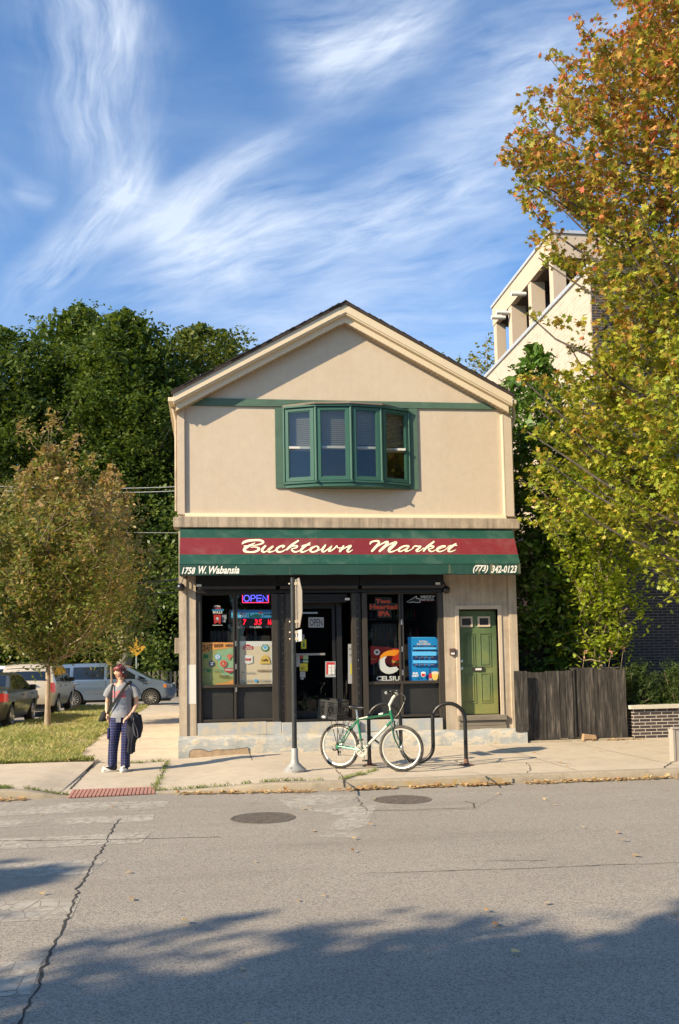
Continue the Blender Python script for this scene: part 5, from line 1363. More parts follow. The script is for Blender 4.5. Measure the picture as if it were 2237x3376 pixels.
# dense old trees behind the houses
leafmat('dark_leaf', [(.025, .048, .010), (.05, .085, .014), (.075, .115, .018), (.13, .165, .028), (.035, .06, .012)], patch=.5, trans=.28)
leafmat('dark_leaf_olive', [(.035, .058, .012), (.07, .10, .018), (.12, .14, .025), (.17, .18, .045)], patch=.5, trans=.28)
BG = 'large old trees behind the alley'
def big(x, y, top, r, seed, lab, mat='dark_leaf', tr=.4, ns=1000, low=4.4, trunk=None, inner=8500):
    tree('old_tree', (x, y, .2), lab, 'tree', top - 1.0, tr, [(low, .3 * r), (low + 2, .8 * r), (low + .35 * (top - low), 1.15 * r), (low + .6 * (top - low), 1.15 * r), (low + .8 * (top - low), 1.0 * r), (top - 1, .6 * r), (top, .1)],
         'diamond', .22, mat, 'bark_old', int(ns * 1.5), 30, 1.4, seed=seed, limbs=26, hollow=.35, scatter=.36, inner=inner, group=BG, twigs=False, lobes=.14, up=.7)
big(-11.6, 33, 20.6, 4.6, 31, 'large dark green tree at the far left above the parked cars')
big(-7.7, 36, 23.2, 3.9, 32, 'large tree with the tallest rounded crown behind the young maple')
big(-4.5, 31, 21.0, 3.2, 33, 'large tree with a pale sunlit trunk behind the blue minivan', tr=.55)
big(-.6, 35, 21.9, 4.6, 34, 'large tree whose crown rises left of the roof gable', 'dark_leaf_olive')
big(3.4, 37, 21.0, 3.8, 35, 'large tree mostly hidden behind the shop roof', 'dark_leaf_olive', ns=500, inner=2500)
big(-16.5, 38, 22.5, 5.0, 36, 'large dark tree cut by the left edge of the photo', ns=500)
# understorey: hedges and saplings in the shade of the big trees
def mass(name, boxes, mat, size, n, label, cat, seed, kind='stuff', shape='diamond'):
    rs = np.random.RandomState(seed); C = []
    for (x0, x1, y0, y1, z0, z1), w_ in boxes:
        m_ = int(n * w_); nb = max(8, int((x1 - x0) * (z1 - z0) * .55)); bc = np.stack([rs.uniform(x0, x1, nb), rs.uniform(y0, y1, nb), rs.uniform(z0, z1, nb)], 1)
        bi = rs.randint(0, nb, m_); d = rs.normal(size=(m_, 3)); d /= np.linalg.norm(d, axis=1)[:, None]; C.append(bc[bi] + d * rs.uniform(.3, 1.7, (m_, 1)))
    C = np.concatenate(C); C[:, 2] = np.maximum(C[:, 2], .15)
    V, I = leaves(C, size, shape, rs, .3); o = rawmesh(name, V, 3, I, mat); tag(o, label, cat, kind=kind); return o
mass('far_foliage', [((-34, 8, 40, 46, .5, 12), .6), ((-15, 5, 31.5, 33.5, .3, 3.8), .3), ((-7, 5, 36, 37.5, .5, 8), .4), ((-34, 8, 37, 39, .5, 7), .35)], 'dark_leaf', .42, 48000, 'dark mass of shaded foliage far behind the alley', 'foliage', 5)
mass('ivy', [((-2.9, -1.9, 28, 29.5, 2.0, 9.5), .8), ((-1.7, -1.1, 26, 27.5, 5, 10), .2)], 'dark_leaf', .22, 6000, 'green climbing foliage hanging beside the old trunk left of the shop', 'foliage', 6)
# yellow-green and feathery trees beyond the roof on the right
leafmat('yellow_leaf', [(.20, .19, .03), (.28, .25, .05), (.12, .14, .02), (.34, .28, .07)], patch=1, trans=.4)
tree('yellow_tree', (12.9, 23, .2), 'thin yellow leaved tree between the shop roof and the roof terrace', 'tree', 17.0, .16, [(7, .8), (10, 2.0), (13, 2.3), (15.5, 1.8), (17.2, .3)],
     'diamond', .2, 'yellow_leaf', 'bark_young', 330, 14, 1.0, seed=41, limbs=24, hollow=.15, scatter=.25)
leafmat('feather_leaf', [(.045, .085, .012), (.075, .125, .02), (.10, .15, .03)], patch=1, trans=.4)
tree('feathery_tree', (9.9, 22, .2), 'green feathery tree top rising behind the right roof slope', 'tree', 15.6, .16, [(8, 1.2), (11, 2.0), (13.5, 1.9), (15.3, 1.3), (16.4, .3)],
     'oval', .22, 'feather_leaf', 'bark_young', 300, 16, 1.1, seed=42, limbs=24, hollow=.3, scatter=.2)
# garden trees behind the fence
leafmat('broad_leaf', [(.04, .095, .016), (.075, .155, .022), (.12, .21, .034), (.18, .26, .045)], patch=1.2, trans=.25, gloss=.6)
leafmat('bright_leaf', [(.15, .23, .018), (.26, .34, .025), (.36, .40, .04), (.20, .28, .022)], patch=1.2, trans=.42, gloss=.4)
tree('broadleaf_tree', (7.0, 1.5, .12), 'dark glossy broadleaf tree filling the gap between shop and brick building', 'tree', 8.3, .10,
     [(1.2, .7), (2.2, 1.1), (3.6, 1.2), (5.0, 1.3), (6.2, 1.25), (7.2, 1.0), (8.0, .6), (8.6, .12)], 'oval', .12, 'broad_leaf', 'bark_dark', 900, 20, .55, seed=51, limbs=34, hollow=.25, inner=1800, up=.8)
tree('garden_tree', (7.85, .55, .12), 'small bright yellow green broadleaf tree behind the black fence', 'tree', 6.4, .045,
     [(1.8, .35), (2.4, .75), (3.2, .95), (4.2, .95), (5.4, .7), (6.7, .15)], 'oval', .115, 'bright_leaf', 'bark_young', 480, 17, .5, seed=53, limbs=18, hollow=.1, up=.8,
     extra=[(6.75, .6, 2.15), (7.2, .5, 2.35), (8.2, .5, 2.3)])
# clipped yews in the planter
leafmat('yew_leaf', [(.028, .055, .012), (.045, .080, .018), (.075, .110, .025), (.10, .13, .04)], patch=5, trans=.15, gloss=.3)
def yew(x, y, lab, seed, rx, ht):
    T = thing('yew_shrub', (x, y, .62), lab, 'shrub', 'yews in the brick planter'); rs = np.random.RandomState(seed); n = 900
    d = rs.normal(size=(n, 3)); d[:, 2] = np.abs(d[:, 2]); d /= np.linalg.norm(d, axis=1)[:, None]
    R_ = np.array([rx, .42, ht]) * (1 + .16 * rs.normal(size=(n, 1))) * (.65 + .35 * rs.rand(n, 1) ** .4); tip = np.array([x, y, .6]) + d * R_; C = []
    for i in range(n):
        ax = d[i] * np.array([1, 1, .5]) + rs.normal(size=3) * .35; ax /= np.linalg.norm(ax); t = np.linspace(0, 1, 16); C.append(tip[i] - ax * .2 + np.outer(t * .26, ax) + rs.normal(size=(16, 3)) * .012)
    C = np.concatenate(C); V, I = leaves(C, .08, 'needle', rs, .4); rawmesh('foliage', V, 3, I, 'yew_leaf', T)
    b_ = MB()
    for i in range(40): q = tip[rs.randint(n)]; b_.tube([(x + rs.normal() * .05, y, .6), tuple((np.array([x, y, .6]) + q) / 2 + rs.normal(size=3) * .03), tuple(q)], [.012, .008, .003], 5, caps=False)
    b_.build('stem', 'bark_young', T)
yew(8.42, .35, 'yew shrub at the left end of the brick planter', 61, .58, .92); yew(9.35, .35, 'yew shrub cut by the right edge of the photo', 62, .52, .9); yew(10.4, .35, 'yew shrub farther right in the planter', 63, .5, .9)
# trees on the near side of the street, whose shade reaches the road
leafmat('shade_leaf', [(.05, .08, .015), (.09, .11, .02), (.12, .12, .03)], patch=1, trans=.3)
def near_tree(x, y, top, r, seed, lab, low=3.4, ns=520):
    tree('street_tree', (x, y, .1), lab, 'tree', top - .6, .2, [(low, .4 * r), (low + 1.2, .9 * r), ((low + top) / 2, r), (top - 1.4, .75 * r), (top, .1)], 'diamond', .20, 'shade_leaf', 'bark_young', ns, 22, .9, seed=seed, limbs=24, hollow=.2, inner=2200, group='street trees on the near side', twigs=False, scatter=.2, lobes=.22)
near_tree(-10.6, -19.6, 9.8, 3.3, 71, 'leafy street tree behind the camera to the left, shading the road', ns=900)
near_tree(-6.4, -17.6, 7.2, 2.7, 72, 'smaller street tree on the near kerb behind the camera', ns=800)
near_tree(-15.1, -15.3, 8.5, 2.2, 73, 'street tree farther left on the near kerb', ns=420)
near_tree(3.5, -26, 13.5, 3.6, 74, 'tall street tree behind the camera to the right')
near_tree(-2.5, -30, 9.5, 3.2, 75, 'street tree directly behind the camera')
mk('car_glass2', (.02, .022, .025), .1, spec=.8)
# ================================================================ fence, planter, neighbour building, wires, signs
m_, k, b = nodemat('black_wood')
t = k.n('ShaderNodeTexCoord').outputs['Object']; g = k.n('ShaderNodeNewGeometry').outputs['Random Per Island']
n_ = k.noise(k.mapping(t, (1, 1, .09)), 22, 6, .7, .2); n2 = k.noise(t, 5, 6, .75)
c = k.ramp(n_, [(.34, (.014, .012, .011)), (.52, (.050, .043, .036)), (.70, (.17, .145, .12))])
c = k.mix(k.m('MULTIPLY_ADD', n2, 3.0, -1.6, clamp=True), c, (.10, .082, .062)); c = k.mix(1.0, c, k.ramp(g, [(0, (.75, .75, .75)), (1, (1.2, 1.2, 1.2))]), 'MULTIPLY')
k.l(c, b.inputs['Base Color']); b.inputs['Roughness'].default_value = .9
bn = k.n('ShaderNodeBump'); bn.inputs['Strength'].default_value = .8; bn.inputs['Distance'].default_value = .01; k.l(n_, bn.inputs['Height']); k.l(bn.outputs[0], b.inputs['Normal'])
rf_ = random.Random(4)
FN = thing('wood_fence', (7.4, -.15, .12), 'weathered black vertical board fence left of the brick planter', 'fence')
GT = thing('wood_gate', (6.6, -.13, .12), 'dark board gate set back between the shop and the fence', 'gate')
def boards(mb, x0, x1, y, n, z0, z1a, z1b, th=.022):
    for i in range(n):
        a = lerp(x0, x1, i / n) + .004; b2 = lerp(x0, x1, (i + 1) / n) - .004; zt = lerp(z1a, z1b, i / n) + rf_.uniform(-.012, .008); yy = y + rf_.uniform(-.004, .006)
        mb.box(a, b2, yy, yy + th, z0 + rf_.uniform(0, .02), zt, bev=.003)
fb = MB(); boards(fb, 5.66, 5.93, -.32, 2, .34, 1.50, 1.49); o = fb.build('end_board', 'black_wood', GT)
fb = MB(); boards(fb, 5.93, 6.88, -.20, 7, .16, 1.46, 1.48); fb.build('board_panel', 'black_wood', GT)
fb = MB(); boards(fb, 6.88, 7.80, -.16, 10, .16, 1.50, 1.50); fb.build('board_panel', 'black_wood', FN)
fb = MB(); fb.box(7.80, 7.985, -.18, -.06, .12, 1.48, bev=.006); fb.build('post', 'black_wood', FN); fb = MB(); fb.box(6.885, 6.93, -.19, -.163, .16, 1.51); fb.build('post', 'black_wood', FN)
fb = MB(); fb.box(6.88, 7.99, -.13, -.08, 1.505, 1.53); fb.box(6.9, 7.8, -.13, -.09, 1.2, 1.29); fb.box(6.9, 7.8, -.13, -.09, .4, .49); fb.build('rail', 'black_wood', FN)
b_ = MB(); b_.box(5.95, 8.08, -.28, -.02, .04, .155, bev=.02); b_.build('fence_footing', 'kerb_concrete', FN)
b_ = MB(); b_.prism([(7.02, .158), (7.29, .158), (7.27, .23), (7.04, .26)], -.30, -.20); tag(b_.build('wood_block', mk('tan_wood', (.36, .23, .13), .9, var=.3, scale=8)), 'broken tan wood block lying at the foot of the fence', 'wood block')
b_ = MB(); b_.box(6.0, 8.05, 1.2, 1.25, .12, 2.0); b_.build('board_panel', 'black_wood', FN)
b_ = MB(); rs5 = random.Random(9)
LV = []
for (x, y, z, h) in ((7.75, .1, 1.5, .42), (8.02, .12, 1.5, .5), (7.2, .1, 1.45, .5)):
    b_.tube([(x, y, z - .6), (x + .02, y, z), (x + .08, y - .02, z + h * .8)], .004, 5, caps=False)
    for _ in range(9): LV.append((x + .08 + rs5.gauss(0, .04), y - .02 + rs5.gauss(0, .03), z + h * .8 + rs5.gauss(0, .06)))
n0 = len(b_.v); leafmat('rust_leaf', [(.42, .20, .10), (.55, .33, .20), (.30, .12, .06)], patch=4, trans=.3)
V, I = leaves(np.array(LV), .07, 'oval', np.random.RandomState(3), .1)
for i in range(0, len(I), 3): pass
b_.v += [tuple(q) for q in V]; b_.f += [tuple(int(q) + n0 for q in I[i:i + 3]) for i in range(0, len(I), 3)]; b_.m += [1] * (len(I) // 3)
tag(b_.build('dry_plant', ['bark_young', 'rust_leaf']), 'dry stalks with rust brown leaves sticking up behind the black fence', 'plant')

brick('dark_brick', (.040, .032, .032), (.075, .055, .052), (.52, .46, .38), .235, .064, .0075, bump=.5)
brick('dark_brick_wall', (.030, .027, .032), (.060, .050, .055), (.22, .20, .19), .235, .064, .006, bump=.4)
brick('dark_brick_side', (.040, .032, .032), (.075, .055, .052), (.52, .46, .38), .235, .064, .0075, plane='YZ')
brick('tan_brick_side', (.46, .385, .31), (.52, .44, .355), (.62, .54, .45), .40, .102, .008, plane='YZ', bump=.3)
PLT = thing('brick_planter', (9.5, -.1, .05), 'low dark brick planter wall with a pale concrete cap', 'planter')
b_ = MB(); b_.box(8.10, 16, -.20, -.02, .0, .70); b_.build('front_wall', 'dark_brick', PLT)
b_ = MB(); b_.box(8.098, 8.25, -.019, 1.4, .0, .70); b_.build('side_wall', 'dark_brick_side', PLT)
b_ = MB(); b_.box(8.03, 16, -.26, .06, .702, .775, bev=.005); b_.box(8.03, 8.30, .06, 1.4, .702, .775, bev=.005); b_.build('cap', 'concrete_new', PLT)
b_ = MB(); b_.box(8.26, 16, -.02, 1.4, .0, .62); b_.build('soil', 'lawn_soil', PLT)
# corner of a weathered planter box at the right edge
p_ = gnd(2220, 2511, .11); PB = thing('planter_box', (p_.x, p_.y, .11), 'corner of a weathered grey wooden planter box at the right edge', 'planter box')
mk('grey_wood', (.36, .31, .26), .85, var=.25, scale=7, stretch=(1, 1, .15), bump=.3)
b_ = MB(); x0, y0 = p_.x, p_.y
b_.box(x0, x0 + .04, y0, y0 + .13, .10, .60, bev=.004); b_.box(x0 + .041, x0 + 1.2, y0 + .01, y0 + .04, .10, .60); b_.box(x0 - .01, x0 + 1.2, y0 - .01, y0 + .05, .60, .63, bev=.004); b_.build('side_panel', 'grey_wood', PB)
b_ = MB(); b_.box(x0 + .05, x0 + 1.2, y0 + .05, y0 + .13, .15, .52); b_.build('soil', 'lawn_soil', PB)

# modern brick building
MBD = thing('modern_building', (12, 6, 0), 'modern dark brick building with pale sunlit side wall and roof terrace frame', 'building')
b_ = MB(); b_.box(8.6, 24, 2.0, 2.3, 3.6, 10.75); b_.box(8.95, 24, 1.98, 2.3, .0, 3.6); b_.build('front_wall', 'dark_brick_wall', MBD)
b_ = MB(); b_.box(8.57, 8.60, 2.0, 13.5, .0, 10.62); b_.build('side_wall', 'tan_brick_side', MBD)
b_ = MB(); b_.box(8.52, 8.66, 1.95, 13.6, 10.62, 10.72, bev=.01); b_.box(8.66, 24, 1.95, 2.35, 10.75, 10.82); b_.build('coping', mk('coping', (.55, .57, .60), .5, .4, var=.05), MBD)
b_ = MB(); b_.box(8.6, 24, 2.3, 13.5, 10.3, 10.35); b_.box(8.61, 24, 13.4, 13.5, 0, 10.6); b_.build('roof_deck', 'dark_panel', MBD)
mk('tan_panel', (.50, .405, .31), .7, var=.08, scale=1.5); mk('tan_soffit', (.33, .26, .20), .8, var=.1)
b_ = MB(); b_.box(8.60, 8.75, 4.20, 9.0, 12.0, 12.58); b_.box(8.751, 16, 4.20, 4.35, 11.95, 12.58); b_.box(15.85, 16, 4.35, 9, 12.0, 12.58); b_.box(8.75, 15.8, 8.85, 9.0, 12.0, 12.58)
for yy in (5.75, 7.3): b_.box(8.596, 8.5995, yy, yy + .01, 12.0, 12.58)
b_.build('fascia', 'tan_panel', MBD)
b_ = MB(); b_.box(8.56, 8.60, 4.16, 9.04, 12.58, 12.66); b_.box(8.6, 16, 4.16, 4.2, 12.58, 12.66); b_.build('roof_edge', 'coping', MBD)
b_ = MB(); b_.box(8.76, 15.84, 4.36, 8.84, 12.42, 12.47); b_.build('terrace_roof', 'tan_soffit', MBD)
for x0, x1, y0, y1 in ((8.62, 8.98, 4.22, 4.46), (8.62, 9.02, 5.75, 5.98), (8.62, 9.08, 7.35, 7.62), (8.62, 8.92, 8.72, 8.98), (11.5, 11.85, 4.22, 4.46)):
    b_ = MB(); b_.box(x0, x1, y0, y1, 10.36, 11.998 if y0 > 4.4 else 11.948, bev=.01); b_.build('column', 'tan_panel', MBD)
b_ = MB(); b_.box(9.3, 16, 6.6, 6.8, 10.36, 12.4); b_.build('terrace_wall', 'dark_brick_wall', MBD)
for (px_, py_, yy) in ((1683, 968, 7.2), (1634, 1030, 8.6), (1618, 1046, 9.1)):
    q = X_ = None
    dd = RM @ Vector(((px_ - PX) / F_PX, -(py_ - PY) / F_PX, -1.0)); t_ = (8.2 - CAM.x) / dd.x; q = CAM + dd * t_
    b_ = MB(); b_.tube([(8.2, q.y, q.z), (8.62, q.y, q.z)], .06, 12); b_.build('roof_light_tube', 'white_plastic', MBD, smooth=True)
b_ = MB(); q = at(1985, 1090, 1.9); b_.tube(catmull([(q.x, 1.98, q.z - .1), (q.x - .02, 1.75, q.z), (q.x + .03, 1.7, q.z + .25), (q.x + .05, 1.95, q.z + .4)], 5), [.05] * 16, 8); b_.build('wall_lamp', 'black_metal', MBD, smooth=True)
b_ = MB(); b_.box(9.8, 12.5, 1.97, 1.995, 6.2, 8.2); b_.build('front_window', 'bay_glass', MBD)
b_ = MB(); b_.box(9.7, 9.8, 1.93, 2.0, 6.1, 8.3); b_.box(9.8, 12.5, 1.93, 2.0, 6.1, 6.2); b_.box(9.8, 12.5, 1.93, 2.0, 8.2, 8.3); b_.build('window_frame', 'black_metal', MBD)
b_ = MB(); b_.box(8.62, 9.0, 2.6, 2.7, 0, 3.6); b_.build('recess_shade_panel', 'dark_panel', MBD)  # dark panel in an added recess, standing in for deep shade at the corner

# overhead wires between the shop and poles down the street
PL = thing('utility_pole', (-16, 24.0, .2), 'wooden utility pole left of the parked cars carrying the overhead wires', 'utility pole')
b_ = MB(); b_.tube([(-16, 24, .1), (-16, 24, 11.4)], [.16, .11], 12); b_.build('pole', 'bark_old', PL); b_ = MB(); b_.box(-17, -15, 23.93, 24.07, 10.3, 10.42); b_.build('crossarm', 'bark_old', PL)
def wire(p0, p1, r, mat, sag, lab):
    p0, p1 = Vector(p0), Vector(p1); pts = [p0.lerp(p1, i / 24) + Vector((0, 0, -sag * 4 * (i / 24) * (1 - i / 24))) for i in range(25)]
    b_ = MB(); b_.tube(pts, r, 5); tag(b_.build('overhead_wire', mat), lab, 'wire', 'overhead wires left of the shop')
mk('wire_grey', (.45, .44, .42), .5)
def on(px, py, y): return tuple(at(px, py, y))
wire((-16, 24.3, 10.45), on(640, 1602, 24.3), .018, 'wire_grey', .35, 'upper of the two pale overhead wires')
wire((-16, 24, 10.2), on(640, 1616, 24), .018, 'wire_grey', .35, 'lower of the two pale overhead wires')
wire((-16, 24, 8.2), on(640, 1757, 24), .012, 'wire_grey', .1, 'single thin grey wire below the pale pair')
wire(on(300, 1932, 20), on(640, 1907, 20), .035, 'black_metal', .02, 'thick black cable, topmost of three above the street trunk'); wire(on(300, 1955, 20), on(640, 1932, 20), .02, 'black_metal', .02, 'thin black cable, middle of three'); wire(on(300, 1968, 20), on(640, 1948, 20), .025, 'black_metal', .02, 'black cable, lowest of three')

# yellow diamond warning sign seen from the side street
c0 = at(450, 2134, 27.0); DS = thing('warning_sign', (c0.x, 27, .2), 'yellow diamond warning sign half hidden by leaves above the minivan', 'road sign')
b_ = MB(); s_ = .46; b_.prism([(c0.x, c0.z + s_), (c0.x + s_, c0.z), (c0.x, c0.z - s_), (c0.x - s_, c0.z)], 26.98, 27.0); b_.build('sign_plate', mk('sign_yellow', (.50, .27, .015), .6), DS)
b_ = MB(); b_.tube([(c0.x, 27.05, .15), (c0.x, 27.05, c0.z + .5)], .03, 8); b_.build('post', 'steel', DS)
# pale fence and posts glimpsed behind the van; a shaded house at the far left
b_ = MB()
for i in range(40): x = -6 + i * .22; b_.box(x, x + .12, 30.5, 30.53, .15, 1.5 + .05 * sin(i))
for z in (.5, 1.2): b_.box(-6, 2.8, 30.54, 30.58, z, z + .1)
tag(b_.build('picket_fence', mk('grey_fence', (.16, .14, .12), .9, var=.3)), 'dim grey board fence behind the minivan under the trees', 'fence')
HS = thing('distant_house', (-16, 44, 0), 'shaded house behind the trees at the far left', 'house')
b_ = MB(); b_.box(-22, -12, 40, 48, 0, 7); b_.build('wall', mk('house_wall', (.22, .20, .18), .9), HS)
b_ = MB(); b_.add([(-22.4, 39.6, 7), (-11.6, 39.6, 7), (-11.6, 48.4, 7), (-22.4, 48.4, 7), (-22.4, 44, 10), (-11.6, 44, 10)], [(0, 1, 5, 4), (2, 3, 4, 5), (1, 2, 5), (3, 0, 4)]); b_.build('roof', 'shingle', HS)
for x in (-20, -17.5, -14.5): b_ = MB(); b_.box(x, x + 1.1, 39.95, 40, 1.4, 3.2); b_.build('window', 'white_plastic', HS)
GL = thing('globe_lamp', (on(180, 2150, 30)[0], 30, .2), 'small white globe lamp on a dark post behind the beige car', 'lamp'); q = on(180, 2150, 30)
b_ = MB(); b_.ball(q, .13, 14, 10); b_.build('globe', 'white_plastic', GL, smooth=True); b_ = MB(); b_.tube([(q[0], 30, .15), (q[0], 30, q[2] - .1)], .03, 8); b_.build('post', 'black_metal', GL)

# street sign: pole, cast base, octagon plate and small plate seen from the edge
sb = Vector((1.19, -3.37, 0)); zb = walk_z(1.19, -3.37); SG = thing('street_sign', (sb.x, sb.y, zb), 'black street sign pole with an octagonal plate seen edge on', 'road sign')
mk('pole_paint', (.028, .030, .030), .45, .2, var=.4, scale=9, dirt=((.30, .27, .23), 12, .66, .72)); mk('cast_grey', (.34, .335, .32), .6, .3, var=.15, scale=12, bump=.3)
tp = at(966, 1905, -3.37)
b_ = MB(); b_.tube([(sb.x, sb.y, zb + .2), (tp.x + .0, sb.y, tp.z)], .036, 16); b_.build('pole', 'pole_paint', SG, smooth=True)
b_ = MB(); b_.lathe([(.0, zb + .0), (.165, zb + .0), (.17, zb + .035), (.12, zb + .075), (.065, zb + .13), (.052, zb + .20), (.05, zb + .34), (.047, zb + .345), (.0, zb + .345)], (sb.x, sb.y, 0), seg=28); b_.build('base', 'cast_grey', SG, smooth=50)
b_ = MB()
for a in (.6, 2.4, 4.2, 5.6): b_.lathe([(0, zb + .075), (.014, zb + .075), (.014, zb + .055), (.014, zb + .02)], (sb.x + .13 * cos(a), sb.y + .13 * sin(a), 0), seg=6)
b_.build('bolt', 'cast_iron', SG)
yaw_s = radians(5.0)     # the plate faces down the street, turned a little towards us
cz = (2.975 + 2.24) / 2 ; R_ = .385
b_ = MB(); poly = [(R_ * cos(pi / 8 + i * pi / 4) / cos(pi / 8) * .96, R_ * sin(pi / 8 + i * pi / 4) / cos(pi / 8) * .96) for i in range(8)]
px0_ = sb.x + .075
def plate(poly, zc, th=.004):
    M_ = Matrix.Translation((px0_, sb.y, zc)) @ Matrix.Rotation(radians(90) + yaw_s, 4, 'Z'); c_ = MB(); c_.prism(poly, -th, th); return c_.xf(M_)
pb_ = plate(poly, cz); pb_.build('octagon_plate', mk('plate_back', (.55, .47, .37), .45, .6, var=.12, scale=3), SG)
pf = plate([(x * .985, z * .985) for x, z in poly], cz, .0005); pf.v = [(v[0] + .006, v[1], v[2]) for v in pf.v]; pf.build('stop_face', mk('stop_red', (.45, .02, .02), .4), SG)
plate([(-.30, -.085), (.30, -.085), (.30, .085), (-.30, .085)], 2.115).build('small_plate', mk('plate_white', (.62, .62, .62), .4, .3), SG)
b_ = MB()
for z in (2.90, 2.33, 2.17, 2.07): b_.box(sb.x + .03, px0_ - .003, sb.y - .05, sb.y + .02, z - .022, z + .022, bev=.004); b_.ball((sb.x - .045, sb.y - .01, z), .014, 8, 6)
b_.build('bracket', mk('bracket_tan', (.60, .52, .40), .5, .3), SG)

# unseen houses added behind the camera to darken the reflections in the windows
for x0, x1, h, lab in ((-26, -13, 7.5, 'unseen brick house added behind the camera at the left'), (-12, 1, 8.2, 'unseen brick house added directly behind the camera'), (2, 16, 7.2, 'unseen brick house added behind the camera at the right')):
    NH = thing('reflection_house', ((x0 + x1) / 2, -34, 0), lab, 'house', 'unseen houses added for the window reflections')
    b_ = MB(); b_.box(x0, x1, -42, -34, 0, h); b_.build('wall', 'dark_brick_wall', NH)
    b_ = MB(); b_.add([(x0 - .3, -33.6, h), (x1 + .3, -33.6, h), (x1 + .3, -42.4, h), (x0 - .3, -42.4, h), (x0 - .3, -38, h + 2.6), (x1 + .3, -38, h + 2.6)], [(0, 1, 5, 4), (2, 3, 4, 5), (1, 2, 5), (3, 0, 4)]); b_.build('roof', 'shingle', NH)
    for wx in rng(x0 + 1.5, x1 - 1.5, 3.2):
        for wz in (1.4, 4.6): b_ = MB(); b_.box(wx - .5, wx + .5, -34, -33.95, wz, wz + 1.6); b_.build('window', 'car_glass2', NH)
# ================================================================ bicycle and rack
mk('frame_green', (.010, .20, .085), .3, .3, var=.15, spec=.6, coat=.5); mk('frame_white', (.62, .62, .50), .4, var=.1); mk('tyre', (.028, .026, .024), .85, var=.3, scale=20, bump=.6, bscale=90, dirt=((.14, .12, .10), 8, .4, .7))
mk('rim_alu', (.72, .70, .62), .35, .4, var=.1); mk('chrome', (.65, .64, .60), .25, .9, var=.1); mk('rack_black', (.016, .015, .014), .35, .2, var=.4, scale=8, dirt=((.16, .08, .05), 6, .66, .74)); mk('rust', (.17, .09, .06), .9, var=.3, scale=12, bump=.4)
bz = walk_z(2.2, -3.7) + .004
BK = thing('bicycle', (1.88, -3.2, bz), 'green and white mountain bicycle leaning at the first loop of the rack', 'bicycle', rotz=radians(-40), local=True)
R_W = .335
def wheel(name, cx, parent, front):
    b_ = MB(); n_ = 48
    b_.torus(R_W - .024, .024, (0, 0, 0), 'Y', 56, 12)
    for i in range(64):     # knobs
        a = 2 * pi * i / 64
        for s_ in (-.013, .013):
            st = len(b_.v); b_.box(-.005, .005, s_ - .006, s_ + .006, R_W - .008, R_W + .0005); b_.xf(Matrix.Rotation(a + (.05 if s_ > 0 else 0), 4, 'Y'), st)
    W = b_.build(name, 'tyre', parent, smooth=40); W.location = (cx, 0, R_W)
    b_ = MB(); b_.lathe([(.288, -.011), (.300, -.013), (.303, -.012), (.303, .012), (.300, .013), (.288, .011), (.270, .007), (.270, -.007), (.288, -.011)], seg=56, axis='Y'); b_.build('rim', 'rim_alu', W, smooth=35)
    b_ = MB()
    for i in range(28):
        a = 2 * pi * i / 28; s_ = 1 if i % 2 else -1; a2 = a + .5 * (1 if i % 4 < 2 else -1)
        b_.tube([(.024 * cos(a2), s_ * .028, .024 * sin(a2)), (.272 * cos(a), s_ * .003, .272 * sin(a))], .0013, 4, caps=False)
    b_.build('spokes', 'chrome', W)
    b_ = MB(); b_.lathe([(0, -.05), (.012, -.05), (.012, -.035), (.026, -.033), (.026, -.026), (.016, -.022), (.016, .022), (.026, .026), (.026, .033), (.012, .035), (.012, .05), (0, .05)], axis='Y', seg=16); b_.build('hub', 'chrome', W, smooth=35)
    return W
RWh = wheel('rear_wheel', 0, BK, False); FWh = wheel('front_wheel', 1.05, BK, True); FWh.rotation_euler = (0, 0, radians(12))
BB = Vector((.40, 0, .285)); ST = Vector((.32, 0, .735)); HT = Vector((.885, 0, .86)); HB = Vector((.915, 0, .735)); FH = Vector((1.05, 0, R_W)); RH = Vector((0, 0, R_W))
b_ = MB()
b_.tube([BB, ST + Vector((-.006, 0, .03))], .0165, 12); b_.tube([ST, HT - Vector((0, 0, .03))], .0165, 12); b_.tube([HB, BB], .019, 12); b_.tube([HB - Vector((-.004, 0, .02)), HT + Vector((-.004, 0, .02))], .021, 12)
for s_ in (-1, 1):
    b_.tube([BB + Vector((-.02, s_ * .03, 0)), RH + Vector((.02, s_ * .055, -.0))], [.012, .008], 8)
    b_.tube([ST + Vector((-.01, s_ * .02, -.02)), Vector((.16, s_ * .042, .55)), RH + Vector((.01, s_ * .057, .01))], [.009, .009, .007], 8)
    b_.box(-.02, .03, s_ * .052 - .003, s_ * .052 + .003, R_W - .03, R_W + .03)
b_.lathe([(0, -.036), (.023, -.036), (.023, .036), (0, .036)], tuple(BB), 'Y', 16)
b_.build('frame', 'frame_green', BK, smooth=40)
b_ = MB(); d_ = BB - HB; b_.tube([HB + d_ * .18, HB + d_ * .88], .0197, 12); b_.tube([ST + (HT - ST) * .06, ST + (HT - ST) * .32], .0172, 12); b_.tube([ST + (HT - ST) * .66, ST + (HT - ST) * .78], .0172, 12); b_.build('frame_band', 'frame_white', BK, smooth=40)
FK = MB(); 
for s_ in (-1, 1): FK.tube([Vector((.917, s_ * .03, .715)), Vector((.925, s_ * .052, .66)), Vector((.975, s_ * .056, .47)), Vector((1.05, s_ * .054, R_W))], [.013, .014, .012, .008], 10)
FK.box(.90, .94, -.05, .05, .70, .73, bev=.008)
FK.build('fork', mk('fork_green', (.012, .07, .045), .35, .3, spec=.6), BK, smooth=40)
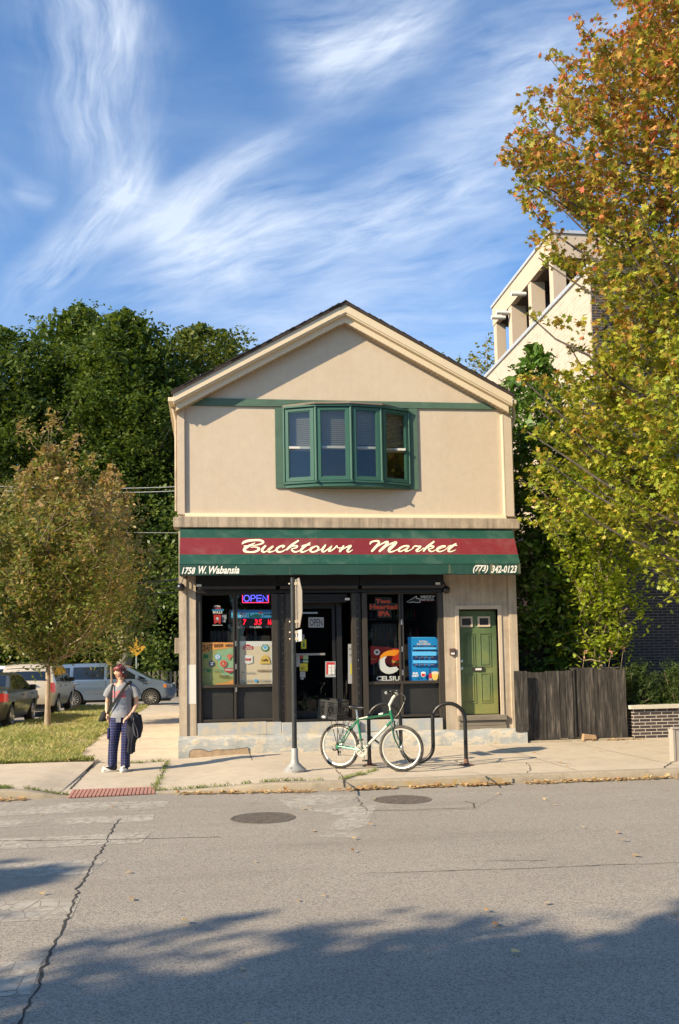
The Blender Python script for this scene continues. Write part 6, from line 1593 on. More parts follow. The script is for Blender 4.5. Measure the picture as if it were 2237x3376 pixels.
b_ = MB(); b_.tube([HT + Vector((-.004, 0, .02)), (.868, 0, .99)], .0125, 10); b_.tube([(.865, 0, .95), (.93, 0, 1.06), (.985, 0, 1.12)], [.020, .022, .019], 12); b_.tube([(.985, -.03, 1.12), (.985, .03, 1.12)], .021, 12); b_.build('stem', 'frame_white', BK, smooth=40)
st_ = radians(12)
HBm = Matrix.Translation((.985, 0, 1.12)) @ Matrix.Rotation(st_, 4, 'Z')
b_ = MB(); b_.tube(catmull([(-.06, -.29, .03), (-.03, -.16, .02), (0, 0, 0), (-.03, .16, .02), (-.06, .29, .03)], 5), .0115, 10); b_.xf(HBm); b_.build('handlebar', 'black_metal', BK, smooth=40)
for s_ in (-1, 1):
    b_ = MB(); b_.tube([(-.04, s_ * .19, .023), (-.062, s_ * .30, .031)], .0165, 12); b_.tube([(-.03, s_ * .15, .02), (.02, s_ * .17, .01), (.02, s_ * .26, -.005)], .006, 6); b_.box(-.045, -.005, s_ * .16 - .02, s_ * .16 + .02, .01, .05, bev=.008); b_.xf(HBm); b_.build('grip', 'black_plastic', BK, smooth=40)
b_ = MB(); b_.lathe([(0, 0), (.02, 0), (.022, .008), (0, .012)], (-.065, -.302, .031), 'Y', 14); b_.xf(HBm); b_.build('bar_end_cap', 'chrome', BK, smooth=True)
# saddle
b_ = MB(); prof = [(-.14, .070, .012), (-.12, .078, .022), (-.06, .070, .030), (0, .042, .026), (.07, .024, .022), (.13, .017, .016), (.15, .010, .006)]; n_ = 10
for i, (x, w_, h) in enumerate(prof):
    for j in range(n_):
        a = 2 * pi * j / n_; z = sin(a); b_.v.append((x, cos(a) * w_, h * (z if z > 0 else z * 1.3) + .012 * (x < -.05)))
for i in range(len(prof) - 1):
    for j in range(n_): b_.f.append((i * n_ + j, i * n_ + (j + 1) % n_, (i + 1) * n_ + (j + 1) % n_, (i + 1) * n_ + j)); b_.m.append(0)
b_.f.append(tuple(range(n_))); b_.m.append(0); b_.f.append(tuple(range((len(prof) - 1) * n_, len(prof) * n_))); b_.m.append(0)
S_ = b_.build('saddle', 'black_plastic', BK, smooth=60); S_.location = (.305, 0, .915)
b_ = MB(); b_.tube([ST, (.298, 0, .90)], .0135, 10); b_.lathe([(.0, .0), (.02, .0), (.02, .025), (0, .025)], (.318, 0, .745), 'Z', 12); b_.build('seat_post', 'chrome', BK, smooth=40)
# drivetrain
b_ = MB(); b_.torus(.085, .008, (BB.x, -.045, BB.z), 'Y', 32, 6, sq=.5); b_.torus(.062, .006, (BB.x, -.040, BB.z), 'Y', 28, 6, sq=.5)
for i in range(5): a = i * 2 * pi / 5 + .3; b_.tube([(BB.x, -.043, BB.z), (BB.x + .083 * cos(a), -.045, BB.z + .083 * sin(a))], .008, 6)
b_.lathe([(0, -.055), (.018, -.055), (.018, .055), (0, .055)], tuple(BB), 'Y', 12); b_.build('chainring', 'rim_alu', BK, smooth=40)
b_ = MB(); b_.tube([(BB.x, -.062, BB.z), (BB.x + .02, -.068, BB.z + .165)], [.012, .008], 8); b_.tube([(BB.x, .06, BB.z), (BB.x - .02, .066, BB.z - .165)], [.012, .008], 8); b_.build('crank', 'chrome', BK, smooth=40)
for s_, q in ((-1, (BB.x + .02, -.11, BB.z + .165)), (1, (BB.x - .02, .11, BB.z - .165))):
    b_ = MB(); b_.box(q[0] - .04, q[0] + .04, q[1] - .035, q[1] + .035, q[2] - .011, q[2] + .011, bev=.004); b_.build('pedal', 'black_plastic', BK)
b_ = MB(); b_.lathe([(.014, -.045), (.045, -.045), (.045, -.028), (.035, -.024), (.014, -.024)], (0, 0, R_W), 'Y', 24); b_.build('cassette', 'cast_iron', BK)
b_ = MB(); b_.tube([(BB.x, -.046, BB.z + .086), (.0, -.040, R_W + .04)], .0035, 5); b_.tube([(BB.x, -.046, BB.z - .086), (.05, -.042, R_W - .13), (.02, -.042, R_W - .12), (.035, -.042, R_W - .07), (0, -.04, R_W - .04)], .0035, 5); b_.build('chain', 'cast_iron', BK)
b_ = MB(); b_.ball((-.03, -.075, R_W - .05), (.045, .015, .018), 12, 8); b_.tube([(.01, -.06, R_W - .04), (.02, -.06, R_W - .09), (.03, -.05, R_W - .14)], .009, 6); b_.lathe([(0, -.004), (.02, -.004), (.02, .004), (0, .004)], (.025, -.05, R_W - .085), 'Y', 10); b_.tube(catmull([(-.02, -.07, R_W - .05), (-.08, -.07, R_W - .03), (-.06, -.06, R_W + .02), (.0, -.055, R_W + .0)], 5), .003, 5); b_.build('derailleur', 'black_plastic', BK, smooth=True)
b_ = MB()
for s_ in (-1, 1):
    b_.tube([(.19, s_ * .04, .60), (.17, s_ * .065, .68)], .008, 6); b_.box(.14, .175, s_ * .045 - .008, s_ * .045 + .008, .615, .635); b_.tube([(.955, s_ * .06, .64), (.965, s_ * .065, .72)], .008, 6)
b_.tube([(.17, -.065, .68), (.19, 0, .72), (.17, .065, .68)], .002, 4); b_.tube([(.965, -.065, .72), (.96, 0, .78), (.965, .065, .72)], .002, 4); b_.build('brake', 'chrome', BK)
b_ = MB(); b_.tube(catmull([(.99, -.14, 1.13), (1.07, -.12, 1.08), (1.06, -.03, .92), (.92, -.02, .85), (.6, -.022, .79), (.34, -.02, .74)], 6), .0035, 5); b_.tube(catmull([(.99, .14, 1.13), (1.08, .1, 1.05), (1.02, .02, .85), (.96, 0, .78)], 6), .0035, 5); b_.build('cable', 'black_plastic', BK)
b_ = MB()
for s_ in (-1, 1):
    b_.tube([(.01, s_ * .065, R_W + .01), (-.10, s_ * .065, .735)], .005, 6); b_.tube([(.01, s_ * .065, R_W + .01), (.03, s_ * .065, .735)], .005, 6); b_.tube([(.01, s_ * .065, R_W + .01), (.15, s_ * .06, .735)], .005, 6); b_.tube([(-.22, s_ * .06, .738), (.16, s_ * .06, .738), (.27, s_ * .02, .70)], .005, 6)
for x in (-.22, -.1, .03, .16): b_.tube([(x, -.06, .738), (x, .06, .738)], .005, 6)
b_.build('luggage_rack', 'black_metal', BK)
# milk crate on the luggage rack
CR = thing('milk_crate', (1.88, -3.2, bz + .745), 'black plastic milk crate strapped on the rear rack of the bicycle', 'crate', rotz=radians(-35), local=True)
CR.rotation_euler = (0, radians(5), radians(-36))
b_ = MB(); x0, x1, yh, h = -.27, .06, .165, .28
for z, th in ((0, .03), (.03, .012), (.055, .01), (h - .03, .03), (h - .06, .012), (h - .085, .01)):
    for s_ in (-1, 1): b_.box(x0, x1, s_ * yh - .006, s_ * yh + .006, z + .0004, z + th); 
    for xx in (x0, x1): b_.box(xx - .006, xx + .006, -yh + .007, yh - .007, z + .0004, z + th)
for s_ in (-1, 1):
    for i in range(3): 
        for e, sg in ((x0, 1), (x1, -1)): b_.box(e + sg * (.004 + i * .022) - .005, e + sg * (.004 + i * .022) + .005, s_ * (yh + .0005) - .005, s_ * (yh + .0005) + .005, .0, h)
    for i in range(7):   # crossing lattice
        xa = x0 + .07 + i * .032
        b_.tube([(xa, s_ * yh, .06), (xa + .05 * (1 if i % 2 else -1), s_ * yh, h * .5), (xa, s_ * yh, h - .08)], .004, 4, caps=False)
for xx in (x0, x1):
    for i in range(3):
        for e, sg in ((-yh, 1), (yh, -1)): b_.box(xx - .0045, xx + .0045, e + sg * (.012 + i * .022) - .004, e + sg * (.012 + i * .022) + .004, .0, h)
    for i in range(7):
        ya = -yh + .07 + i * .032; b_.tube([(xx, ya, .06), (xx, ya + .05 * (1 if i % 2 else -1), h * .5), (xx, ya, h - .08)], .004, 4, caps=False)
b_.box(x0, x1, -yh, yh, -.006, -.0005)
b_.box(x0 + .115, x0 + .165, -yh - .009, -yh - .0065, .0, h)
b_.build('body', mk('crate_black', (.009, .009, .009), .45, var=.2, spec=.5), CR)
b_ = MB(); b_.ball((x0 + .12, -yh - .025, .02), (.045, .018, .025), 14, 9); b_.build('rear_reflector', 'steel', CR, smooth=True)

P1 = gnd(1216, 2526, .1); P2 = gnd(1535, 2526, .1); P1.z = walk_z(P1.x, P1.y); P2.z = walk_z(P2.x, P2.y)
RK = thing('bike_rack', tuple(P1), 'black wave shaped bike rack bolted to the pavement with rusty feet', 'bike rack')
LEN = (P2 - P1).length; dr_ = (P2 - P1); dr_.z = 0; dr_.normalize()
pts = [(0, .0), (0, .3), (0, .64)]
def arc(cx, cz, r, a0, a1, n=12): return [(cx + r * cos(a0 + (a1 - a0) * i / n), cz + r * sin(a0 + (a1 - a0) * i / n)) for i in range(n + 1)]
q = LEN / 3; r1 = q / 2
pts += arc(r1, .70, r1, pi, 0); pts += [(q, .45)]; pts += [(2 * r1 + r1 - r1 * cos(pi * i / 12), .30 - r1 * .98 * sin(pi * i / 12)) for i in range(13)]
pts += [(2 * q, .45)]; pts += arc(2 * q + r1, .70, r1, pi, 0); pts += [(LEN, .3), (LEN, 0)]
b_ = MB(); b_.tube([(P1.x + dr_.x * u, P1.y + dr_.y * u, P1.z + z) for u, z in pts], .030, 14); b_.build('wave_tube', 'rack_black', RK, smooth=True)
for P_ in (P1, P2):
    b_ = MB(); b_.lathe([(0, P_.z + .002), (.11, P_.z + .002), (.11, P_.z + .014), (.04, P_.z + .016), (.034, P_.z + .10), (.0, P_.z + .10)], (P_.x, P_.y, 0), seg=24)
    for a in (.8, 2.4, 4, 5.5): b_.ball((P_.x + .08 * cos(a), P_.y + .08 * sin(a), P_.z + .018), .012, 8, 5)
    b_.build('base_plate', 'rust', RK, smooth=35)
b_ = MB(); c_ = Vector((P1.x + .02, P1.y - .03, P1.z + .45)); b_.tube(catmull([(c_.x - .03, c_.y - .05, c_.z), (c_.x + .06, c_.y - .08, c_.z - .05), (c_.x + .12, c_.y - .03, c_.z - .1), (c_.x + .06, c_.y + .05, c_.z - .05), (c_.x - .03, c_.y + .04, c_.z + .03), (c_.x - .04, c_.y - .03, c_.z + .02)], 6), .012, 8)
tag(b_.build('bicycle_lock', 'black_plastic', smooth=True), 'black bicycle lock looped round the first rack post', 'lock')
# ================================================================ parked cars
def carpaint(name, col, metal=.6, rough=.28): 
    m, k, b = nodemat(name); t = k.n('ShaderNodeTexCoord').outputs['Object']; z = k.xyz(t)[2]
    d = k.m('MULTIPLY', k.m('MULTIPLY_ADD', k.noise(t, 4, 5, .7), 1.6, -.55, clamp=True), k.m('MULTIPLY_ADD', z, -1.3, 1.0, clamp=True))
    c = k.mix(k.m('MULTIPLY', d, .5), col, (.30, .26, .20)); k.l(c, b.inputs['Base Color']); b.inputs['Metallic'].default_value = metal; b.inputs['Roughness'].default_value = rough; b.inputs['Coat Weight'].default_value = .7; b.inputs['Coat Roughness'].default_value = .05
carpaint('paint_blue', (.17, .235, .33), .45); carpaint('paint_beige', (.58, .50, .38), .25); carpaint('paint_grey', (.14, .135, .12)); carpaint('paint_white', (.70, .73, .76), .1)
mk('car_glass', (.010, .013, .016), .06, var=.1, spec=.9); mk('car_trim', (.02, .02, .021), .5); mk('car_tyre', (.02, .019, .018), .9, var=.2); mk('alloy', (.62, .61, .58), .3, .85, var=.08)
mk('tail_red', (.45, .012, .012), .15, spec=.8, emit=(.5, .02, .01), es=.25); mk('head_lens', (.60, .62, .62), .12, .3, spec=.9); mk('lens_amber', (.60, .17, .03), .2); mk('plate_il', (.60, .66, .72), .5)
def car(name, label, cat, loc, head, prof, W, wheels, wr, belt, paint, windows, windshield, rearglass, tail, headl, taper=(.30, .42), group='cars parked beyond the lawn', tumble=.30, trimc=None, doors=(), mirror=None, rails=False, spokes=10, plate=None, sill=.30, kind_=0):
    """prof: silhouette (x, z) from rear bottom over the roof to front bottom. Side skin is cut round the wheel arches and windows."""
    T = thing(name, loc, label, cat, group, rotz=head, local=True)
    xr, xf = min(p[0] for p in prof), max(p[0] for p in prof); bot = sill
    def wid(x, z):
        w_ = W / 2
        u = (x - xr) / taper[0]; v = (xf - x) / taper[1]
        w_ *= 1 - .16 * max(0, 1 - u) ** 2 - .26 * max(0, 1 - v) ** 2
        if z > belt: w_ -= tumble * (z - belt) + .12 * max(0, z - belt) ** 2
        else: w_ -= .10 * ((belt - z) / (belt - bot)) ** 2.2 - .018 * math.exp(-((z - belt * .72) / .05) ** 2) 
        return w_
    # silhouette polygon with wheel arches along the sill
    poly = [tuple(p) for p in prof]
    lower = [(xf - .02, bot + .0)]
    for wx in sorted(wheels, reverse=True):
        ra = wr + .055
        a0 = math.acos(min(1, (bot - wr) / ra * -1)) if False else 0
        th0 = math.asin(max(-1, (bot - wr) / ra))
        for i in range(15):
            a = th0 + (pi - 2 * th0) * i / 14; lower.append((wx + ra * cos(a), wr + ra * sin(a)))
    lower.append((xr + .02, bot))
    loop = poly + [p for p in lower if p[1] >= bot - 1e-6]
    pts = list(loop); n = len(pts); edges = [(i, (i + 1) % n) for i in range(n)]
    for wv in windows:
        b0 = len(pts); pts += list(wv); edges += [(b0 + i, b0 + (i + 1) % len(wv)) for i in range(len(wv))]
    for gx in rng(xr + .05, xf - .05, .12):
        for gz in rng(bot + .03, max(p[1] for p in prof), .09): pts.append((gx + .001, gz + .0013))
    r = delaunay_2d_cdt([Vector(p) for p in pts], edges, [], 0, 1e-5)
    vv, ff = r[0], r[2]
    def inside(p, poly_):
        c = False; j = len(poly_) - 1
        for i in range(len(poly_)):
            (x1, y1), (x2, y2) = poly_[i], poly_[j]
            if (y1 > p[1]) != (y2 > p[1]) and p[0] < (x2 - x1) * (p[1] - y1) / (y2 - y1) + x1: c = not c
            j = i
        return c
    bd = MB(); gl = MB()
    for s_ in (-1, 1):
        B0 = len(bd.v); bd.v += [(v.x, s_ * wid(v.x, v.y), v.y) for v in vv]; G0 = len(gl.v); gl.v += [(v.x, s_ * (wid(v.x, v.y) - .012), v.y) for v in vv]
        for f in ff:
            cx = sum(vv[i].x for i in f) / len(f); cz = sum(vv[i].y for i in f) / len(f)
            if not inside((cx, cz), loop): continue
            if any(inside((cx, cz), w_) for w_ in windows): gl.f.append(tuple(G0 + i for i in f)); gl.m.append(0)
            else: bd.f.append(tuple(B0 + i for i in f)); bd.m.append(0)
    # top skin
    P = prof; dense = []
    for a, b2 in zip(P[:-1], P[1:]):
        n_ = max(1, int(math.hypot(b2[0] - a[0], b2[1] - a[1]) / .12))
        for i in range(n_): dense.append((lerp(a[0], b2[0], i / n_), lerp(a[1], b2[1], i / n_)))
    dense.append(P[-1]); K = 8
    xm = (xr + xf) / 2
    def skin(x, z, t):
        w_ = wid(x, z); bul = (1 - t * t)
        return (x + (.045 if x > xm else -.03) * bul * (1 if z < belt + .02 or x > xf - .4 or x < xr + .3 else .3), w_ * t, z + .03 * bul * (1 if z > belt else .3))
    B0 = len(bd.v)
    for x, z in dense:
        for j in range(K + 1): bd.v.append(skin(x, z, -1 + 2 * j / K))
    def inr(x, z, r_): return r_ and min(r_[0][0], r_[1][0]) - 1e-3 <= x <= max(r_[0][0], r_[1][0]) + 1e-3 and min(r_[0][1], r_[1][1]) - 1e-3 <= z <= max(r_[0][1], r_[1][1]) + 1e-3
    for i in range(len(dense) - 1):
        for j in range(K): bd.f.append((B0 + i * (K + 1) + j, B0 + (i + 1) * (K + 1) + j, B0 + (i + 1) * (K + 1) + j + 1, B0 + i * (K + 1) + j + 1)); bd.m.append(0)
    BO = bd.build('body', paint, T, smooth=32)
    gl.build('side_glass', 'car_glass', T)
    def patch(nm, a, b2, t0, t1, mat, lift=.006, par=None, nn=6):
        """a patch lying on the skin between two silhouette points"""
        mb = MB(); d = Vector((b2[0] - a[0], 0, b2[1] - a[1])).normalized(); nrm = Vector((-d.z, 0, d.x)); 
        for i in range(nn + 1):
            x, z = lerp(a[0], b2[0], i / nn), lerp(a[1], b2[1], i / nn)
            for j in range(9): q = Vector(skin(x, z, lerp(t0, t1, j / 8))) + nrm * lift; mb.v.append(tuple(q))
        for i in range(nn):
            for j in range(8): mb.f.append((i * 9 + j, (i + 1) * 9 + j, (i + 1) * 9 + j + 1, i * 9 + j + 1)); mb.m.append(0)
        return mb.build(nm, mat, par or T, smooth=30)
    if windshield: patch('windshield', windshield[0], windshield[1], -.88, .88, 'car_glass')
    if rearglass: patch('rear_window', rearglass[0], rearglass[1], -.86, .86, 'car_glass', .012)
    for s_ in (-1, 1):
        for nm, boxes, mat in (('tail_light', tail, 'tail_red'), ('headlight', headl, 'head_lens')):
            for (x0, x1, z0, z1) in boxes[:1]:
                mb = MB(); n_ = 5
                for i in range(n_ + 1):
                    x = lerp(x0, x1, i / n_)
                    for z in (z0, z1): mb.v.append((x, s_ * (wid(x, z) + .008), z))
                for i in range(n_): mb.f.append((2 * i, 2 * i + 2, 2 * i + 3, 2 * i + 1)); mb.m.append(0)
                e = 0 if nm == 'tail_light' else n_; xe = x0 if e == 0 else x1; ww = wid(xe, z0); dd = -.035 if e == 0 else .035
                b0 = len(mb.v); mb.v += [(xe, s_ * (ww + .008), z0), (xe, s_ * (ww + .006), z1), (xe + dd * .8, s_ * ww * .80, z1), (xe + dd * .8, s_ * ww * .80, z0)]; mb.f.append((b0, b0 + 1, b0 + 2, b0 + 3)); mb.m.append(0)
                LO = mb.build(nm, mat, T)
                if nm == 'tail_light':
                    mb = MB(); zz = lerp(z0, z1, .22); mb.box(xe + dd - .004, xe + dd * .2, min(s_ * ww * .82, s_ * ww * .985), max(s_ * ww * .82, s_ * ww * .985), z0 + .02, zz); mb.build('reverse_lens', 'head_lens', LO)
                else:
                    mb = MB(); mb.box(min(x0, x0 + .12), x0 + .12, min(s_ * (wid(x0, z0) + .004), s_ * (wid(x0, z0) + .014)), max(s_ * (wid(x0, z0) + .004), s_ * (wid(x0, z0) + .014)), z0 + .01, z1 - .03); mb.build('indicator_lens', 'lens_amber', LO)
    for dx in doors:
        for s_ in (-1, 1):
            mb = MB(); zz = rng(bot + .05, belt - .01, .12)
            for a, b2 in zip(zz[:-1], zz[1:]): mb.quad((dx, s_ * (wid(dx, a) + .002), a), (dx + .012, s_ * (wid(dx, a) + .002), a), (dx + .012, s_ * (wid(dx, b2) + .002), b2), (dx, s_ * (wid(dx, b2) + .002), b2))
            mb.build('door_seam', 'car_trim', T)
        for s_ in (-1, 1):
            mb = MB(); hx = dx + .10; hz = belt - .13; y = s_ * (wid(hx, hz) + .018); mb.box(hx, hx + .20, min(y, y - s_ * .03), max(y, y - s_ * .03), hz, hz + .032, bev=.008); mb.build('door_handle', 'alloy' if kind_ == 0 else 'car_trim', T)
    for s_ in (-1, 1):      # rubbing strips
        mb = MB(); xa, xb = wheels[0] + wr + .12, wheels[1] - wr - .12; xx = rng(xa, xb, .15); z = bot + .30
        for a, b2 in zip(xx[:-1], xx[1:]): mb.quad((a, s_ * (wid(a, z) + .006), z), (b2, s_ * (wid(b2, z) + .006), z), (b2, s_ * (wid(b2, z) + .006), z + .025), (a, s_ * (wid(a, z) + .006), z + .025))
        mb.build('side_strip', trimc or paint, T)
    mb = MB(); mb.box(xr + .15, xf - .2, -W / 2 + .22, W / 2 - .22, .20, bot + .12); mb.box(xr + .3, xf - .5, -W / 2 + .26, W / 2 - .26, bot + .12, belt - .05); mb.build('underbody', 'car_trim', T)
    if mirror:
        for s_ in (-1, 1):
            x, z = mirror; y = s_ * (wid(x, z) + .10); mb = MB(); mb.box(x - .06, x + .07, min(y - s_ * .09, y + s_ * .09), max(y - s_ * .09, y + s_ * .09), z - .02, z + .13, bev=.03); mb.tube([(x, y - s_ * .08, z), (x, s_ * (wid(x, z - .05) - .02), z - .03)], .02, 6); mb.build('wing_mirror', paint if kind_ == 0 else 'car_trim', T, smooth=40)
    if rails:
        for s_ in (-1, 1): mb = MB(); zt = max(p[1] for p in prof); mb.tube([(-1.5, s_ * (W / 2 - .33), zt + .0), (-1.4, s_ * (W / 2 - .33), zt + .06), (.2, s_ * (W / 2 - .33), zt + .06), (.35, s_ * (W / 2 - .33), zt)], .02, 8); mb.build('roof_rail', 'car_trim', T)
    if plate:
        x, z = plate; mb = MB(); mb.box(x - .05, x - .04, -.155, .155, z, z + .155); mb.build('licence_plate', 'plate_il', T)
        mb = MB(); mb.box(x - .08, x - .02, -.30, .30, z + .19, z + .215); mb.build('tailgate_trim', 'car_trim', T)
    for wx in wheels:
        for s_ in (-1, 1):
            y0 = s_ * (W / 2 - .245); mb = MB(); yo = W / 2 - .03
            mb.lathe([(.0, .02), (wr * .60, .02), (wr * .66, .0), (wr * .93, .0), (wr, .025), (wr, .19), (wr * .9, .21), (0, .21)], axis='Y', seg=36); mb.v = [(v[0], v[1] * -s_, v[2]) for v in mb.v]
            WO = mb.build('wheel', 'car_tyre', T, smooth=35); WO.location = (wx, s_ * yo, wr)
            mb = MB(); rr_ = wr * .67; mb.lathe([(rr_, 0.0), (rr_ * .97, -.012), (rr_ * .9, .02), (rr_ * .86, .06)], axis='Y', seg=36); mb.lathe([(0, -.008), (.05, -.006), (.06, .01), (.06, .05)], axis='Y', seg=16)
            for i in range(spokes):
                a = 2 * pi * i / spokes; st = len(mb.v); mb.box(-.014, .014, -.004, .03, .05, rr_ * .95); mb.xf(Matrix.Rotation(a, 4, 'Y'), st)
            mb.v = [(v[0], v[1] * -s_ + s_ * .004, v[2]) for v in mb.v]; mb.build('rim', 'alloy', WO, smooth=30)
    return T
ZC = .13
# silver-blue minivan crossing at the alley, facing right
VP = [(-2.50, .42), (-2.56, .55), (-2.55, .78), (-2.50, 1.02), (-2.34, 1.45), (-2.22, 1.64), (-2.0, 1.72), (-1.2, 1.755), (-.2, 1.755), (.35, 1.71), (.75, 1.58), (1.30, 1.28), (1.62, 1.10), (1.75, 1.075), (2.10, 1.02), (2.38, .91), (2.50, .76), (2.56, .58), (2.55, .42), (2.50, .32)]
car('minivan', 'silver blue minivan seen side on behind the person, facing right', 'minivan', (-4.1, 20.7, ZC), 0.0, VP, 1.99, (-1.42, 1.62), .345, 1.08, 'paint_blue',
    [[(-2.20, 1.13), (-1.55, 1.12), (-1.55, 1.60), (-2.08, 1.58)], [(-1.42, 1.12), (-.22, 1.11), (-.22, 1.62), (-1.42, 1.61)], [(-.10, 1.11), (1.18, 1.10), (.98, 1.28), (.62, 1.50), (.35, 1.60), (-.10, 1.62)], [(1.24, 1.10), (1.46, 1.10), (1.06, 1.28)]],
    ((.78, 1.57), (1.58, 1.12)), ((-2.44, 1.15), (-2.26, 1.58)), [(-2.56, -2.40, .95, 1.22)], [(2.12, 2.46, .74, .90)], doors=(-1.50, -.16, 1.30), mirror=(1.08, 1.12), trimc='alloy', spokes=12)
# beige SUV parked along the kerb, rear towards us
SP = [(-2.18, .42), (-2.24, .55), (-2.22, .80), (-2.17, 1.02), (-2.10, 1.15), (-1.98, 1.55), (-1.90, 1.66), (-1.70, 1.72), (-.6, 1.735), (.25, 1.70), (.50, 1.62), (1.02, 1.18), (1.12, 1.10), (1.5, 1.08), (1.95, 1.02), (2.12, .90), (2.2, .62), (2.18, .42)]
car('parked_suv', 'beige SUV parked along the lawn with its red tail lights towards us', 'SUV', (-6.02, 15.55, ZC), pi / 2, SP, 1.80, (-1.27, 1.35), .355, 1.10, 'paint_beige',
    [[(-1.92, 1.16), (-1.28, 1.15), (-1.28, 1.60), (-1.80, 1.60)], [(-1.18, 1.15), (-.30, 1.14), (-.30, 1.62), (-1.18, 1.62)], [(-.20, 1.14), (.88, 1.13), (.42, 1.56), (.25, 1.62), (-.20, 1.62)]],
    ((.54, 1.58), (1.00, 1.20)), ((-2.10, 1.18), (-1.95, 1.58)), [(-2.20, -2.02, .80, 1.12)], [(1.85, 2.12, .78, .98)], taper=(.35, .4), tumble=.22, doors=(-1.22, -.25), mirror=(.72, 1.14), rails=True, spokes=5, plate=(-2.19, .86), sill=.34, kind_=1)
# dark grey-brown sedan, nearest, cut by the left edge
DP = [(-2.40, .42), (-2.46, .55), (-2.45, .80), (-2.40, .98), (-2.28, 1.02), (-1.90, 1.05), (-1.62, 1.10), (-1.0, 1.40), (-.6, 1.46), (.1, 1.47), (.45, 1.42), (1.05, 1.08), (1.2, 1.0), (1.8, .93), (2.25, .80), (2.40, .62), (2.42, .45), (2.38, .35)]
car('parked_sedan', 'dark grey sedan at the left edge, parked nearest along the lawn', 'sedan', (-6.2, 9.5, ZC), pi / 2, DP, 1.82, (-1.42, 1.38), .335, .98, 'paint_grey',
    [[(-1.40, 1.04), (-.38, 1.02), (-.38, 1.38), (-.62, 1.40), (-.98, 1.32)], [(-.30, 1.02), (.95, 1.00), (.42, 1.35), (.1, 1.40), (-.30, 1.39)]],
    ((.48, 1.40), (1.02, 1.10)), ((-1.58, 1.12), (-1.02, 1.39)), [(-2.44, -2.02, .74, .95)], [(2.0, 2.30, .66, .80)], taper=(.45, .5), tumble=.42, doors=(-.36, .92), mirror=(.70, 1.0), spokes=7, plate=(-2.43, .66), sill=.26, kind_=1)
# white car behind, at the far left
car('parked_suv', 'white SUV behind the beige one at the far left', 'SUV', (-9.9, 21.5, ZC), pi, SP, 1.80, (-1.27, 1.35), .355, 1.10, 'paint_white',
    [[(-1.92, 1.16), (-1.28, 1.15), (-1.28, 1.60), (-1.80, 1.60)], [(-1.18, 1.15), (-.30, 1.14), (-.30, 1.62), (-1.18, 1.62)], [(-.20, 1.14), (.88, 1.13), (.42, 1.56), (.25, 1.62), (-.20, 1.62)]],
    ((.54, 1.58), (1.00, 1.20)), ((-2.10, 1.18), (-1.95, 1.58)), [(-2.20, -2.02, .80, 1.12)], [(1.85, 2.12, .78, .98)], taper=(.35, .4), tumble=.22, doors=(-1.22, -.25), mirror=(.72, 1.14), spokes=5, sill=.34, kind_=1)
# ================================================================ person
mk('skin', (.62, .36, .24), .55, var=.06); mk('hair_red', (.16, .018, .018), .45, var=.45, scale=25, stretch=(3, 3, .5), spec=.6); mk('shirt_grey', (.33, .33, .345), .9, var=.10, scale=20, bump=.3, bscale=30); mk('navy_cloth', (.008, .010, .018), .85, var=.3, scale=10, bump=.3, bscale=25); mk('black_cloth', (.012, .012, .013), .85, var=.2); mk('shoe_white', (.70, .67, .60), .6); mk('shoe_black', (.015, .015, .016), .7)
m, k, b = nodemat('plaid')
t = k.n('ShaderNodeTexCoord').outputs['Object']; x_, y_, z_ = k.xyz(t)
def band(v, period, width, off=0.0):
    f = k.m('FRACT', k.m('ADD', k.m('DIVIDE', v, period), 10 + off)); return k.m('LESS_THAN', f, width)
h_ = k.m('ADD', x_, k.m('MULTIPLY', y_, .6))
c = k.mix(k.m('MULTIPLY', band(h_, .075, .45), .75), (.004, .005, .026), (.008, .011, .068)); c = k.mix(k.m('MULTIPLY', band(z_, .085, .45), .5), c, (.012, .019, .10))
c = k.mix(k.m('MULTIPLY', band(h_, .075, .10, .3), .55), c, (.09, .12, .28)); c = k.mix(k.m('MULTIPLY', band(z_, .085, .09, .25), .5), c, (.12, .15, .34)); c = k.mix(k.m('MULTIPLY', band(z_, .085, .06, .7), .4), c, (.25, .16, .22))
k.l(c, b.inputs['Base Color']); b.inputs['Roughness'].default_value = .9
# shirt with a faded red and dark blue print on the chest
m, k, b = nodemat('shirt_print')
t = k.n('ShaderNodeTexCoord').outputs['Object']; x_, y_, z_ = k.xyz(t)
n1 = k.noise(t, 22, 4, .7, 1.2); n2 = k.noise(k.mapping(t, (1, 1, .4)), 30, 4, .7, 1.5)
fz = lambda v, a, b2, s_=60: k.m('MULTIPLY', k.m('MULTIPLY_ADD', v, s_, -a * s_, clamp=True), k.m('MULTIPLY_ADD', v, -s_, b2 * s_, clamp=True))
inx = fz(x_, -.115, .14); red = k.m('MULTIPLY', k.m('MULTIPLY', fz(z_, 1.17, 1.30), inx), k.m('MULTIPLY_ADD', n1, 7, -3.0, clamp=True)); blue = k.m('MULTIPLY', k.m('MULTIPLY', fz(z_, .96, 1.18), inx), k.m('MULTIPLY_ADD', n2, 7, -2.9, clamp=True))
c = k.mix(k.m('MULTIPLY_ADD', k.noise(t, 14, 4, .6), 1.2, -.2, clamp=True), (.19, .195, .215), (.26, .265, .28)); c = k.mix(k.m('MULTIPLY', red, .85), c, (.50, .06, .08)); c = k.mix(k.m('MULTIPLY', blue, .8), c, (.04, .07, .14)); c = k.mix(k.m('MULTIPLY', k.m('MULTIPLY', blue, k.m('GREATER_THAN', n1, .57)), .7), c, (.45, .48, .52))
k.l(c, b.inputs['Base Color']); b.inputs['Roughness'].default_value = .92
bn = k.n('ShaderNodeBump'); bn.inputs['Strength'].default_value = .5; bn.inputs['Distance'].default_value = .01; k.l(k.noise(t, 12, 4, .6, .8), bn.inputs['Height']); k.l(bn.outputs[0], b.inputs['Normal'])

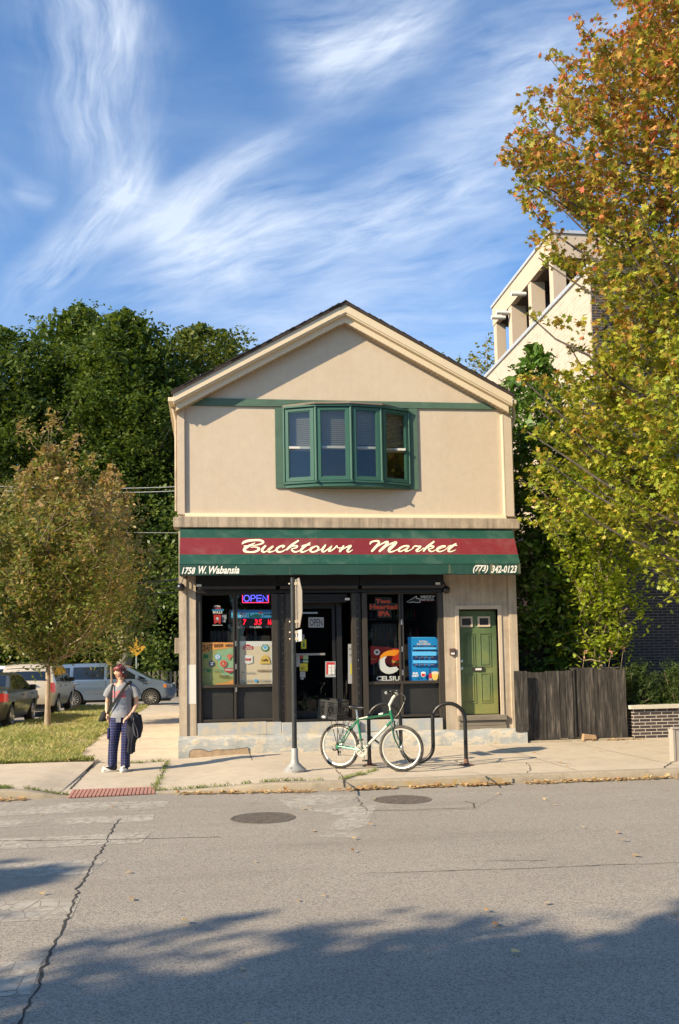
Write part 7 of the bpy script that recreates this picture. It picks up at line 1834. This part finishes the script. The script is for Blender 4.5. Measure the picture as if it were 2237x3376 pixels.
def skinmesh(name, verts, edges, radii, root, mat, parent, sub=2, post=None):
    me = bpy.data.meshes.new('tmp'); me.from_pydata(verts, edges, []); o = bpy.data.objects.new('tmp', me); COL.objects.link(o)
    sk = o.modifiers.new('s', 'SKIN'); sk.use_smooth_shade = True
    for i, r in enumerate(radii):
        d = me.skin_vertices[0].data[i]; d.radius = r if hasattr(r, '__len__') else (r, r); d.use_root = (i == root)
    ss = o.modifiers.new('u', 'SUBSURF'); ss.levels = ss.render_levels = sub
    dg = bpy.context.evaluated_depsgraph_get(); m2 = bpy.data.meshes.new_from_object(o.evaluated_get(dg)); m2.name = name
    bpy.data.objects.remove(o); bpy.data.meshes.remove(me)
    if post:
        for v in m2.vertices: v.co = post(v.co.copy())
    m2.materials.clear(); m2.materials.append(MATS[mat]); m2.polygons.foreach_set('use_smooth', [True] * len(m2.polygons))
    ob = bpy.data.objects.new(name, m2); COL.objects.link(ob); ob.parent = parent
    return ob
fp = gnd(400, 2541, .035); fz_ = walk_z(fp.x, fp.y)
PE = thing('person', (fp.x - .03, fp.y, fz_), 'person with short red hair in grey tee and blue plaid trousers looking left', 'person', rotz=radians(-8), local=True)
# local frame: x to the photo's right, -y towards the camera
VS = []; ES = []; RS = []
def V_(p, r, par=None):
    VS.append(p); RS.append(r)
    if par is not None: ES.append((par, len(VS) - 1))
    return len(VS) - 1
pel = V_((.05, 0, .93), (.145, .10)); wai = V_((.045, 0, 1.06), (.115, .085), pel); chs = V_((.045, 0, 1.22), (.13, .095), wai); shc = V_((.045, .01, 1.36), (.085, .07), chs); nk = V_((.035, .0, 1.435), (.048, .052), shc)
nk2 = V_((.025, -.008, 1.49), (.046, .05), nk)
hd = V_((.018, -.010, 1.57), (.066, .080), nk2); hd2 = V_((.022, .0, 1.635), (.068, .080), hd)
for sx, pts_ in ((-1, [((-.10, .01, 1.37), .050), ((-.155, .01, 1.31), .045), ((-.185, .03, 1.19), .040), ((-.205, .045, 1.08), .035), ((-.20, .0, .99), .032), ((-.175, -.035, .915), .024)]), (1, [((.19, .01, 1.37), .050), ((.25, .01, 1.31), .045), ((.265, .03, 1.19), .040), ((.27, .045, 1.07), .035), ((.245, -.05, .96), .032), ((.19, -.135, .88), .024)])):
    pr = shc
    for q, r in pts_: pr = V_(q, r, pr)
    if sx > 0: lw_ = pr
    else: rw_ = pr
for sx, pts_ in ((-1, [((-.03, 0, .84), .085), ((-.06, -.01, .52), .055), ((-.085, .01, .30), .050), ((-.095, .02, .10), .036)]), (1, [((.13, 0, .84), .085), ((.10, -.005, .52), .055), ((.085, .01, .30), .050), ((.075, .02, .10), .036)])):
    pr = pel
    for q, r in pts_: pr = V_(q, r, pr)
def face_post(co):
    return co
# palms continue the forearms
p1 = V_((-.155, -.05, .865), (.030, .018), rw_); p2 = V_((.150, -.165, .855), (.030, .018), lw_)
body = skinmesh('body', VS, ES, RS, pel, 'skin', PE, 2)
def hand(base, dirv, side, nm, curl):
    """five fingers of unequal length and a thumb off the side of the palm"""
    d = Vector(dirv).normalized(); up = Vector((0, 0, 1)); s_ = d.cross(up).normalized() * side; dn = s_.cross(d).normalized()
    if dn.z > 0: dn = -dn
    mb = MB(); base = Vector(base)
    for i, (L_, r) in enumerate(((.066, .0085), (.074, .009), (.070, .0085), (.056, .0075))):
        o_ = base + s_ * (-.026 + .0175 * i); p = [o_ - d * .03]; dd = d.copy(); seg = (0, .45, .32, .23)
        q = o_.copy(); p.append(q.copy())
        for j, f in enumerate(seg[1:]): dd = (dd + dn * curl).normalized(); q = q + dd * L_ * f; p.append(q.copy())
        mb.tube(p, [r * 1.15, r * 1.1, r, r * .95, r * .75], 8)
    o_ = base - d * .045 - s_ * .03; mb.tube([o_, o_ - s_ * .018 + d * .022, o_ - s_ * .014 + d * .05 + dn * .006], [.013, .011, .0085], 8)
    return mb
hm_ = hand((.135, -.178, .845), (-.75, -.35, -.45), 1, 'l', .55); hm_.build('hand', 'skin', PE, smooth=60)
hm_ = hand((-.145, -.055, .85), (.35, -.25, -.85), -1, 'r', .3); hm_.build('hand', 'skin', PE, smooth=60)
# head: face turned to the photo's left; features as one modelled mesh joined to the head surface
HC = Vector((.018, -.012, 1.585)); fa = radians(-38)      # facing direction: towards camera, turned left
def HM(p): return Matrix.Translation(HC) @ Matrix.Rotation(fa, 4, 'Z') @ Vector(p)   # p local: -y is the face
mb = MB(); n1_, n2_ = 28, 22
for i in range(n2_ + 1):
    th = pi * i / n2_
    for j in range(n1_):
        a = 2 * pi * j / n1_; x = .072 * sin(th) * cos(a); y = .088 * sin(th) * sin(a); z = .112 * cos(th)
        fr_f = max(0, -sin(a)) * sin(th)
        if z < 0: x *= 1 - .38 * (-z / .112) ** 1.5; y = y * (1 - .12 * (-z / .112)) - .004
        if fr_f > .3:
            y -= .030 * math.exp(-((x / .010) ** 2)) * math.exp(-(((z + .014) / .018) ** 2))              # nose
            y -= .012 * math.exp(-((x / .008) ** 2)) * math.exp(-(((z - .012) / .024) ** 2))
            y += .011 * math.exp(-(((abs(x) - .030) / .013) ** 2)) * math.exp(-(((z - .010) / .010) ** 2))  # eye sockets
            y -= .006 * math.exp(-((x / .020) ** 2)) * math.exp(-(((z + .047) / .008) ** 2)); y -= .008 * math.exp(-((x / .018) ** 2)) * math.exp(-(((z + .090) / .014) ** 2))
        mb.v.append(tuple(HM((x, y, z))))
for i in range(n2_):
    for j in range(n1_): mb.f.append((i * n1_ + j, i * n1_ + (j + 1) % n1_, (i + 1) * n1_ + (j + 1) % n1_, (i + 1) * n1_ + j)); mb.m.append(0)
for s_ in (-1, 1):
    mb.ball(tuple(HM((s_ * .074, .008, -.002))), (.010, .016, .028), 10, 8)
mb.tube([(.036, .004, 1.39), (.034, .002, 1.44), (.026, -.002, 1.50), (.020, .004, 1.55)], [.056, .050, .050, .054], 18)
hb = mb
me_ = body.data; bm = bmesh.new(); bm.from_mesh(me_); tmp = bpy.data.meshes.new('t2'); tmp.from_pydata(hb.v, [], hb.f); bm.from_mesh(tmp)
for f in bm.faces: f.smooth = True
bmesh.ops.recalc_face_normals(bm, faces=bm.faces); bm.to_mesh(me_); bm.free(); bpy.data.meshes.remove(tmp)
mb = MB()
for s_ in (-1, 1):
    q = HM((s_ * .030, -.073, .008)); mb.ball(tuple(q), (.011, .008, .006), 10, 6, 0); q = HM((s_ * .030, -.080, .008)); mb.ball(tuple(q), (.0045, .003, .0045), 8, 5, 1)
    mb.tube([HM((s_ * .016, -.086, .026)), HM((s_ * .030, -.086, .031)), HM((s_ * .045, -.076, .026))], [.002, .003, .0015], 5, 1)
mb.build('eyes', ['shoe_white', 'shoe_black'], PE, smooth=True)
mb = MB(); mb.tube([HM((-.022, -.083, -.048)), HM((-.008, -.094, -.045)), HM((0, -.095, -.0465)), HM((.008, -.094, -.045)), HM((.022, -.083, -.048))], [.001, .0035, .003, .0035, .001], 6); mb.build('mouth', mk('lips', (.42, .14, .12), .5), PE, smooth=True)
# hair: cap with fringe and longer sides
mb = MB(); n1_, n2_ = 40, 16; rs_ = random.Random(2)
for i in range(n2_ + 1):
    for j in range(n1_):
        a = 2 * pi * j / n1_; fr_ = -sin(a)
        low = .42 if fr_ > .55 else (.95 if fr_ > -.1 else .90)
        low = lerp(.44, .84, 1 - sm(.25, .72, fr_)) if fr_ > 0 else .84
        th = pi * low * i / n2_ * .82
        q_ = 1.13 + .03 * sin(j * 3.1) + .02 * sin(j * 7 + i) + (.02 * i / n2_)
        x = .074 * q_ * sin(th) * cos(a); y = .092 * q_ * sin(th) * sin(a) + .006; z = .112 * q_ * cos(th) + .004
        mb.v.append(tuple(HM((x, y, z))))
for i in range(n2_):
    for j in range(n1_): mb.f.append((i * n1_ + j, i * n1_ + (j + 1) % n1_, (i + 1) * n1_ + (j + 1) % n1_, (i + 1) * n1_ + j)); mb.m.append(0)
for j in range(46):      # locks of fringe and sides
    a = radians(-90 + rs_.uniform(-150, 150)); fr_ = -sin(a); r0 = 1.16
    zt = .05 if fr_ > .5 else .02; zb = (.030 if fr_ > .6 else lerp(.0, -.088, sm(.6, .15, fr_))) + rs_.uniform(-.012, .01)
    mb.tube([HM((.070 * cos(a) * r0 * .9, .090 * sin(a) * r0 * .9, zt + .03)), HM((.074 * cos(a) * r0, .092 * sin(a) * r0 * 1.02, (zt + zb) / 2 + .01)), HM((.070 * cos(a + .06) * r0 * .97, .090 * sin(a + .06) * r0 * .99, zb))], [.012, .011, .003], 6)
mb.build('hair', 'hair_red', PE, smooth=60)
mb = MB(); hp_ = [HM((.092 * cos(t_), .012, .118 * sin(t_) + .012)) for t_ in [radians(-5 + 190 * i / 20) for i in range(21)]]; mb.tube(hp_, .007, 8)
for s_ in (-1, 1):
    st = len(mb.v); mb.lathe([(0, 0), (.036, 0), (.040, .012), (.034, .028), (0, .032)], (0, 0, 0), 'X', 20); M_ = Matrix.Translation(HM((s_ * .078, .012, -.008))) @ Matrix.Rotation(fa, 4, 'Z') @ Matrix.Scale(s_, 4, (1, 0, 0)); mb.xf(M_, st)
tag(mb.build('headphones', 'black_plastic', smooth=40), 'black over ear headphones worn over the red hair', 'headphones')
hpO = bpy.data.objects['headphones']; hpO.matrix_world = Matrix.Translation(PE.location) @ Matrix.Rotation(radians(-8), 4, 'Z')
# shirt: torso shell with sleeves
def rings(path, seg=28, open_=True, fold=.0, ph=0.0):
    """path: (centre, rx, ry); stacked elliptical rings"""
    mb = MB(); path = [(Vector(c), rx, ry) for c, rx, ry in path]
    for i, (c, rx, ry) in enumerate(path):
        d = path[min(i + 1, len(path) - 1)][0] - path[max(i - 1, 0)][0]; d.normalize()
        u = Vector((1, 0, 0)) - d * d.x; u.normalize(); v = d.cross(u)
        for j in range(seg):
            a = 2 * pi * j / seg; f = 1 + fold * (sin(5 * a + ph + i * .7) * .5 + sin(3 * a - i * 1.1 + ph) * .6)
            mb.v.append(tuple(c + u * cos(a) * rx * f + v * sin(a) * ry * f))
    for i in range(len(path) - 1):
        for j in range(seg): mb.f.append((i * seg + j, i * seg + (j + 1) % seg, (i + 1) * seg + (j + 1) % seg, (i + 1) * seg + j)); mb.m.append(0)
    return mb
sh_ = rings([((.045, -.005, .885), .180, .130), ((.045, -.005, .93), .175, .128), ((.045, 0, 1.0), .160, .118), ((.045, 0, 1.08), .148, .112), ((.045, 0, 1.17), .152, .118), ((.045, 0, 1.26), .162, .118), ((.045, .005, 1.33), .165, .105), ((.045, .01, 1.375), .140, .085), ((.042, .008, 1.405), .100, .070), ((.040, .004, 1.425), .070, .066), ((.038, .002, 1.428), .062, .060)], 32, fold=.030)
for sx, pts_ in ((-1, [((-.055, .01, 1.355), .062, .055), ((-.115, .01, 1.345), .070, .062), ((-.165, .012, 1.28), .072, .066), ((-.20, .02, 1.20), .072, .068), ((-.205, .02, 1.195), .062, .058)]), (1, [((.145, .01, 1.355), .062, .055), ((.205, .01, 1.345), .070, .062), ((.255, .012, 1.28), .072, .066), ((.285, .02, 1.195), .074, .070), ((.287, .02, 1.19), .062, .058)])):
    r_ = rings(pts_, 20, fold=.03); b0 = len(sh_.v); sh_.v += r_.v; sh_.f += [tuple(i + b0 for i in f) for f in r_.f]; sh_.m += r_.m
sh_.build('shirt', 'shirt_print', PE, smooth=80)
mb = MB(); mb.v = [(.045 + .183 * cos(a) * (1 + .02 * sin(4 * a)), -.005 + .133 * sin(a), z) for z in (.862, .892) for a in [2 * pi * j / 32 for j in range(32)]]; mb.f = [(j, (j + 1) % 32, 32 + (j + 1) % 32, 32 + j) for j in range(32)]; mb.m = [0] * 32
mb.box(-.02, .06, -.142, -.136, .79, .875); mb.build('waist_tie', mk('tie_grey', (.22, .225, .25), .9, var=.1), PE)
# trousers
tr_ = rings([((.05, 0, .80), .165, .118), ((.05, 0, .86), .168, .120), ((.05, 0, .92), .160, .115), ((.05, 0, .955), .15, .11)], 32, fold=.015)
for pts_ in ([((-.03, 0, .875), .095, .108), ((-.04, 0, .80), .108, .115), ((-.052, -.004, .70), .104, .110), ((-.065, -.008, .60), .095, .10), ((-.075, -.006, .50), .090, .092), ((-.083, .0, .40), .084, .086), ((-.088, .008, .30), .080, .084), ((-.092, .012, .20), .080, .084), ((-.092, .012, .12), .078, .086), ((-.09, .008, .075), .074, .088), ((-.09, .008, .07), .06, .07)],
             [((.13, 0, .875), .095, .108), ((.138, 0, .80), .104, .115), ((.130, -.002, .70), .100, .110), ((.115, -.004, .60), .093, .10), ((.103, -.002, .50), .088, .092), ((.095, .0, .40), .083, .086), ((.088, .006, .30), .080, .084), ((.083, .010, .20), .080, .084), ((.08, .010, .12), .079, .086), ((.08, .008, .065), .076, .088), ((.08, .008, .06), .06, .07)]):
    sg_ = -1 if pts_[0][0][0] < .05 else 1; pts_ = [((c_[0] + sg_ * .022 * (1 - c_[2] / .9), c_[1], c_[2]), rx_ * (1.0 if c_[2] > .6 else .92), ry_ * 1.04) for c_, rx_, ry_ in pts_]; r_ = rings(pts_, 24, fold=.045, ph=pts_[0][0][0] * 9); b0 = len(tr_.v); tr_.v += r_.v; tr_.f += [tuple(i + b0 for i in f) for f in r_.f]; tr_.m += r_.m
TR = tr_.build('trousers', 'plaid', PE, smooth=80)
mb = MB(); mb.box(-.175, -.13, -.10, .06, .52, .70, bev=.02); mb.build('cargo_pocket', 'plaid', TR, smooth=60)
for cx_, cy_, ang in ((-.135, -.045, -62), (.10, -.06, -8)):
    M_ = Matrix.Translation((cx_, cy_, 0)) @ Matrix.Rotation(radians(ang), 4, 'Z')
    so_ = rings([((0, 0, .002), .046, .128), ((0, 0, .012), .050, .135), ((0, 0, .030), .049, .133), ((0, .002, .034), .046, .128)], 24); so_.f.append(tuple(range(24))); so_.m.append(0); so_.ball((0, -.098, .036), (.043, .036, .026), 14, 8); so_.xf(M_); SO = so_.build('shoe', 'shoe_white', PE, smooth=50)
    up_ = MB(); up_.ball((0, -.03, .045), (.044, .095, .040), 18, 10); up_.ball((0, .055, .065), (.040, .062, .055), 16, 10); up_.xf(M_); up_.build('upper', 'shoe_black', SO, smooth=True)
    lc = MB(); 
    for i in range(5): lc.tube([(-.022, -.075 + i * .022, .076 + i * .005), (0, -.075 + i * .022, .084 + i * .006), (.022, -.075 + i * .022, .076 + i * .005)], .004, 5)
    lc.xf(M_); lc.build('laces', 'shoe_white', SO)
mb = MB(); mb.torus(.030, .006, (-.180, -.03, .93), 'Z', 20, 8); mb.build('bracelet', 'black_cloth', PE)
# crossbody bag: strap over the photo-right shoulder, pouch at the photo-left hip; and backpack strap
def world_thing(mb, name, mat, lab, cat, smooth=60):
    o = mb.build(name, mat, smooth=smooth); o.matrix_world = Matrix.Translation(PE.location) @ Matrix.Rotation(radians(-8), 4, 'Z'); tag(o, lab, cat); return o
def ribbon(mb, pts_, w_, th=.004):
    p = [Vector(q[:3]) for q in catmull(pts_, 6)]
    for a, b2 in zip(p[:-1], p[1:]): pass
    n = len(p); vs = []
    for i in range(n):
        d = (p[min(n - 1, i + 1)] - p[max(0, i - 1)]).normalized(); s_ = d.cross(Vector((0, -1, 0))); s_.normalize(); o_ = Vector((0, -th, 0)); vs += [p[i] - s_ * w_ / 2, p[i] + s_ * w_ / 2, p[i] + s_ * w_ / 2 + o_, p[i] - s_ * w_ / 2 + o_]
    fs = []
    for i in range(n - 1):
        for k_ in range(4): a, b2 = i * 4 + k_, i * 4 + (k_ + 1) % 4; fs.append((a, b2, b2 + 4, a + 4))
    mb.add(vs, fs)
mb = MB(); ribbon(mb, [(.19, .04, 1.44), (.165, -.045, 1.412), (.13, -.105, 1.36), (.07, -.128, 1.27), (0, -.128, 1.17), (-.07, -.122, 1.07), (-.13, -.105, .99), (-.17, -.06, .93)], .045)
mb.box(.13, .205, -.10, .05, 1.405, 1.425, bev=.008)
s0 = len(mb.v); mb.ball((-.235, .02, .875), (.075, .055, .10), 18, 12)
for i in range(s0, len(mb.v)):
    x, y, z = mb.v[i]; mb.v[i] = (x - (.05 * max(0, .90 - z) / .1), y, max(z, .80))
world_thing(mb, 'crossbody_bag', 'black_cloth', 'black bag hanging at the hip of the person on a strap across the chest', 'bag')
mb = MB(); ribbon(mb, [(-.075, .05, 1.40), (-.085, -.06, 1.385), (-.092, -.115, 1.30), (-.095, -.118, 1.18), (-.115, -.09, 1.06), (-.13, .0, .97)], .035); mb.box(-.12, .20, .125, .22, .98, 1.36, bev=.04)
world_thing(mb, 'backpack', 'black_cloth', 'slim black backpack on the back of the person with one strap showing', 'backpack')
# jacket draped over the forearm
mb = MB(); rj = random.Random(12); nx_, nz_ = 22, 16
def jp(u, v):
    """u round the bundle, v from the top (over the arm) to the bottom"""
    a = 2 * pi * u; w_ = lerp(.105, .125, sm(0, .4, v)) * lerp(1.05, .5, sm(.45, .75, v)); d_ = lerp(.075, .060, v)
    f = 1 + .10 * sin(3 * a + 2 * v) + .07 * sin(7 * a - 4 * v) + .05 * sin(11 * a + 3)
    cx = lerp(.235, .215, v) + .02 * sin(v * 5); cy = lerp(-.07, -.045, v); z = lerp(.925, .30, v) + (.02 * sin(2 * a + 1) if v > .9 else 0)
    z += -.14 * max(0, cos(a)) * sm(.5, 1, v) * -1 if False else 0
    return (cx + w_ * cos(a) * f, cy + d_ * sin(a) * f, z)
for j in range(nz_ + 1):
    v = j / nz_
    for i in range(nx_ * 2): mb.v.append(jp(i / (nx_ * 2), v) if j else tuple(Vector(jp(i / (nx_ * 2), 0)).lerp(Vector((.235, -.07, .955)), .5)))
N2 = nx_ * 2
for j in range(nz_):
    for i in range(N2): mb.f.append((j * N2 + i, j * N2 + (i + 1) % N2, (j + 1) * N2 + (i + 1) % N2, (j + 1) * N2 + i)); mb.m.append(0)
mb.f.append(tuple(range(N2))); mb.m.append(0); mb.f.append(tuple(range(nz_ * N2, (nz_ + 1) * N2))); mb.m.append(0)
sl = rings([((.33, -.04, .90), .035, .03), ((.345, -.05, .78), .045, .04), ((.335, -.05, .66), .05, .042), ((.32, -.05, .555), .042, .035), ((.31, -.05, .53), .02, .02)], 18, fold=.08); b0 = len(mb.v); mb.v += sl.v; mb.f += [tuple(i + b0 for i in f) for f in sl.f]; mb.m += sl.m
JK = world_thing(mb, 'jacket', 'navy_cloth', 'dark navy jacket draped over the forearm of the person', 'jacket')
mb = MB(); mb.tube(catmull([(.27, -.15, .86), (.26, -.16, .72), (.29, -.15, .58), (.325, -.11, .56), (.31, -.12, .68), (.27, -.15, .80)], 6), .0035, 5); mb.tube(catmull([(.36, -.06, .62), (.355, -.07, .54), (.345, -.06, .48)], 5), .004, 5); mb.build('drawstring', 'tie_grey', JK)
